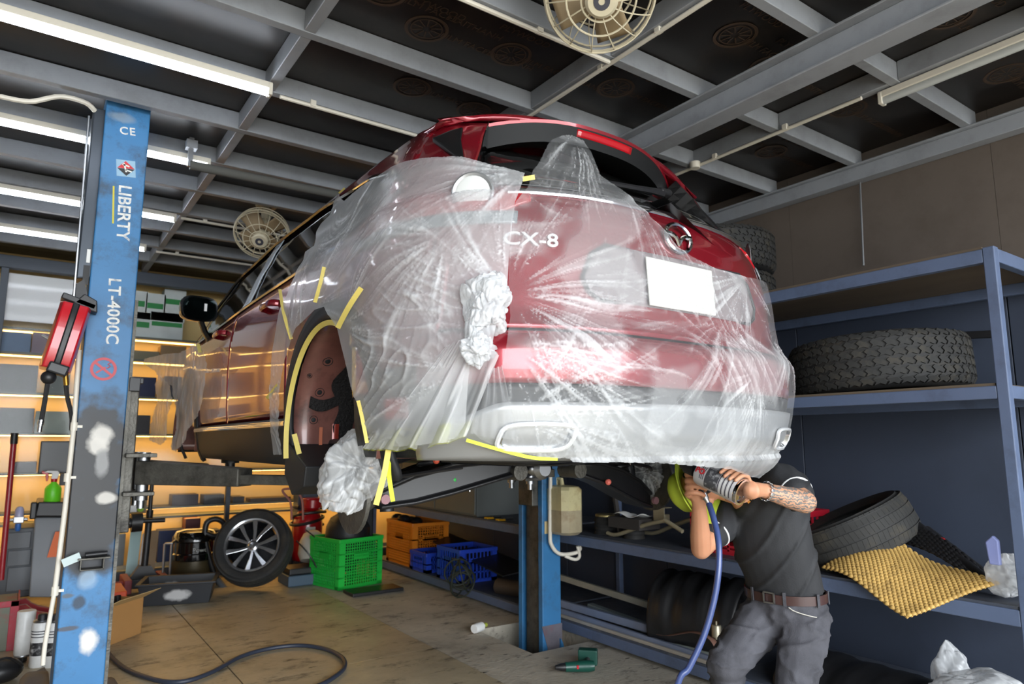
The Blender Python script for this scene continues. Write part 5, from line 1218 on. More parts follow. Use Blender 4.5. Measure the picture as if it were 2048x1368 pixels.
# ================================================================== lit display along the back wall
m_led = mat('warm_led_strip', (255, 200, 112), .5, emit=8.0); m_sh = mat('pale_shelf', (214, 196, 160), .5)
m_shd = mat('dark_shelf_edge', (96, 100, 92), .5)
YS = YB + .06
dz_ = [at(60, v, Y=YS).z for v in (656, 705, 785, 866, 946, 1026)]
disp = thing('display_shelving', 'warmly lit display shelving behind glass along the back wall', 'shelving', (.8, YB + .2, 0))
for z in dz_ + [.62]:
    b = MB(); b.bx((XL + .02, YS, z - .02), (XR - .15, YB + .34, z)); b.build('shelf', m_shd, disp, world=True)
    b = MB(); b.bx((XL + .02, YB + .17, z - .030), (XR - .2, YB + .23, z - .021)); b.build('light_strip', m_led, disp, world=True)
b = MB(); b.bx((XL + .02, YS + .02, .12), (XR - .2, YB + .34, .16)); b.build('plinth', mat('pale_cabinet', (190, 176, 148), .6), disp, world=True)
BOX = []
def place(u0, z):
    row = min(range(7), key=lambda i: abs((dz_ + [.16])[i] - z)); nm = ['top shelf', 'second shelf', 'third shelf', 'fourth shelf', 'fifth shelf', 'sixth shelf', 'lowest shelf'][row]
    return nm + (' left of the near post' if u0 < 160 else ' just right of the near post' if u0 < 320 else ' above the lift arm' if z > 1.2 else ' at the left behind the vacuum' if u0 < 400 else ' at the right behind the vacuum' if u0 < 455 else ' at the left behind the alloy wheel' if u0 < 490 else ' at the right behind the alloy wheel')
def dbox(u0, v0, u1, v1, col_, kind, y=YS + .04, dep=.2, bottom=None):
    a, c = at(u0, v0, Y=y), at(u1, v1, Y=y); z0 = bottom if bottom is not None else c.z
    b = MB(); b.bx((a.x, y, z0), (c.x, y + dep, max(z0 + .04, a.z))); nm, lab, grp = kind
    o = b.build(nm, mat('card_%d_%d_%d' % col_, col_, .55, 0, var=.12, vscale=5), bevel=.003); tag(o, lab, 'box', grp); return o
KD = ('product_box', 'dark blurred product box on the lit back shelves', 'dark boxes on the back shelves')
KB = ('product_box', 'blue blurred product box on the lit back shelves', 'blue boxes on the back shelves')
KG = ('product_box', 'grey blurred product box on the lit back shelves', 'grey boxes on the back shelves')
KW = ('product_box', 'white and green carton on the top back shelf', 'white and green cartons')
KM = ('product_box', 'maroon blurred product box on the lit back shelves', 'maroon boxes on the back shelves')
GRN, WHT = (40, 140, 70), (214, 222, 220)
s1, s2, s3, s4, s5, s6 = dz_
for (u0, v0, u1, c) in [(263, 580, 291, WHT), (293, 585, 328, WHT), (330, 577, 368, WHT), (264, 622, 300, WHT), (302, 622, 366, WHT)]:
    o = dbox(u0, v0, u1, 657, c, KW, bottom=s1 if v0 > 600 else s1 + .19); o['label'] = {263: 'white and green carton upper left beside the near post', 293: 'plain white carton in the middle of the top back shelf', 330: 'white carton with green foot nearest the car mirror', 264: 'lower white and green carton beside the near post', 302: 'wide lower white and green carton below the mirror'}[u0]
    me_ = MB(); a, c2 = at(u0 + 2, v0 + 20, Y=YS + .038), at(u1 - 2, v0 + 34, Y=YS + .038)
    me_.bx((a.x, YS + .036, c2.z), (c2.x, YS + .0395, a.z)); me_.build('green_print', mat('green_print', GRN, .6), o)
for (u0, v0, u1, c, k, z) in [(2, 662, 62, (96, 120, 150), KB, s2), (66, 664, 150, (128, 112, 124), KG, s2), (262, 700, 318, (130, 122, 96), KG, s2), (322, 690, 372, (150, 120, 80), KG, s2),
        (0, 727, 76, (52, 52, 54), KD, s3), (98, 740, 140, (104, 112, 108), KG, s3), (246, 752, 312, (36, 46, 84), KB, s3), (330, 752, 372, (90, 90, 96), KG, s3),
        (0, 815, 68, (66, 70, 72), KD, s4), (72, 822, 146, (140, 150, 140), KG, s4), (262, 830, 300, (60, 60, 64), KD, s4),
        (26, 924, 72, (64, 60, 62), KD, s5), (240, 968, 282, (150, 120, 130), KM, s6), (345, 990, 396, (70, 62, 70), KD, s6), (408, 990, 448, (52, 52, 54), KD, s6), (466, 994, 488, (60, 56, 56), KD, s6), (500, 1012, 580, (86, 74, 66), KD, s6),
        (372, 1038, 400, (96, 46, 50), KM, .16), (318, 1062, 370, (40, 56, 100), KB, .16), (212, 1070, 250, (110, 116, 120), KG, .16), (404, 1062, 440, (70, 76, 90), KD, .16), (470, 1050, 500, (90, 60, 60), KM, .16)]:
    dbox(u0, v0, u1, v0 + 20, c, k, bottom=z)['label'] = k[1].split(' blurred')[0] + ' product box on the ' + place(u0, z)
a, c = at(10, 530, Y=YS), at(152, 652, Y=YS); b = MB(); b.bx((a.x, YS - .01, c.z), (c.x, YS + .005, min(a.z, 2.97))); o = b.build('white_board', mat('white_board', (222, 224, 224), .3), bevel=.003); tag(o, 'plain glossy white board above the back shelves', 'board')
# frame posts and glass
for (u, v, w_) in [(4, 600, .06), (455, 1000, .045), (900, 1000, .05)]:
    p = at(u, v, Y=YB - .05); b = MB(); b.bx((p.x - w_ / 2, YB - .08, .12), (p.x + w_ / 2, YB - .02, 2.99)); o = b.build('trim_2', m_head, bevel=.003); struct(o)
pa, pb = at(592, 1000, Y=YB - .12).x, at(632, 1000, Y=YB - .12).x
b = MB(); b.bx((pa, YB - .2, 0), (pb, YB - .02, ZJ)); b.bx((pa + .04, YB - .23, 0), (pb - .04, YB - .2, ZJ)); struct(b.build('trim_3', m_head, bevel=.006))
gl = bpy.data.materials.new('window_glass'); nt, bs, out = nodes_of(gl); tr = add(nt, 'ShaderNodeBsdfTransparent'); mx = add(nt, 'ShaderNodeMixShader'); gg = add(nt, 'ShaderNodeBsdfGlossy'); gg.inputs['Roughness'].default_value = .08; mx.inputs[0].default_value = .012
nt.links.new(tr.outputs[0], mx.inputs[1]); nt.links.new(gg.outputs[0], mx.inputs[2]); nt.links.new(mx.outputs[0], out.inputs['Surface'])
b = MB(); b.bx((XL + .05, YB - .045, .12), (XR - .2, YB - .039, 2.99)); struct(b.build('window_1', gl))

# ================================================================== lamps, conduits, fans under the ceiling
m_lamp = mat('lit_tube', (236, 244, 255), .4, emit=20.0); m_lampoff = mat('unlit_tube', (188, 192, 190), .4)
def batten(a, c, label, lit=True):
    a, c = Vector(a), Vector(c); d = (c - a); L = d.length; M = frame(a, d, (0, 0, 1)); o = thing('tube_lamp', label, 'lamp', a.lerp(c, .5), group='tube lamps under the ceiling')
    b = MB(M); b.bx((0, .012, -.022), (L, .045, .022)); b.build('housing', m_pvc, o, world=True, bevel=.004)
    b = MB(M); b.tube([(.012, 0, 0), (L - .012, 0, 0)], .0185, 12, flat=(1.15, .9)); b.build('tube', m_lamp if lit else m_lampoff, o, world=True, smooth=40)
    for x in (0, L - .02): b = MB(M); b.bx((x, -.02, -.025), (x + .02, .04, .025)); b.build('end_cap', m_pvc, o, world=True, bevel=.004)
zl = ZJ - .05
for (v0, u1, v1, lab) in [(30, 543, 186, 'lit tube lamp nearest the camera at upper left'), (240, 420, 333, 'lit tube lamp second in the row behind the near post'), (370, 352, 440, 'lit tube lamp third in the row behind the near post'), (455, 292, 499, 'lit tube lamp farthest back in the row')]:
    e = at(u1, v1, Z=zl); batten((e.x - 1.2, e.y, zl), (e.x, e.y, zl), lab)
e = at(1735, 190, Z=zl); batten((3.37, e.y, zl), (3.37, e.y - 1.2, zl), 'unlit tube lamp under the right-hand cross joist', False)
def conduit(pts, label, clips=()):
    o = thing('conduit', label, 'conduit', pts[0], group='white conduits under the ceiling'); b = MB(); b.tube(pts, .0105, 8); b.build('pipe', m_pvc, o, world=True, smooth=40)
    for t in clips:
        p = Vector(pts[0]).lerp(Vector(pts[-1]), t); b = MB(); b.box(p + Vector((0, 0, .012)), (.03, .03, .034)); b.build('clip', m_pvc, o, world=True, bevel=.003)
zc_ = ZJ - .014
k = at(1222, 126, Z=zc_)
conduit([(k.x, k.y - 2.3, zc_), (k.x, k.y, zc_), (k.x, 7.0, zc_)], 'white conduit along the middle cross joist', (.12, .16, .28, .33))
conduit([(-.2, k.y, zc_), (k.x - .012, k.y, zc_)], 'white conduit running from the near fan to the joint', (.15, .45, .82))
e = at(548, 190, Z=zc_); conduit([(e.x + .03, e.y, zc_), (3.0, e.y, zc_)], 'white conduit leading from the nearest lamp over the roof', (.08, .4))
e = at(362, 436, Z=zc_); conduit([(e.x, e.y, zc_), (3.0, e.y, zc_)], 'white conduit leading from the third lamp behind the fan', (.08, .3))
e = at(312, 503, Z=zc_); conduit([(e.x, e.y, zc_), (3.0, e.y, zc_)], 'white conduit at the far end of the ceiling', (.08,))
e = at(1723, 196, Z=zc_); conduit([(e.x, e.y, zc_), (e.x, 7.0, zc_)], 'white conduit along the right cross joist behind the lamp', (.08, .17, .25))
e = at(1390, 331, Z=zc_); b = MB(); b.lathe([(.001, -.02), (.03, -.02), (.034, .02)], 16, e); o = b.build('junction_box', m_pvc, smooth=40); tag(o, 'round white junction box on the right conduit', 'junction box')
b = MB(); b.tube(smoothpath([at(0, 193, Y=3.95), at(60, 203, Y=3.95), at(120, 193, Y=3.95), at(170, 205, Y=3.97), at(190, 222, Y=4.0)], 6), [.012 + .0012 * (i % 2) for i in range(25)], 8); o = b.build('flexible_conduit', m_pvc, smooth=30); tag(o, 'ribbed white flexible conduit drooping to the cable column', 'conduit')
m_fan = mat('dusty_cream', (196, 186, 160), .5, 0, var=.1); m_blade = mat('dusty_blade', (150, 130, 100), .5, 0, var=.15)
def fan(c, nrm, r, label):
    c = Vector(c); n = Vector(nrm).normalized(); o = thing('ceiling_fan', label, 'fan', c, group='orbit fans under the ceiling')
    x = n.orthogonal().normalized(); M = frame(c, x, n.cross(x))            # local z = facing direction
    cg = MB(M)
    for (rr, z) in [(1.0, 0), (.985, .03), (.97, -.05), (.62, .085), (.36, .10), (.66, -.11)]:
        cg.tube([(r * rr * math.cos(a), r * rr * math.sin(a), z) for a in [2 * math.pi * k / 40 for k in range(40)]], .0042 if rr < .99 else .007, 6, closed=True)
    for k in range(14):
        a = 2 * math.pi * k / 14; cg.tube(smoothpath([(r * rr * math.cos(a + tw), r * rr * math.sin(a + tw), z) for rr, z, tw in ((.16, .10, 0), (.36, .10, .08), (.62, .085, .16), (.92, .045, .22), (1.0, 0, .24), (.92, -.07, .2), (.62, -.11, .1), (.3, -.125, 0))], 3), .0028, 5)
    cg.build('cage', m_fan, o, world=True, smooth=True)
    for k in range(4):
        b = MB(M @ Matrix.Rotation(k * math.pi / 2 + .3, 4, 'Z')); b.grid(lambda u, v: Vector((r * (.15 + .72 * u), r * (-.22 - .12 * u + (.50 + .16 * u) * v), -.02 + .05 * (v - .5) - .02 * u)), 8, 6); b.build('blade', m_blade, o, world=True, smooth=True, solid=.002)
    b = MB(M); b.lathe([(.001, .125), (.05, .125), (.06, .115), (.062, .09), (.001, .09)], 24); b.lathe([(.001, -.03), (.05, -.03), (.06, -.06), (.06, -.15), (.04, -.17), (.001, -.17)], 20); b.build('motor', m_fan, o, world=True, smooth=40)
    b = MB(M); b.lathe([(.012, .1262), (.030, .1262), (.030, .127), (.012, .127)], 20, closed=True); b.build('hub_print', mat('dark_print', (60, 60, 70), .6), o, world=True)
    tp = Vector((c.x - n.x * .16, c.y - n.y * .16, ZC)); b = MB(); b.lathe([(.001, -.03), (.07, -.03), (.08, -.02), (.08, 0)], 24, tp); b.tube([tp, tp.lerp(c - n * .14, .6), c - n * .14], [.045, .03, .03], 12); b.build('mount', m_fan, o, world=True, smooth=40)
fan(at(1200, -12, D=2.55), (-.45, -.55, -.75), .205, 'round cream fan cut off by the top of the picture')
fan(at(524, 468, D=5.2), (-.25, -.55, -.6), .20, 'round cream fan far back beside the car roof')

# ================================================================== things on the floor at the back
m_grey = mat('machine_grey', (128, 132, 136), .5, 0, var=.05); m_dgrey = mat('machine_dark_grey', (74, 78, 82), .5, 0, var=.06); m_redm = mat('red_enamel', (150, 24, 36), .35, 0, var=.1, coat=.3)
# wheel balancer with monitor
wb = thing('wheel_balancer', 'grey wheel balancing machine with a monitor at the left', 'machine', (.05, 7.1, 0))
def bxpx(b, u0, v0, u1, v1, y, dep):
    a, c = at(u0, v0, Y=y), at(u1, v1, Y=y); b.bx((a.x, y, min(a.z, c.z)), (c.x, y + dep, max(a.z, c.z))); return b
b = MB(); p = [at(70, 1035, Y=6.95), at(130, 1035, Y=6.95), at(122, 1195, Y=6.80), at(58, 1195, Y=6.80)]; b.loft([p, [q + Vector((0, .45, 0)) for q in p]]); b.build('front_panel', m_grey, wb, world=True, bevel=.01)
b = MB(); bxpx(b, 8, 1058, 68, 1192, 7.0, .4); bd_ = b.build('drawer_body', m_dgrey, wb, world=True, bevel=.01)
for (v0, v1) in [(1066, 1096), (1102, 1130), (1136, 1180)]:
    b = MB(); bxpx(b, 16, v0, 60, v1, 6.985, .02); b.build('drawer', mat('drawer_grey', (96, 100, 104), .5), wb, world=True, bevel=.006)
b = MB(); p = [at(68, 1034, Y=6.9), at(76, 1004, Y=6.9), at(140, 1004, Y=6.9), at(140, 1034, Y=6.9)]; b.loft([p, [q + Vector((0, .55, 0)) for q in p]]); b.build('top_tray', m_black, wb, world=True, bevel=.012)
b = MB(); bxpx(b, 62, 1005, 72, 1038, 6.85, .08); b.build('wheel_arm', m_black, wb, world=True, bevel=.01)
b = MB(); bxpx(b, 82, 882, 150, 946, 7.15, .05); mo = b.build('monitor', m_black, wb, world=True, bevel=.006)
b = MB(); bxpx(b, 85, 885, 148, 942, 7.145, .006); b.build('screen', mat('dark_screen', (46, 48, 50), .3), mo, world=True)
c_ = at(128, 955, Y=7.2); b = MB(); b.bx((c_.x - .03, 7.2, 1.0), (c_.x + .03, 7.25, 1.1)); b.build('monitor_stand', m_black, wb, world=True)
c_ = at(114, 1088, Y=6.87); b = MB(frame(c_, (1, 0, 0), (0, 0, 1))); b.prism([(-.06, -.10), (-.02, .10), (.06, .10), (.06, .06), (.02, .05), (.005, -.03), (.06, -.03), (.06, -.10)], 0, .012); b.build('orange_logo', mat('orange_decal', (226, 104, 36), .5), wb, world=True)
b = MB(); b.tube([at(200, 1046, Y=7.0), at(262, 1046, Y=7.0)], .045, 14); b.tube([at(262, 1045, Y=7.0), at(284, 1043, Y=7.0)], .085, 16); b.tube([at(284, 1042, Y=7.0), at(330, 1040, Y=7.0)], .02, 12); b.build('shaft', m_black, wb, world=True, smooth=40)
# spray bottle
p = at(104, 1004, Y=6.98); sb = thing('spray_bottle', 'lime green spray bottle with red and white trigger on the machine', 'bottle', p)
b = MB(); b.lathe([(.001, 0), (.055, 0), (.06, .01), (.06, .11), (.05, .13), (.022, .155), (.018, .18), (.001, .18)], 24); b.build('body', mat('lime_plastic', (110, 220, 40), .35), sb, smooth=40)
b = MB(); b.lathe([(.022, .165), (.024, .19), (.001, .19)], 16); b.build('collar', mat('red_plastic', (196, 30, 42)), sb, smooth=40)
b = MB(); b.prism([(-.02, .19), (.022, .19), (.035, .235), (.02, .255), (-.05, .258), (-.075, .245), (-.02, .235)], -.014, .014, 'y'); b.build('head', mat('white_plastic', (230, 230, 228), .4), sb, bevel=.004)
b = MB(); b.prism([(-.05, .243), (-.09, .258), (-.092, .238), (-.066, .226), (-.055, .17), (-.043, .175), (-.04, .235)], -.010, .010, 'y'); b.build('trigger', mat('red_plastic', (196, 30, 42)), sb, bevel=.003)
# carton with stickers
c_ = thing('sticker_carton', 'brown carton with white labels and green dots behind the near post', 'carton', at(255, 1025, Y=7.35))
b = MB(); bxpx(b, 205, 992, 292, 1026, 7.35, .3); b.build('box', mat('brown_carton', (120, 110, 90), .8), c_, world=True, bevel=.003)
for v in (1000, 1018):
    b = MB(); bxpx(b, 249, v - 6, 273, v + 6, 7.345, .004); b.build('label_sticker', mat('white_paper', (235, 235, 232)), c_, world=True)
    b = MB(); q = at(281, v, Y=7.345); b.lathe([(.001, 0), (.028, 0), (.028, .003)], 16, q, (R(90), 0, 0)); b.build('green_dot', mat('green_dot', (140, 180, 60), .7), c_, world=True)
# red trolley jack with its long handle
tj = thing('trolley_jack', 'dark red trolley jack with a long red handle at the left', 'jack', at(60, 1238, Z=0))
P2 = [(-5, 1186), (20, 1188), (55, 1183), (66, 1192), (80, 1198), (108, 1203), (112, 1225), (100, 1228), (40, 1238), (-5, 1243)]
pts = [at(u, v, Y=6.25) for u, v in P2]; zmin = min(p.z for p in pts); pts = [Vector((p.x, p.y, p.z - zmin + .02)) for p in pts]
b = MB(); b.loft([pts, [q + Vector((0, .06, 0)) for q in pts]]); b.build('side_plate', m_redm, tj, world=True, bevel=.006)
b = MB(); b.loft([[q + Vector((0, .22, 0)) for q in pts], [q + Vector((0, .28, 0)) for q in pts]]); b.build('side_plate', m_redm, tj, world=True, bevel=.006)
for (u, v) in [(44, 1201), (61, 1209)]:
    q = at(u, v, Y=6.24); b = MB(); b.lathe([(.001, .012), (.018, .012), (.022, 0)], 16, (q.x, 6.25, q.z - zmin + .02), (R(90), 0, 0)); b.build('bolt', mat('white_metal', (226, 220, 206), .4), tj, world=True, smooth=40)
hA, hB = at(2, 1160, Y=6.6), at(28, 880, Y=6.6)
b = MB(); b.tube([hA, hB], .02, 12); b.build('handle', m_redm, tj, world=True, smooth=40)
b = MB(); b.tube([at(27.5, 888, Y=6.6), at(29.5, 866, Y=6.6)], .025, 12); b.build('grip', m_black, tj, world=True, smooth=40)
for x in (.05, .45):
    b = MB(); b.lathe([(.001, -.02), (.04, -.02), (.045, -.01), (.045, .01), (.04, .02), (.001, .02)], 18, (pts[0].x + x, 6.42, .045), (R(90), 0, 0)); b.build('roller', m_zinc, tj, world=True, smooth=40)
# air regulator with a clear bowl
p = at(36, 1052, Y=6.9); ar_ = thing('air_regulator', 'small air filter regulator with a clear bowl on the machine', 'regulator', p)
b = MB(); b.box((0, 0, .05), (.07, .06, .05)); b.tube([(-.06, 0, .05), (.06, 0, .05)], .014, 10); b.build('body', m_zinc, ar_, bevel=.006)
b = MB(); b.lathe([(.001, .155), (.018, .15), (.03, .13), (.032, .075), (.001, .075)], 18); b.build('bowl', mat('violet_bowl', (176, 176, 206), .2), ar_, smooth=40)
b = MB(); b.lathe([(.001, .022), (.02, .02), (.022, -.02), (.012, -.04), (.001, -.04)], 14); b.build('knob', mat('blue_knob', (50, 110, 190), .4), ar_, smooth=40)
# undercoat cans on the floor
m_can = mat('white_can_print', (220, 220, 218), .35, 0, var=.08, vscale=30); m_canb = mat('black_can_print', (40, 40, 42), .4, 0, dirt=(200, 200, 200), dscale=22, damt=.9)
def can(M, label, bare=False):
    o = thing('undercoat_can', label, 'can', group='undercoat cans'); o.matrix_basis = M
    b = MB(); b.lathe([(.001, .0), (.040, .0), (.043, .004), (.043, .215), (.040, .222)], 28); b.build('body', m_can, o, smooth=40)
    if not bare:
        b = MB(); b.lathe([(.0436, .06), (.0436, .125)], 28); b.build('dark_picture', m_canb, o, smooth=True)
        for z in (.150, .165, .178):
            b = MB(); b.lathe([(.0435, z), (.0435, z + .005)], 28); b.build('print_line', mat('dark_print', (60, 60, 70)), o)
    b = MB(); b.lathe([(.040, .222), (.042, .228), (.038, .233), (.020, .233), (.018, .225), (.001, .225)], 28); b.build('rim', m_zinc, o, smooth=40)
    b = MB(); b.lathe([(.022, .232), (.022, .258), (.018, .262), (.001, .262)], 16); b.build('cap', m_black, o, smooth=40)
    return o
S_ = Matrix.Scale(1.18, 4)
q = at(44, 1324, Z=0); can(Matrix.Translation((q.x, q.y, .31)) @ Matrix.Rotation(math.pi, 4, 'X') @ S_, 'white undercoat can standing upside down, leftmost on the floor', True)
q = at(76, 1332, Z=0); can(Matrix.Translation((q.x, q.y, 0)) @ S_, 'printed undercoat can with a black cap in the middle of three')
q = at(103, 1332, Z=0); can(Matrix.Translation((q.x, q.y, 0)) @ S_, 'printed undercoat can partly hidden by the near post')
# worn toolbox at the left edge
tb_ = thing('metal_toolbox', 'worn red and grey metal toolbox at the left edge', 'toolbox', (-.12, 5.75, 0))
a, c = at(-30, 1300, Z=0), at(30, 1300, Z=0); b = MB(); b.bx((c.x - .4, c.y, 0), (c.x - .008, c.y + .4, .30)); b.build('body', mat('dull_grey_box', (120, 124, 110), .6, 0, var=.15, dirt=(160, 50, 60), dscale=4, damt=.8), tb_, world=True, bevel=.008)
b = MB(); b.bx((c.x - .05, c.y - .01, 0), (c.x, c.y + .0, .32)); b.bx((c.x - .4, c.y - .01, .28), (c.x, c.y, .32)); b.bx((c.x - .01, c.y, .28), (c.x, c.y + .4, .32)); b.build('frame', mat('chipped_red', (176, 60, 74), .6, 0, dirt=(120, 120, 116), dscale=8, damt=.6), tb_, world=True, bevel=.004)
# cardboard box with open flap
cb_ = thing('cardboard_box', 'open brown cardboard box on the floor behind the near post', 'carton', at(240, 1285, Z=0))
a, c = at(196, 1300, Z=0), at(282, 1266, Z=0); m_card = mat('cardboard', (186, 138, 82), .8, 0, var=.06)
zt = .25; fx, fy = a, Vector((c.x, c.y, 0)); dirx = (fy - fx).normalized(); prp = Vector((-dirx.y, dirx.x, 0))
q0, q1, q2, q3 = fx, fy, fy + prp * .28, fx + prp * .28
def wall_(b, p, q, h, t=.004): d = (q - p).normalized(); n = Vector((-d.y, d.x, 0)) * t; b._add([p, q, q + n, p + n] + [v_ + Vector((0, 0, h)) for v_ in (p, q, q + n, p + n)], [(0, 1, 2, 3), (7, 6, 5, 4), (0, 4, 5, 1), (1, 5, 6, 2), (2, 6, 7, 3), (3, 7, 4, 0)])
b = MB(); [wall_(b, *e_, zt) for e_ in ((q0, q1), (q1, q2), (q2, q3), (q3, q0))]; b.build('walls', m_card, cb_, world=True)
b = MB(); b.box((q0 + q1 + q2 + q3) / 4 + Vector((0, 0, .003)), (.1, .1, .004)); b.build('bottom', m_card, cb_, world=True)
b = MB(); e0, e1 = q0 + Vector((0, 0, zt)), q1 + Vector((0, 0, zt)); o1 = Vector((.10, -.06, .06)); b.loft([[e0, e1, e1 + o1, e0 + o1], [v_ + Vector((0, 0, .004)) for v_ in (e0, e1, e1 + o1, e0 + o1)]]); b.build('flap', mat('cardboard_light', (206, 176, 122), .8), cb_, world=True)
b = MB(); [b.tube([q0.lerp(q1, .1 + .13 * k) + prp * .12 + Vector((0, 0, zt - .06)), q0.lerp(q1, .16 + .13 * k) + prp * .15 + Vector((0, 0, zt + .02))], .022, 10) for k in range(6)]; o = b.build('black_bottles', m_black, smooth=True); tag(o, 'black bottle caps showing inside the cardboard box', 'caps', kind='stuff')
# orange rimmed toolbox
a, c = at(205, 1200, Y=6.5), at(252, 1172, Y=6.5); ot = thing('tool_case', 'white tool case with an orange rim behind the cardboard box', 'tool case', (a.x, 6.5, 0))
b = MB(); b.bx((a.x, 6.5, 0), (c.x, 6.9, a.z)); b.build('case', m_pvc, ot, world=True, bevel=.01); b = MB(); b.bx((a.x - .01, 6.49, a.z), (c.x + .01, 6.91, a.z + .05)); b.build('orange_rim', mat('orange_plastic', (220, 80, 34), .45), ot, world=True, bevel=.008)
# black trough
A, B = at(272, 1216, Z=0), at(424, 1206, Z=0); tr_ = thing('plastic_trough', 'long black plastic trough with a paint splash on the floor', 'trough', A.lerp(B, .5))
d = (B - A); L = d.length; M = frame(A, d, Vector((0, 0, 1)).cross(d))
b = MB(M); t0, t1, hh = 0, .40, .17
b.loft([[(0.03, .03, 0), (L - .03, .03, 0), (L - .03, t1 - .03, 0), (.03, t1 - .03, 0)], [(0, 0, hh), (L, 0, hh), (L, t1, hh), (0, t1, hh)], [(-.02, -.02, hh), (L + .02, -.02, hh), (L + .02, t1 + .02, hh), (-.02, t1 + .02, hh)], [(-.02, -.02, hh + .015), (L + .02, -.02, hh + .015), (L + .02, t1 + .02, hh + .015), (-.02, t1 + .02, hh + .015)], [(.015, .015, hh + .015), (L - .015, .015, hh + .015), (L - .015, t1 - .015, hh + .015), (.015, t1 - .015, hh + .015)], [(.045, .045, .02), (L - .045, .045, .02), (L - .045, t1 - .045, .02), (.045, t1 - .045, .02)]])
b.build('trough_shell', sprayed('trough_plastic', mat('trough_black', (46, 48, 52), .5, 0, var=.1), [(.02 + 0, .08, .10, .05, (200, 200, 200), 1)]), tr_, world=True, bevel=.004)
# transmission jack with red feet
tq = at(300, 1160, Z=0); tq = Vector((1.02, 7.35, 0)); xj = thing('gearbox_jack', 'tall black gearbox jack on red wheeled feet', 'jack', tq)
b = MB(); pT, pM, pBt = at(305, 955, Y=7.35), at(300, 1020, Y=7.35), at(288, 1140, Y=7.35)
b.tube([pM, pT], .018, 12); b.tube([pBt, pM], .030, 12); b.build('column', m_black, xj, world=True, smooth=40)
b = MB(); b.prism([(-.13, 0), (.13, 0), (.05, .12), (-.05, .12)], -.04, .04, 'y', (pBt.x, 7.35, .12)); b.build('foot_brace', m_black, xj, world=True)
b = MB(); b.bx((pBt.x - .14, 7.28, .05), (pBt.x + .14, 7.42, .13)); b.build('base_block', m_dgrey, xj, world=True, bevel=.006)
for s_ in (-1, 1): b = MB(); b.bx((pBt.x + s_ * .15 - .03, 7.1, .04), (pBt.x + s_ * .15 + .03, 7.5, .16)); b.tube([(pBt.x + s_ * .18, 7.2, .12), (pBt.x + s_ * .27, 7.2, .12)], .025, 10); b.build('red_foot', mat('faded_red_paint', (140, 60, 66), .5), xj, world=True, bevel=.006)
# boards leaning at the back
for k, (u0, u1, v0, c, lab) in enumerate([(262, 284, 1062, (176, 206, 206), 'pale blue board leaning against the back cabinet'), (286, 298, 1068, (206, 208, 208), 'narrow white board leaning against the back cabinet'), (301, 318, 1062, (150, 124, 92), 'brown board leaning against the back cabinet')]):
    a = at(u0, v0, Y=7.75); c2 = at(u1, v0, Y=7.75); z = a.z; b = MB(); pb_ = [Vector((a.x - .04, 7.62, .0)), Vector((c2.x - .04, 7.62, .0)), Vector((c2.x, 7.76, z)), Vector((a.x, 7.76, z))]
    b.loft([pb_, [q + Vector((0, .015, 0)) for q in pb_]]); o = b.build('leaning_board', mat('board_%d' % c[0], c, .6)); tag(o, lab, 'board')
# shop vacuum
vc = at(385, 1150, Y=7.45); vt = thing('shop_vacuum', 'black drum vacuum cleaner with a hose loop behind the trough', 'vacuum cleaner', (vc.x, 7.45, 0))
zs = lambda v: at(385, v, Y=7.45).z
b = MB(); b.lathe([(.001, zs(1160)), (.17, zs(1160)), (.19, zs(1140)), (.19, zs(1118))], 32); b.build('drum_base', mat('olive_black', (70, 62, 42), .35, .3, var=.2), vt, smooth=40)
b = MB(); b.lathe([(.19, zs(1118)), (.20, zs(1116)), (.20, zs(1105)), (.185, zs(1103)), (.185, zs(1082)), (.20, zs(1080)), (.20, zs(1072)), (.17, zs(1062)), (.10, zs(1058)), (.001, zs(1058))], 32); b.build('motor_head', m_gloss, vt, smooth=40)
cpt = text_mb('Power', .06, Matrix(), .001); b = MB()
for q in cpt.v: ang = math.atan2(CAM.y - 7.45, CAM.x - vc.x) + .35 + q.x / .187; b.v.append(Vector((.187 * math.cos(ang), .187 * math.sin(ang), zs(1109) + q.y + .06)))
b.f = cpt.f; b.mi = cpt.mi; b.build('lettering', m_decal, vt)
hp = [at(u, v, Y=7.3) for u, v in ((410, 1066), (430, 1072), (446, 1062), (447, 1046), (432, 1038), (415, 1044), (410, 1062), (412, 1085), (420, 1120), (432, 1155), (448, 1182))]
b = MB(); sp_ = smoothpath(hp, 8); b.tube(sp_, [.026 + .003 * (i % 2) for i in range(len(sp_))], 10); b.build('hose', m_black, vt, world=True, smooth=True)
b = MB(); b.tube([at(436, 1160, Y=7.25), at(452, 1182, Y=7.15)], .03, 10); b.build('nozzle', m_dgrey, vt, world=True, smooth=40)
b = MB(); [b.tube([(x, -.1, 0), (x, -.1, .42)], .012, 8) for x in (-.28, -.22)]; b.tube([(-.28, -.1, .42), (-.22, -.1, .42), (-.1, 0, .5)], .012, 8); b.build('trolley_frame', m_zinc, vt)
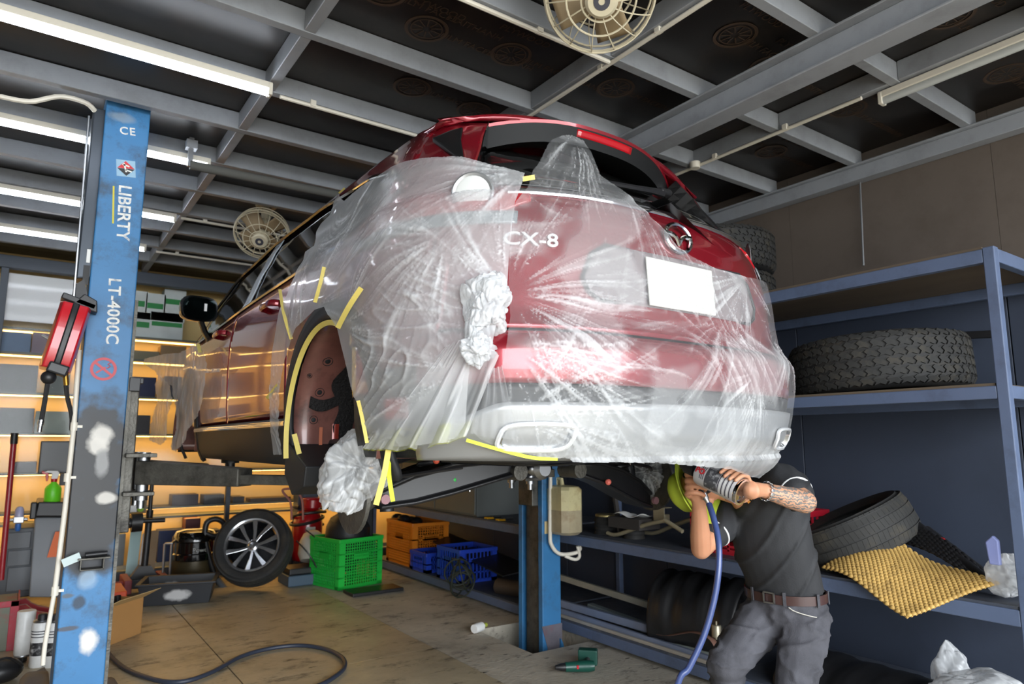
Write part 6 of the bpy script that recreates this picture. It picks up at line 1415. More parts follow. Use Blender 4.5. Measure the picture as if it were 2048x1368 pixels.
# alloy wheel leaning
wn = Vector((-.45, -.80, .42)).normalized(); wc_ = at(507, 1112, Y=6.95); wx = Vector((0, 0, 1)).cross(wn).normalized()
Mw = frame(wc_, wx, wn.cross(wx)); zlow = min((Mw @ Vector((.365 * math.cos(a), .365 * math.sin(a), z)))[2] for a in [k * .1 for k in range(63)] for z in (-.11, .11)); Mw.translation.z -= zlow
wh_ = tyre('alloy_wheel', 'alloy wheel with twin machined spokes leaning at the back', Mw, .362, .225, .245, 'road', wheel=True)
m_alloy = mat('machined_alloy', (206, 208, 212), .18, .9); m_adark = mat('alloy_dark', (40, 41, 44), .4, .5)
b = MB(); b.lathe([(.235, .098), (.250, .104), (.256, .098), (.250, .085), (.232, .07), (.222, -.08), (.24, -.09)], 48); b.build('rim', m_alloy, wh_, smooth=40)
b = MB(); b.lathe([(.222, .06), (.215, -.085), (.08, -.06), (.001, -.06)], 40); b.build('barrel', m_adark, wh_, smooth=40)
for k in range(10):
    a = 2 * math.pi * (k // 2) / 5 + (-.17 if k % 2 else .17); a1 = 2 * math.pi * (k // 2) / 5 + (-.34 if k % 2 else .34)
    def sp_at(r, an, w, z): c0 = Vector((r * math.cos(an), r * math.sin(an), z)); t = Vector((-math.sin(an), math.cos(an), 0)); return [c0 - t * w, c0 + t * w, c0 + t * w * .7 + Vector((0, 0, -.03)), c0 - t * w * .7 + Vector((0, 0, -.03))]
    b = MB(); b.loft([sp_at(.045, a * 1.0, .012, .062), sp_at(.12, a * .5 + a1 * .5, .015, .072), sp_at(.238, a1, .024, .088)]); b.build('spoke', m_alloy, wh_, bevel=.003)
b = MB(); b.lathe([(.001, .075), (.026, .073), (.032, .066), (.055, .060), (.06, .03)], 28); b.build('hub_cap', m_alloy, wh_, smooth=40)
# wheeled red extinguisher
q = at(613, 1110, Y=7.55); ex = thing('fire_extinguisher', 'large red wheeled fire extinguisher beside the dark column', 'fire extinguisher', (q.x, 7.55, 0))
ze = lambda v: at(613, v, Y=7.55).z
m_fire = mat('fire_red', (170, 22, 30), .3, 0, coat=.4)
b = MB(); b.lathe([(.001, .12), (.14, .12), (.155, .15), (.155, ze(1045)), (.14, ze(1032)), (.10, ze(1022)), (.001, ze(1020))], 28); b.build('cylinder', m_fire, ex, smooth=40)
b = MB(); b.lathe([(.07, ze(1022)), (.105, ze(1015)), (.105, ze(1000)), (.115, ze(998)), (.11, ze(996)), (.001, ze(996))], 22, (.04, 0, 0)); b.build('head_guard', m_fire, ex, smooth=40)
b = MB(); hd = [at(u, v, Y=7.4) for u, v in ((583, 1040), (581, 1005), (566, 984), (570, 978), (590, 980), (604, 1000), (606, 1040))]; b.tube(smoothpath(hd, 5), .012, 8); b.build('handle_frame', mat('rusty_pink', (170, 110, 100), .5), ex, world=True, smooth=True)
b = MB(); b.tube([Vector((.17 * math.cos(t) * (1 + .08 * math.sin(t * .7)), .17 * math.sin(t), ze(1042) + .012 * t - .05 + .02 * math.sin(t * 1.3))) for t in [i * .25 for i in range(66)]], .016, 8); b.build('hose', m_black, ex, smooth=True)
b = MB(); b.box((-.02, -.157, ze(1055)), (.10, .004, .04)); b.build('white_label', mat('white_paper', (235, 235, 232)), ex)
b = MB(); [b.lathe([(.001, -.02), (.10, -.02), (.11, 0), (.10, .02), (.001, .02)], 20, (s_ * .2, 0, .11), (0, R(90), 0)) for s_ in (-1,)]; b.build('wheel', m_rubber, ex, smooth=40)
# polishing machine with cable and blue case
q = at(615, 1150, Y=6.9); pm = thing('floor_polisher', 'pale floor polisher with a loose black cable beside the wheel', 'polisher', (q.x, 6.95, 0))
b = MB(); b.bx((-.22, -.16, 0), (.25, .18, .10)); b.build('blue_base', mat('blue_grey_case', (66, 86, 104), .5), pm, bevel=.01)
b = MB(); b.bx((-.2, -.12, .10), (.24, .16, .16)); b.build('dark_plate', m_black, pm, bevel=.01)
b = MB(); b.lathe([(.001, 0), (.10, 0), (.13, .06), (.13, .18), (.10, .26), (.04, .30), (.001, .30)], 24, (.04, 0, .20), (R(-18), R(12), 0)); b.build('body', mat('pale_machine', (178, 172, 160), .5, 0, var=.1), pm, smooth=40)
b = MB(); b.tube(smoothpath([(-.06, -.12, .52), (.05, -.18, .42), (.16, -.16, .30), (.26, -.12, .18)], 6), .007, 6); b.tube(smoothpath([(-.14, -.1, .42), (-.05, -.2, .3), (.05, -.2, .14), (.1, -.22, .02)], 6), .007, 6); b.build('cable', m_black, pm, smooth=True)
b = MB(); b.box((.12, -.12, .2), (.07, .06, .09)); b.build('switch_box', mat('cream_switch', (214, 206, 184), .5), pm, bevel=.005)
# green crate with a gearbox housing in it
A, B = at(678, 1182, Z=0), at(764, 1166, Z=0); d = (B - A); L = d.length; M = frame(A.lerp(B, .5), d, Vector((0, 0, 1)).cross(d)); M = M @ Matrix.Translation((0, .26, 0))
crate('green_crate', 'bright green plastic crate on the floor holding a black housing', M, L, .50, .46, m_grc, pattern='holes', nx=8, nz=4)
o_ = M @ Vector((0, 0, .40)); gb = thing('gearbox_housing', 'black gearbox housing standing in the green crate', 'gearbox', o_)
b = MB(); b.lathe([(.001, -.30), (.16, -.30), (.20, -.1), (.22, .06), (.20, .14), (.12, .22), (.05, .26), (.001, .26)], 22, (0, 0, .05), (R(12), R(8), 0)); b.build('bell', m_black, gb, smooth=30)
for k in range(7): a = k * .9; b = MB(); b.tube([(.15 * math.cos(a), .15 * math.sin(a), .0), (.12 * math.cos(a), .12 * math.sin(a), .24)], .018, 8); b.build('rib', m_black, gb, smooth=True)
b = MB(); b.bx((.12, -.1, -.1), (.24, .12, .34)); b.build('side_cover', m_black, gb, bevel=.02)
b = MB(); b.bx((-.5, -.12, 0), (0, .12, .03)); b.M = Matrix(); o = b.build('rubber_pad', m_black, bevel=.006); o.location = (3.0, 6.15, 0); tag(o, 'small flat black pad on the floor near the green crate', 'pad')
# hose on the floor
hz_ = [at(u, v, Z=.016) for u, v in ((197, 1262), (206, 1296), (240, 1330), (300, 1357), (360, 1364), (420, 1346), (480, 1314), (540, 1297), (600, 1291), (650, 1298), (684, 1315), (688, 1336), (660, 1360), (620, 1378), (560, 1395), (440, 1440), (300, 1560))]
hz_[0].z = .2; hz_[1].z = .05
b = MB(); b.tube(smoothpath(hz_, 8), .0135, 10); o = b.build('air_hose', mat('dark_blue_hose', (46, 52, 66), .45), smooth=True); tag(o, 'dark air hose looping across the floor in front', 'hose')
# grey plastic shields at the bottom left, black bag
m_shield = mat('grey_undershield', (84, 84, 86), .55, 0, var=.1, vscale=9)
def shield(poly, z, label, seed):
    pts = [at(u, v, Z=z) for u, v in poly]; vs, fs = poly2d([(p.x, p.y) for p in pts], .05, seed=seed); b = MB()
    b.v = [Vector((q.x, q.y, z * .55 + .03 + .035 * noise.noise(Vector((q.x * 5, q.y * 5, seed))))) for q in vs]; b.f = [tuple(f) for f in fs]; b.mi = [0] * len(b.f); t_ = thing('under_shield', label, 'under shield', (pts[0].x, pts[0].y, 0), group='grey under shields')
    b.build('panel', m_shield, t_, world=True, smooth='all', solid=.006); b = MB(); c = at(poly[0][0] + 34, poly[0][1] - 2, Z=z); b.lathe([(.012, 0), (.02, 0), (.02, .004), (.012, .004)], 16, (c.x, c.y, z * .55 + .06), closed=True); b.build('eyelet', m_zinc, t_, world=True)
shield([(14, 1420), (40, 1356), (58, 1338), (90, 1323), (96, 1334), (100, 1360), (104, 1420)], .12, 'grey plastic undershield lying left of the near post foot', 3)
shield([(150, 1420), (152, 1368), (188, 1362), (222, 1358), (240, 1376), (252, 1420)], .06, 'grey plastic undershield lying right of the near post foot', 5)
q = at(8, 1362, Z=0); b = MB(); b.sphere((q.x - .03, q.y, .06), (.12, .10, .07)); b.tube(smoothpath([(q.x - .1, q.y - .06, .1), (q.x, q.y - .1, .15), (q.x + .08, q.y - .04, .08)], 5), .008, 6); o = b.build('tool_bag', m_black, smooth=True); tag(o, 'black cloth bag at the lower left corner', 'bag')
# drill, white bottle
q = at(1160, 1345, Z=0); dr = thing('cordless_drill', 'dark green cordless drill lying on the concrete', 'drill', (q.x, q.y, 0), R(-28))
m_drill = mat('drill_green', (22, 74, 62), .4, 0, coat=.2)
b = MB(); b.tube([(-.09, 0, .034), (.05, 0, .034), (.085, 0, .034)], [.028, .034, .028], 16); b.build('motor_body', m_drill, dr, smooth=40)
b = MB(); b.tube([(-.09, 0, .034), (-.115, 0, .034), (-.15, 0, .034)], [.024, .022, .012], 14); b.build('chuck', m_black, dr, smooth=40)
b = MB(); b.tube([(.04, .02, .034), (.075, .12, .034)], [.02, .018], 10); b.build('handle', m_black, dr, smooth=40)
b = MB(); b.box((.085, .15, .045), (.12, .07, .09), (0, 0, R(-18))); b.build('battery', m_drill, dr, bevel=.008)
b = MB(); b.box((-.02, -.03, .04), (.012, .008, .02)); b.build('red_switch', mat('red_plastic', (196, 30, 42)), dr)
q = at(958, 1264, Z=0); wbt = thing('white_bottle', 'small white bottle lying on the floor near the pit', 'bottle', (q.x, q.y, 0), R(20))
b = MB(); b.lathe([(.001, -.06), (.03, -.06), (.033, -.05), (.033, .03), (.014, .05), (.014, .065), (.001, .065)], 18, (0, 0, .033), (0, R(90), 0)); b.build('bottle_body', mat('white_plastic', (230, 230, 228)), wbt, smooth=40)
b = MB(); b.lathe([(.016, .055), (.016, .085), (.001, .085)], 14, (0, 0, .033), (0, R(90), 0)); b.build('cap', mat('lime_cap', (170, 180, 70), .5), wbt, smooth=40)
# ================================================================== the man spraying under the bumper
man = thing('person', 'man in black polo shirt and grey jeans crouching under the bumper with a spray can', 'person', (2.78, 1.88, 0))
r_ = Vector((math.cos(YAW), -math.sin(YAW), 0)); f_ = Vector((math.sin(YAW), math.cos(YAW), 0)); UP = Vector((0, 0, 1))
FAC = (-.75 * r_ - .66 * f_).normalized(); LEF = UP.cross(FAC).normalized()
def skinmesh(name, mb, m, voxel, it=6, parent=man, world=True, mats=None, pick=None, sub=0):
    me = mb.me('tmp'); o = bpy.data.objects.new('tmp', me); COL.objects.link(o)
    md = o.modifiers.new('r', 'REMESH'); md.mode = 'VOXEL'; md.voxel_size = voxel
    ms = o.modifiers.new('s', 'SMOOTH'); ms.factor = .5; ms.iterations = it
    dg = bpy.context.evaluated_depsgraph_get(); n = bpy.data.meshes.new_from_object(o.evaluated_get(dg)); n.name = name
    bpy.data.objects.remove(o); bpy.data.meshes.remove(me)
    n.materials.clear()
    for q in (mats or [m]): n.materials.append(q)
    if pick:
        cs = np.empty(len(n.polygons) * 3, np.float32); n.polygons.foreach_get('center', cs); n.polygons.foreach_set('material_index', pick(cs.reshape(-1, 3)))
    n.polygons.foreach_set('use_smooth', [True] * len(n.polygons))
    return link(name, n, parent, world=world)
def limb(b, pts, rs, n=14, ex=None, flat=1.0):
    """closed tapered limb with rounded ends"""
    pts = [Vector(p) for p in pts]
    P_ = smoothpath(pts, 5); m = len(P_); k = len(pts) - 1
    R_ = []
    for i in range(m):
        x = i / 5; j = min(k - 1, int(x)); t = x - j; R_.append(rs[j] + (rs[j + 1] - rs[j]) * t)
    b.tube(P_, R_, n); b.sphere(P_[0], R_[0] * .99, 14, 8); b.sphere(P_[-1], R_[-1] * .99, 14, 8)
def ell(b, c, ax, ay, az, n=20, k=12):
    """ellipsoid with three axis vectors"""
    rings = []
    for j in range(1, k):
        ph = math.pi * j / k
        rings.append([Vector(c) + az * -math.cos(ph) + (ax * math.cos(2 * math.pi * i / n) + ay * math.sin(2 * math.pi * i / n)) * math.sin(ph) for i in range(n)])
    b.loft(rings)
m_skin = mat('skin', (196, 140, 108), .5, 0, var=.06, vscale=12); MATS['skin'].node_tree.nodes['Principled BSDF'].inputs['Subsurface Weight'].default_value = .08
# inked skin
mt = bpy.data.materials.new('tattooed_skin'); MATS['tattooed_skin'] = mt; nt, bs, out = nodes_of(mt); bs.inputs['Roughness'].default_value = .5
wv = add(nt, 'ShaderNodeTexWave'); wv.wave_type = 'RINGS'; wv.inputs['Scale'].default_value = 26; wv.inputs['Distortion'].default_value = 9; wv.inputs['Detail'].default_value = 2; wv.inputs['Detail Scale'].default_value = 2.2
tcn = add(nt, 'ShaderNodeTexCoord'); nt.links.new(tcn.outputs['Object'], wv.inputs['Vector'])
vo = tex(nt, 24, kind='voronoi'); ra = ramp(nt, wv.outputs['Fac'], [(.35, lin((112, 108, 104))), (.5, lin((196, 146, 116)))]); rb_ = ramp(nt, vo.outputs['Distance'], [(.10, (.35,) * 3), (.32, (1,) * 3)])
mxx = add(nt, 'ShaderNodeMix', data_type='RGBA', blend_type='MULTIPLY'); mxx.inputs[0].default_value = .7; nt.links.new(ra.outputs[0], mxx.inputs[6]); nt.links.new(rb_.outputs[0], mxx.inputs[7]); nt.links.new(mxx.outputs[2], bs.inputs['Base Color'])
m_shirt = mat('black_cotton', (40, 41, 44), .75, 0, var=.12, vscale=5, bump=.12, bscale=160)
m_jean = mat('grey_denim', (74, 74, 80), .85, 0, var=.35, vscale=7, dirt=(42, 42, 46), dscale=5, damt=.8, bump=.25, bscale=260)
def A(u, v, D): return at(u, v, D=D)
# key joints
hipC = A(1572, 1215, 3.0); chest = A(1532, 1035, 3.0); neck = A(1478, 985, 3.0)
shL, elL, wrL = A(1566, 962, 2.90), A(1610, 1004, 2.70), A(1524, 980, 2.64)
shR, elR, wrR = A(1462, 1030, 3.08), A(1402, 1098, 2.92), A(1398, 1012, 2.84)
headC = A(1402, 972, 2.98)
# ---- bare body: head, neck, arms and hands in one surface
hd = (A(1440, 985, 2.98) - headC).normalized()                    # from head to neck
crown = (-.62 * r_ - .30 * UP + .55 * f_).normalized(); face = (crown.cross(LEF)).normalized()
if face.dot(UP) < 0: face = -face
face = (face - crown * face.dot(crown)).normalized(); side = crown.cross(face)
b = MB()
ell(b, headC, side * .076, face * .093, crown * .112)
ell(b, headC - crown * .055 + face * .03, side * .058, face * .062, crown * .065)
limb(b, [headC - crown * .05 - face * .02, neck, neck.lerp(chest, .25)], [.058, .058, .066])
ell(b, headC + face * .098 - crown * .012, side * .016, face * .024, crown * .026)          # nose
for s_ in (-1, 1): ell(b, headC + side * s_ * .078 - crown * .01 - face * .008, side * .012, face * .022, crown * .032)   # ears
ell(b, headC + face * .088 - crown * .05, side * .024, face * .010, crown * .009)           # lips
limb(b, [shL, shL.lerp(elL, .5), elL], [.058, .050, .043]); limb(b, [elL, elL.lerp(wrL, .30), wrL], [.045, .044, .027])
limb(b, [shR, shR.lerp(elR, .5), elR], [.056, .049, .042]); limb(b, [elR, elR.lerp(wrR, .32), wrR], [.043, .043, .028])
# can axis and frame
cB, cT_ = A(1484, 984, 2.58), A(1388, 938, 2.74); ca = (cT_ - cB).normalized(); cR = .051
cu = (UP - ca * UP.dot(ca)).normalized(); cf = ca.cross(cu); 
if cf.dot(f_) > 0: cf = -cf                                         # towards the camera
def around(t, ang, rad): return cB + ca * t + (cu * math.cos(ang) + cf * math.sin(ang)) * rad
# left hand: palm behind and under the can foot, fingers over the top, thumb in front below
pL = cB - ca * .012 + cu * .012 - f_ * .0 + r_ * .028 + f_ * .03
limb(b, [wrL, wrL.lerp(pL, .5), pL], [.027, .030, .030]); ell(b, pL, ca * .040, cu * .036, cf * .022)
for k, (t0, ln) in enumerate([(.010, 1.0), (.032, 1.12), (.055, 1.08), (.078, .92)]):
    a0, a1, a2, a3 = -1.15, -.55, .12, .80 * ln
    base = pL.lerp(around(t0, -1.3, cR + .012), .72)
    limb(b, [base, around(t0, a1, cR + .011), around(t0 + .004, a2, cR + .010), around(t0 + .006, a3, cR + .009)], [.0105, .0098, .0092, .0078], 10)
limb(b, [pL - cu * .012, around(.004, -2.2, cR + .012), around(.035, -2.5, cR + .011), around(.060, -2.8, cR + .010)], [.013, .0115, .0105, .009], 10)
# right hand: fist round the gun grip
pR = A(1394, 984, 2.82); gd = (A(1404, 990, 2.80) - A(1396, 950, 2.80)).normalized()      # grip runs down the fist
limb(b, [wrR, wrR.lerp(pR, .5), pR], [.028, .030, .031]); ell(b, pR, r_ * .034, UP * .044, f_ * .022)
for k in range(4):
    v0 = 950 + k * 13; ln = [.95, 1.08, 1.0, .85][k]
    limb(b, [A(1378, v0 + 4, 2.835), A(1374, v0 - 2, 2.79), A(1390, v0 - 4, 2.755), A(1390 + 20 * ln, v0 + 1, 2.765), A(1386 + 22 * ln, v0 + 6, 2.79)], [.0115, .0112, .0104, .0096, .0082], 10)
limb(b, [A(1396, 972, 2.83), A(1414, 952, 2.815), A(1430, 946, 2.79), A(1441, 950, 2.775)], [.014, .0125, .011, .009], 10)
def ink(C):
    """1 where the left forearm is tattooed"""
    def seg(p, q, t0, t1): p0 = np.array(p.lerp(q, t0)); d = np.array(p.lerp(q, t1)) - p0; t = np.clip((C - p0) @ d / (d @ d), 0, 1); return np.linalg.norm(C - p0 - t[:, None] * d, axis=1)
    return ((np.minimum(seg(elL, wrL, 0, .74), seg(shL, elL, .4, 1)) < .062) & (np.linalg.norm(C - np.array(wrL), axis=1) > .035)).astype(np.int32)
skinmesh('body', b, m_skin, .0038, 4, mats=[m_skin, mt], pick=ink)['label'] = 'bare head, hands and arms, the left forearm tattooed'
# ---- shirt
b = MB()
tw = [(hipC + UP * .07, .170, .112), (hipC.lerp(chest, .35) + UP * .04, .172, .118), (hipC.lerp(chest, .75), .180, .125), (chest + UP * .05, .188, .125), (chest.lerp(neck, .55) + UP * .015, .150, .100), (neck + (chest - neck) * .12, .075, .075)]
axis = [(tw[min(i + 1, 5)][0] - tw[max(i - 1, 0)][0]).normalized() for i in range(6)]
rings = []
for i, (c, wx_, wy_) in enumerate(tw):
    lx = (LEF - axis[i] * LEF.dot(axis[i])).normalized(); fx = axis[i].cross(lx)
    rings.append([c + lx * wx_ * math.cos(2 * math.pi * k / 24) + fx * wy_ * math.sin(2 * math.pi * k / 24) for k in range(24)])
R2 = []
for i in range(5):
    for q in range(4): R2.append([rings[i][k].lerp(rings[i + 1][k], q / 4) for k in range(24)])
R2.append(rings[5])
b.loft(R2); 
limb(b, [chest.lerp(shL, .5), shL, shL.lerp(elL, .62)], [.085, .078, .070]); limb(b, [chest.lerp(shR, .5), shR, shR.lerp(elR, .55)], [.085, .076, .068])
limb(b, [neck.lerp(chest, .1) + LEF * .05, neck.lerp(chest, .0), neck.lerp(chest, .1) - LEF * .05], [.035, .06, .035])
sh = skinmesh('shirt', b, m_shirt, .008, 5)
# drapery folds: pull the cloth in and out along its own surface
dirf = (A(1500, 1180, 3) - A(1590, 1010, 3)).normalized()
Mi = Matrix.Translation(-man.location)
nrm_ = [v.normal.copy() for v in sh.data.vertices]
for v in sh.data.vertices:
    p = v.co + man.location; t = (p - chest).dot(dirf.cross(f_).normalized()); a_ = (p - chest).dot(dirf)
    k = noise.noise(Vector((t * 13, a_ * 2.2, 3))) * .010 + (1 - min(1, abs(noise.noise(Vector((t * 9, a_ * 1.6, 9)))) * 4)) ** 2 * .010
    v.co += nrm_[v.index] * k * (1 if p.z > hipC.z else .5)
def hoop(c, ax, ra, rb, n=36, tilt=None): 
    x = LEF - ax * LEF.dot(ax); x.normalize(); y = ax.cross(x); return [c + x * ra * math.cos(2 * math.pi * k / n) + y * rb * math.sin(2 * math.pi * k / n) for k in range(n)]
e_ = shL.lerp(elL, .66); axl = (elL - shL).normalized()
b = MB(); b.tube(hoop(e_ - axl * .012, axl, .0665, .0665), .005, 6, closed=True); b.build('sleeve_stripe', mat('white_stripe', (226, 226, 226), .7), man, world=True, smooth=True)
e_ = shR.lerp(elR, .58); axr = (elR - shR).normalized(); b = MB(); b.tube(hoop(e_ - axr * .012, axr, .0635, .0635), .005, 6, closed=True); b.build('sleeve_stripe', mat('white_stripe', (226, 226, 226)), man, world=True, smooth=True)
b = MB(); c = A(1497, 1003, 2.83); 
for k in range(4): b.box(c + r_ * (.012 * k) + UP * (.014 * k), (.012, .004, .012), Euler((0, -.7, -YAW)))
b.build('shirt_emblem', mat('yellow_red_thread', (216, 140, 40), .7), man, world=True)
# ---- jeans
b = MB()
hl, hr_ = hipC + LEF * .085 - UP * .03, hipC - LEF * .085 - UP * .03
knL, knR = A(1588, 1392, 2.74), A(1452, 1330, 2.86); ftL = Vector((knL.x, knL.y, 0)) + f_ * .28 + UP * .06; ftR = Vector((knR.x, knR.y, 0)) + f_ * .22 + r_ * .08 + UP * .06
def ringj(c, ax, wx_, wy_): lx = (LEF - ax * LEF.dot(ax)).normalized(); fx = ax.cross(lx); return [c + lx * wx_ * math.cos(2 * math.pi * k / 24) + fx * wy_ * math.sin(2 * math.pi * k / 24) for k in range(24)]
ux = (chest - hipC).normalized(); uxx = (UP * .8 + ux * .2).normalized()
b.loft([ringj(hipC + uxx * .075, uxx, .168, .118), ringj(hipC + uxx * .03, uxx, .172, .125), ringj(hipC - uxx * .03, uxx, .178, .135), ringj(hipC - uxx * .09, UP, .165, .13), ringj(hipC - uxx * .13, UP, .10, .10)])
limb(b, [hl, hl.lerp(knL, .5), knL], [.105, .094, .078]); limb(b, [knL, knL.lerp(ftL, .4), ftL], [.076, .066, .058])
limb(b, [hr_, hr_.lerp(knR, .5) , knR], [.105, .096, .080]); limb(b, [knR, knR.lerp(ftR, .4), ftR], [.078, .066, .058])
jn = skinmesh('jeans', b, m_jean, .008, 4)
nrm_ = [v.normal.copy() for v in jn.data.vertices]
for v in jn.data.vertices:
    p = v.co + man.location
    k = (1 - min(1, abs(noise.noise(Vector((p.x * 7, p.y * 7, p.z * 16)))) * 4)) ** 2 * .010 - .003
    v.co += nrm_[v.index] * k
# belt
bc = hipC + uxx * .062
def band(c, ax, wx_, wy_, hgt, t): return [ringj(c - ax * hgt, ax, wx_, wy_), ringj(c + ax * hgt, ax, wx_, wy_), ringj(c + ax * hgt, ax, wx_ - t, wy_ - t), ringj(c - ax * hgt, ax, wx_ - t, wy_ - t)]
b = MB(); rg = band(bc, uxx, .181, .131, .019, .006); b.loft(rg + [rg[0]], cap=False); b.build('belt', mat('dark_brown_leather', (66, 44, 42), .35, 0, var=.15, coat=.2), man, world=True, smooth=40)
pb_ = bc + FAC * .134; b = MB(frame(pb_, LEF, uxx)); [b.bx(*q) for q in (((-.026, -.024, 0), (.026, -.018, .008)), ((-.026, .018, 0), (.026, .024, .008)), ((-.026, -.024, 0), (-.020, .024, .008)), ((.020, -.024, 0), (.026, .024, .008)))]; b.build('buckle', m_zinc, man, world=True)
for an in (-.5, .35, 1.2, 2.0):
    q = bc + (LEF * math.sin(an) * .184 + FAC * math.cos(an) * .134); n_ = (LEF * math.sin(an) / .184 + FAC * math.cos(an) / .134).normalized(); b = MB(frame(q, uxx.cross(n_), uxx)); b.box((0, 0, 0), (.012, .055, .005)); b.build('belt_loop', m_jean, man, world=True)
st = []
for k in range(13): an = .45 + k * .085; q = hipC + LEF * math.sin(an) * .180 + FAC * math.cos(an) * .138 + uxx * (.032 - .045 * (k / 12) ** .6 if k < 12 else -.013); st.append(q)
b = MB(); b.tube(st, .0022, 5); b.build('pocket_seam', mat('pale_thread', (190, 186, 176), .8), man, world=True)
# shoes, out of the frame but standing on the floor
for q in (ftL, ftR):
    b = MB(); c = Vector((q.x, q.y, .045)); rr = [[c + FAC * x + LEF * (w_ * math.cos(a)) + UP * (h_ * math.sin(a) if math.sin(a) > 0 else .045 * math.sin(a)) for a in [2 * math.pi * k / 14 for k in range(14)]] for x, w_, h_ in ((-.09, .03, .03), (-.07, .042, .06), (.0, .045, .06), (.09, .048, .035), (.16, .04, .02), (.18, .02, .01))]
    b.loft(rr); b.build('shoe', m_black, man, world=True, smooth=True)
# cap with a wide lime brim, mask, bracelet
b = MB(); m_lime = mat('lime_cloth', (186, 206, 62), .7, 0, var=.08)
bcx = headC + crown * .045
rb = []
for (ra, z) in ((.092, .0), (.125, -.022), (.158, -.034), (.160, -.030), (.126, -.014), (.092, .008)):
    rb.append([bcx + crown * z + (side * math.cos(a) + face * 1.08 * math.sin(a)) * ra for a in [2 * math.pi * k / 40 for k in range(40)]])
b.loft(rb + [rb[0]], cap=False); b.build('hat_brim', m_lime, man, world=True, smooth=True)
b = MB(); rc = [[bcx + crown * z + (side * math.cos(a) + face * 1.15 * math.sin(a)) * ra for a in [2 * math.pi * k / 32 for k in range(32)]] for ra, z in ((.092, 0), (.092, .03), (.084, .06), (.06, .082), (.02, .09))]; b.loft(rc); b.build('hat_crown', m_lime, man, world=True, smooth=True)
b = MB(); ell(b, headC + face * .062 - crown * .045, side * .070, face * .058, crown * .052); b.build('face_mask', mat('black_mask', (28, 28, 30), .8), man, world=True, smooth=True)
for s_ in (-1, 1): b = MB(); ell(b, headC + face * .086 + crown * .022 + side * s_ * .030, side * .013, face * .006, crown * .008); b.build('eye', m_dark, man, world=True, smooth=True)
ax_ = (wrL - elL).normalized(); c = wrL.lerp(elL, .10); x_ = ax_.orthogonal().normalized(); y_ = ax_.cross(x_)
for k in range(14):
    a = 2 * math.pi * k / 14; b = MB(frame(c + (x_ * math.cos(a) + y_ * math.sin(a)) * .036, ax_, -x_ * math.sin(a) + y_ * math.cos(a))); b.box((0, 0, 0), (.013, .012, .006)); b.build('bracelet_link', m_chrome, man, world=True, bevel=.002)
# ---- what he holds: can, gun, hose
hc = thing('spray_can', 'grey and white undercoat can held upside down in the raised hands', 'can', cB)
Mc = frame(cB, cf.cross(ca) , cf); Mc = Matrix((ca.cross(cf), cf, ca)).transposed().to_4x4(); Mc.translation = cB
Lc = (cT_ - cB).length
b = MB(Mc); b.lathe([(cR, .006), (cR, Lc * .80), (cR * .93, Lc * .86)], 36); b.build('can_body', mat('can_grey', (196, 194, 196), .3, 0, coat=.3), hc, world=True, smooth=40)
b = MB(Mc); b.lathe([(.001, .010), (cR * .80, .006), (cR * .86, -.004), (cR * 1.03, -.004), (cR * 1.04, .004), (cR, .010)], 36); b.build('can_bottom', m_chrome, hc, world=True, smooth=40)
b = MB(Mc); b.lathe([(cR * .93, Lc * .86), (cR * .6, Lc * .90), (cR * .4, Lc), (.001, Lc)], 28); b.build('can_neck', m_zinc, hc, world=True, smooth=40)
def wrap(name, z0, z1, a0, a1, m, off=.0006, nu=14, nv=4, par=hc):
    b = MB(Mc); b.grid(lambda u, v: Vector(((cR + off) * math.cos(a0 + (a1 - a0) * u), (cR + off) * math.sin(a0 + (a1 - a0) * u), z0 + (z1 - z0) * v)), nu, nv); return b.build(name, m, par, world=True, smooth=True)
hpi = math.pi / 2
wrap('photo_print', Lc * .36, Lc * .62, hpi - .9, hpi + .75, mat('dark_photo_print', (70, 70, 74), .35, 0, dirt=(190, 190, 192), dscale=40, damt=1))
wrap('edge_line', .02, Lc * .80, hpi - .98, hpi - .94, m_dark)
wrap('edge_line', .02, Lc * .80, hpi - 1.04, hpi - 1.02, m_dark)
for k in range(7): wrap('text_line', .022 + k * .0085, .026 + k * .0085, hpi - .85, hpi + .7, mat('white_can_print', (220, 220, 218)) if k % 2 else mat('dark_print', (60, 60, 70)))
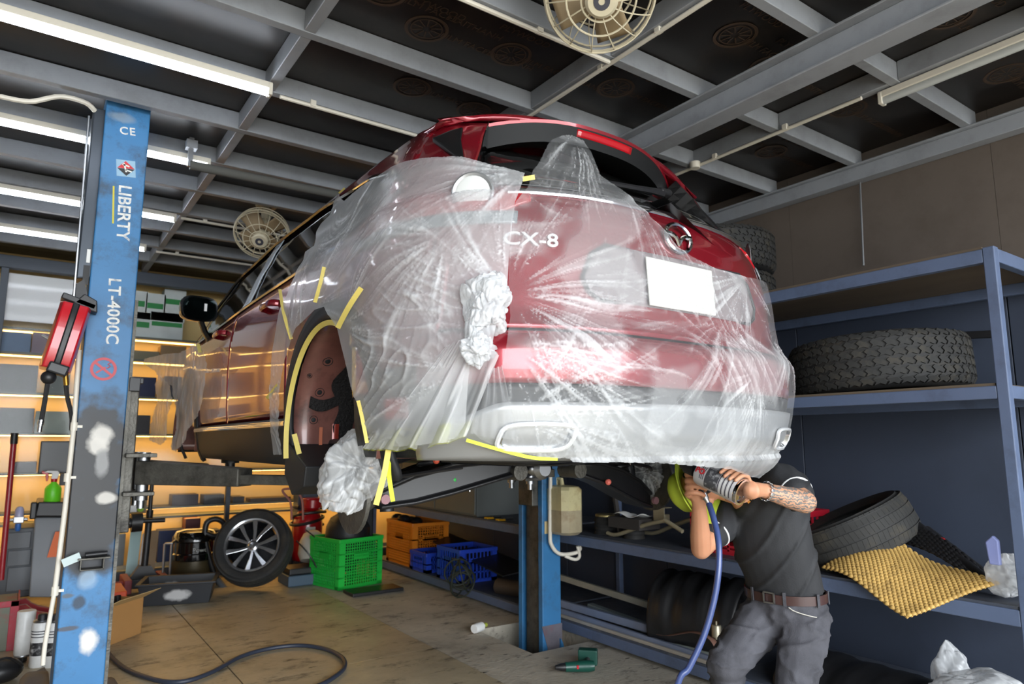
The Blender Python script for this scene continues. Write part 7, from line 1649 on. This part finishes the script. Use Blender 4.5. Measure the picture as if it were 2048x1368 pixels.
for k in range(3): wrap('text_line', Lc * .65 + k * .007, Lc * .65 + .003 + k * .007, hpi - .8, hpi + .2, mat('dark_print', (60, 60, 70)))
tbx = text_mb('PO', .030, Matrix(), .0004, bold=.0012); b = MB(Mc)
for q in tbx.v: b._add([((cR + .001 + q.z) * math.cos(hpi - .35 - q.y / cR), (cR + .001 + q.z) * math.sin(hpi - .35 - q.y / cR), Lc * .745 - q.x)], [])
b.f = tbx.f; b.mi = tbx.mi; b.build('red_lettering', mat('red_decal', (206, 44, 50), .5), hc, world=True)
gn = thing('spray_gun', 'black undercoat spray gun in the right hand', 'spray gun', A(1404, 975, 2.80))
b = MB(); b.tube([cT_ - ca * .01, cT_ + ca * .035], .030, 16); b.tube([cT_ + ca * .03, cT_ + ca * .055], .022, 14); b.build('head', m_black, gn, world=True, smooth=40)
b = MB(); b.tube(smoothpath([cT_ + ca * .03, A(1392, 945, 2.80), A(1400, 968, 2.79), A(1408, 990, 2.79)], 5), .016, 10); b.build('grip', m_black, gn, world=True, smooth=True)
b = MB(); b.tube(smoothpath([A(1398, 955, 2.77), A(1415, 965, 2.75), A(1425, 978, 2.76)], 4), .008, 8, flat=(1, .6)); b.build('trigger', m_black, gn, world=True, smooth=True)
b = MB(); b.tube([A(1407, 986, 2.78), A(1412, 998, 2.775)], .013, 10); b.tube([A(1412, 998, 2.775), A(1419, 1011, 2.77)], [.010, .008], 10); b.build('air_fitting', m_zinc, gn, world=True, smooth=40)
hp = [A(1418, 1008, 2.77), A(1428, 1040, 2.72), A(1437, 1085, 2.66), A(1437, 1140, 2.62), A(1428, 1200, 2.60), A(1408, 1270, 2.58), A(1378, 1335, 2.56), A(1352, 1380, 2.55), A(1300, 1460, 2.55)]
hp[-1].z = .02; hp.append(Vector((hp[-1].x - .5, hp[-1].y - .2, .015)))
b = MB(); b.tube(smoothpath(hp, 8), .0125, 10); ah = b.build('air_hose', mat('blue_hose', (60, 76, 124), .35, 0, coat=.3), smooth=True); tag(ah, 'blue air hose hanging from the spray gun to the floor', 'hose')
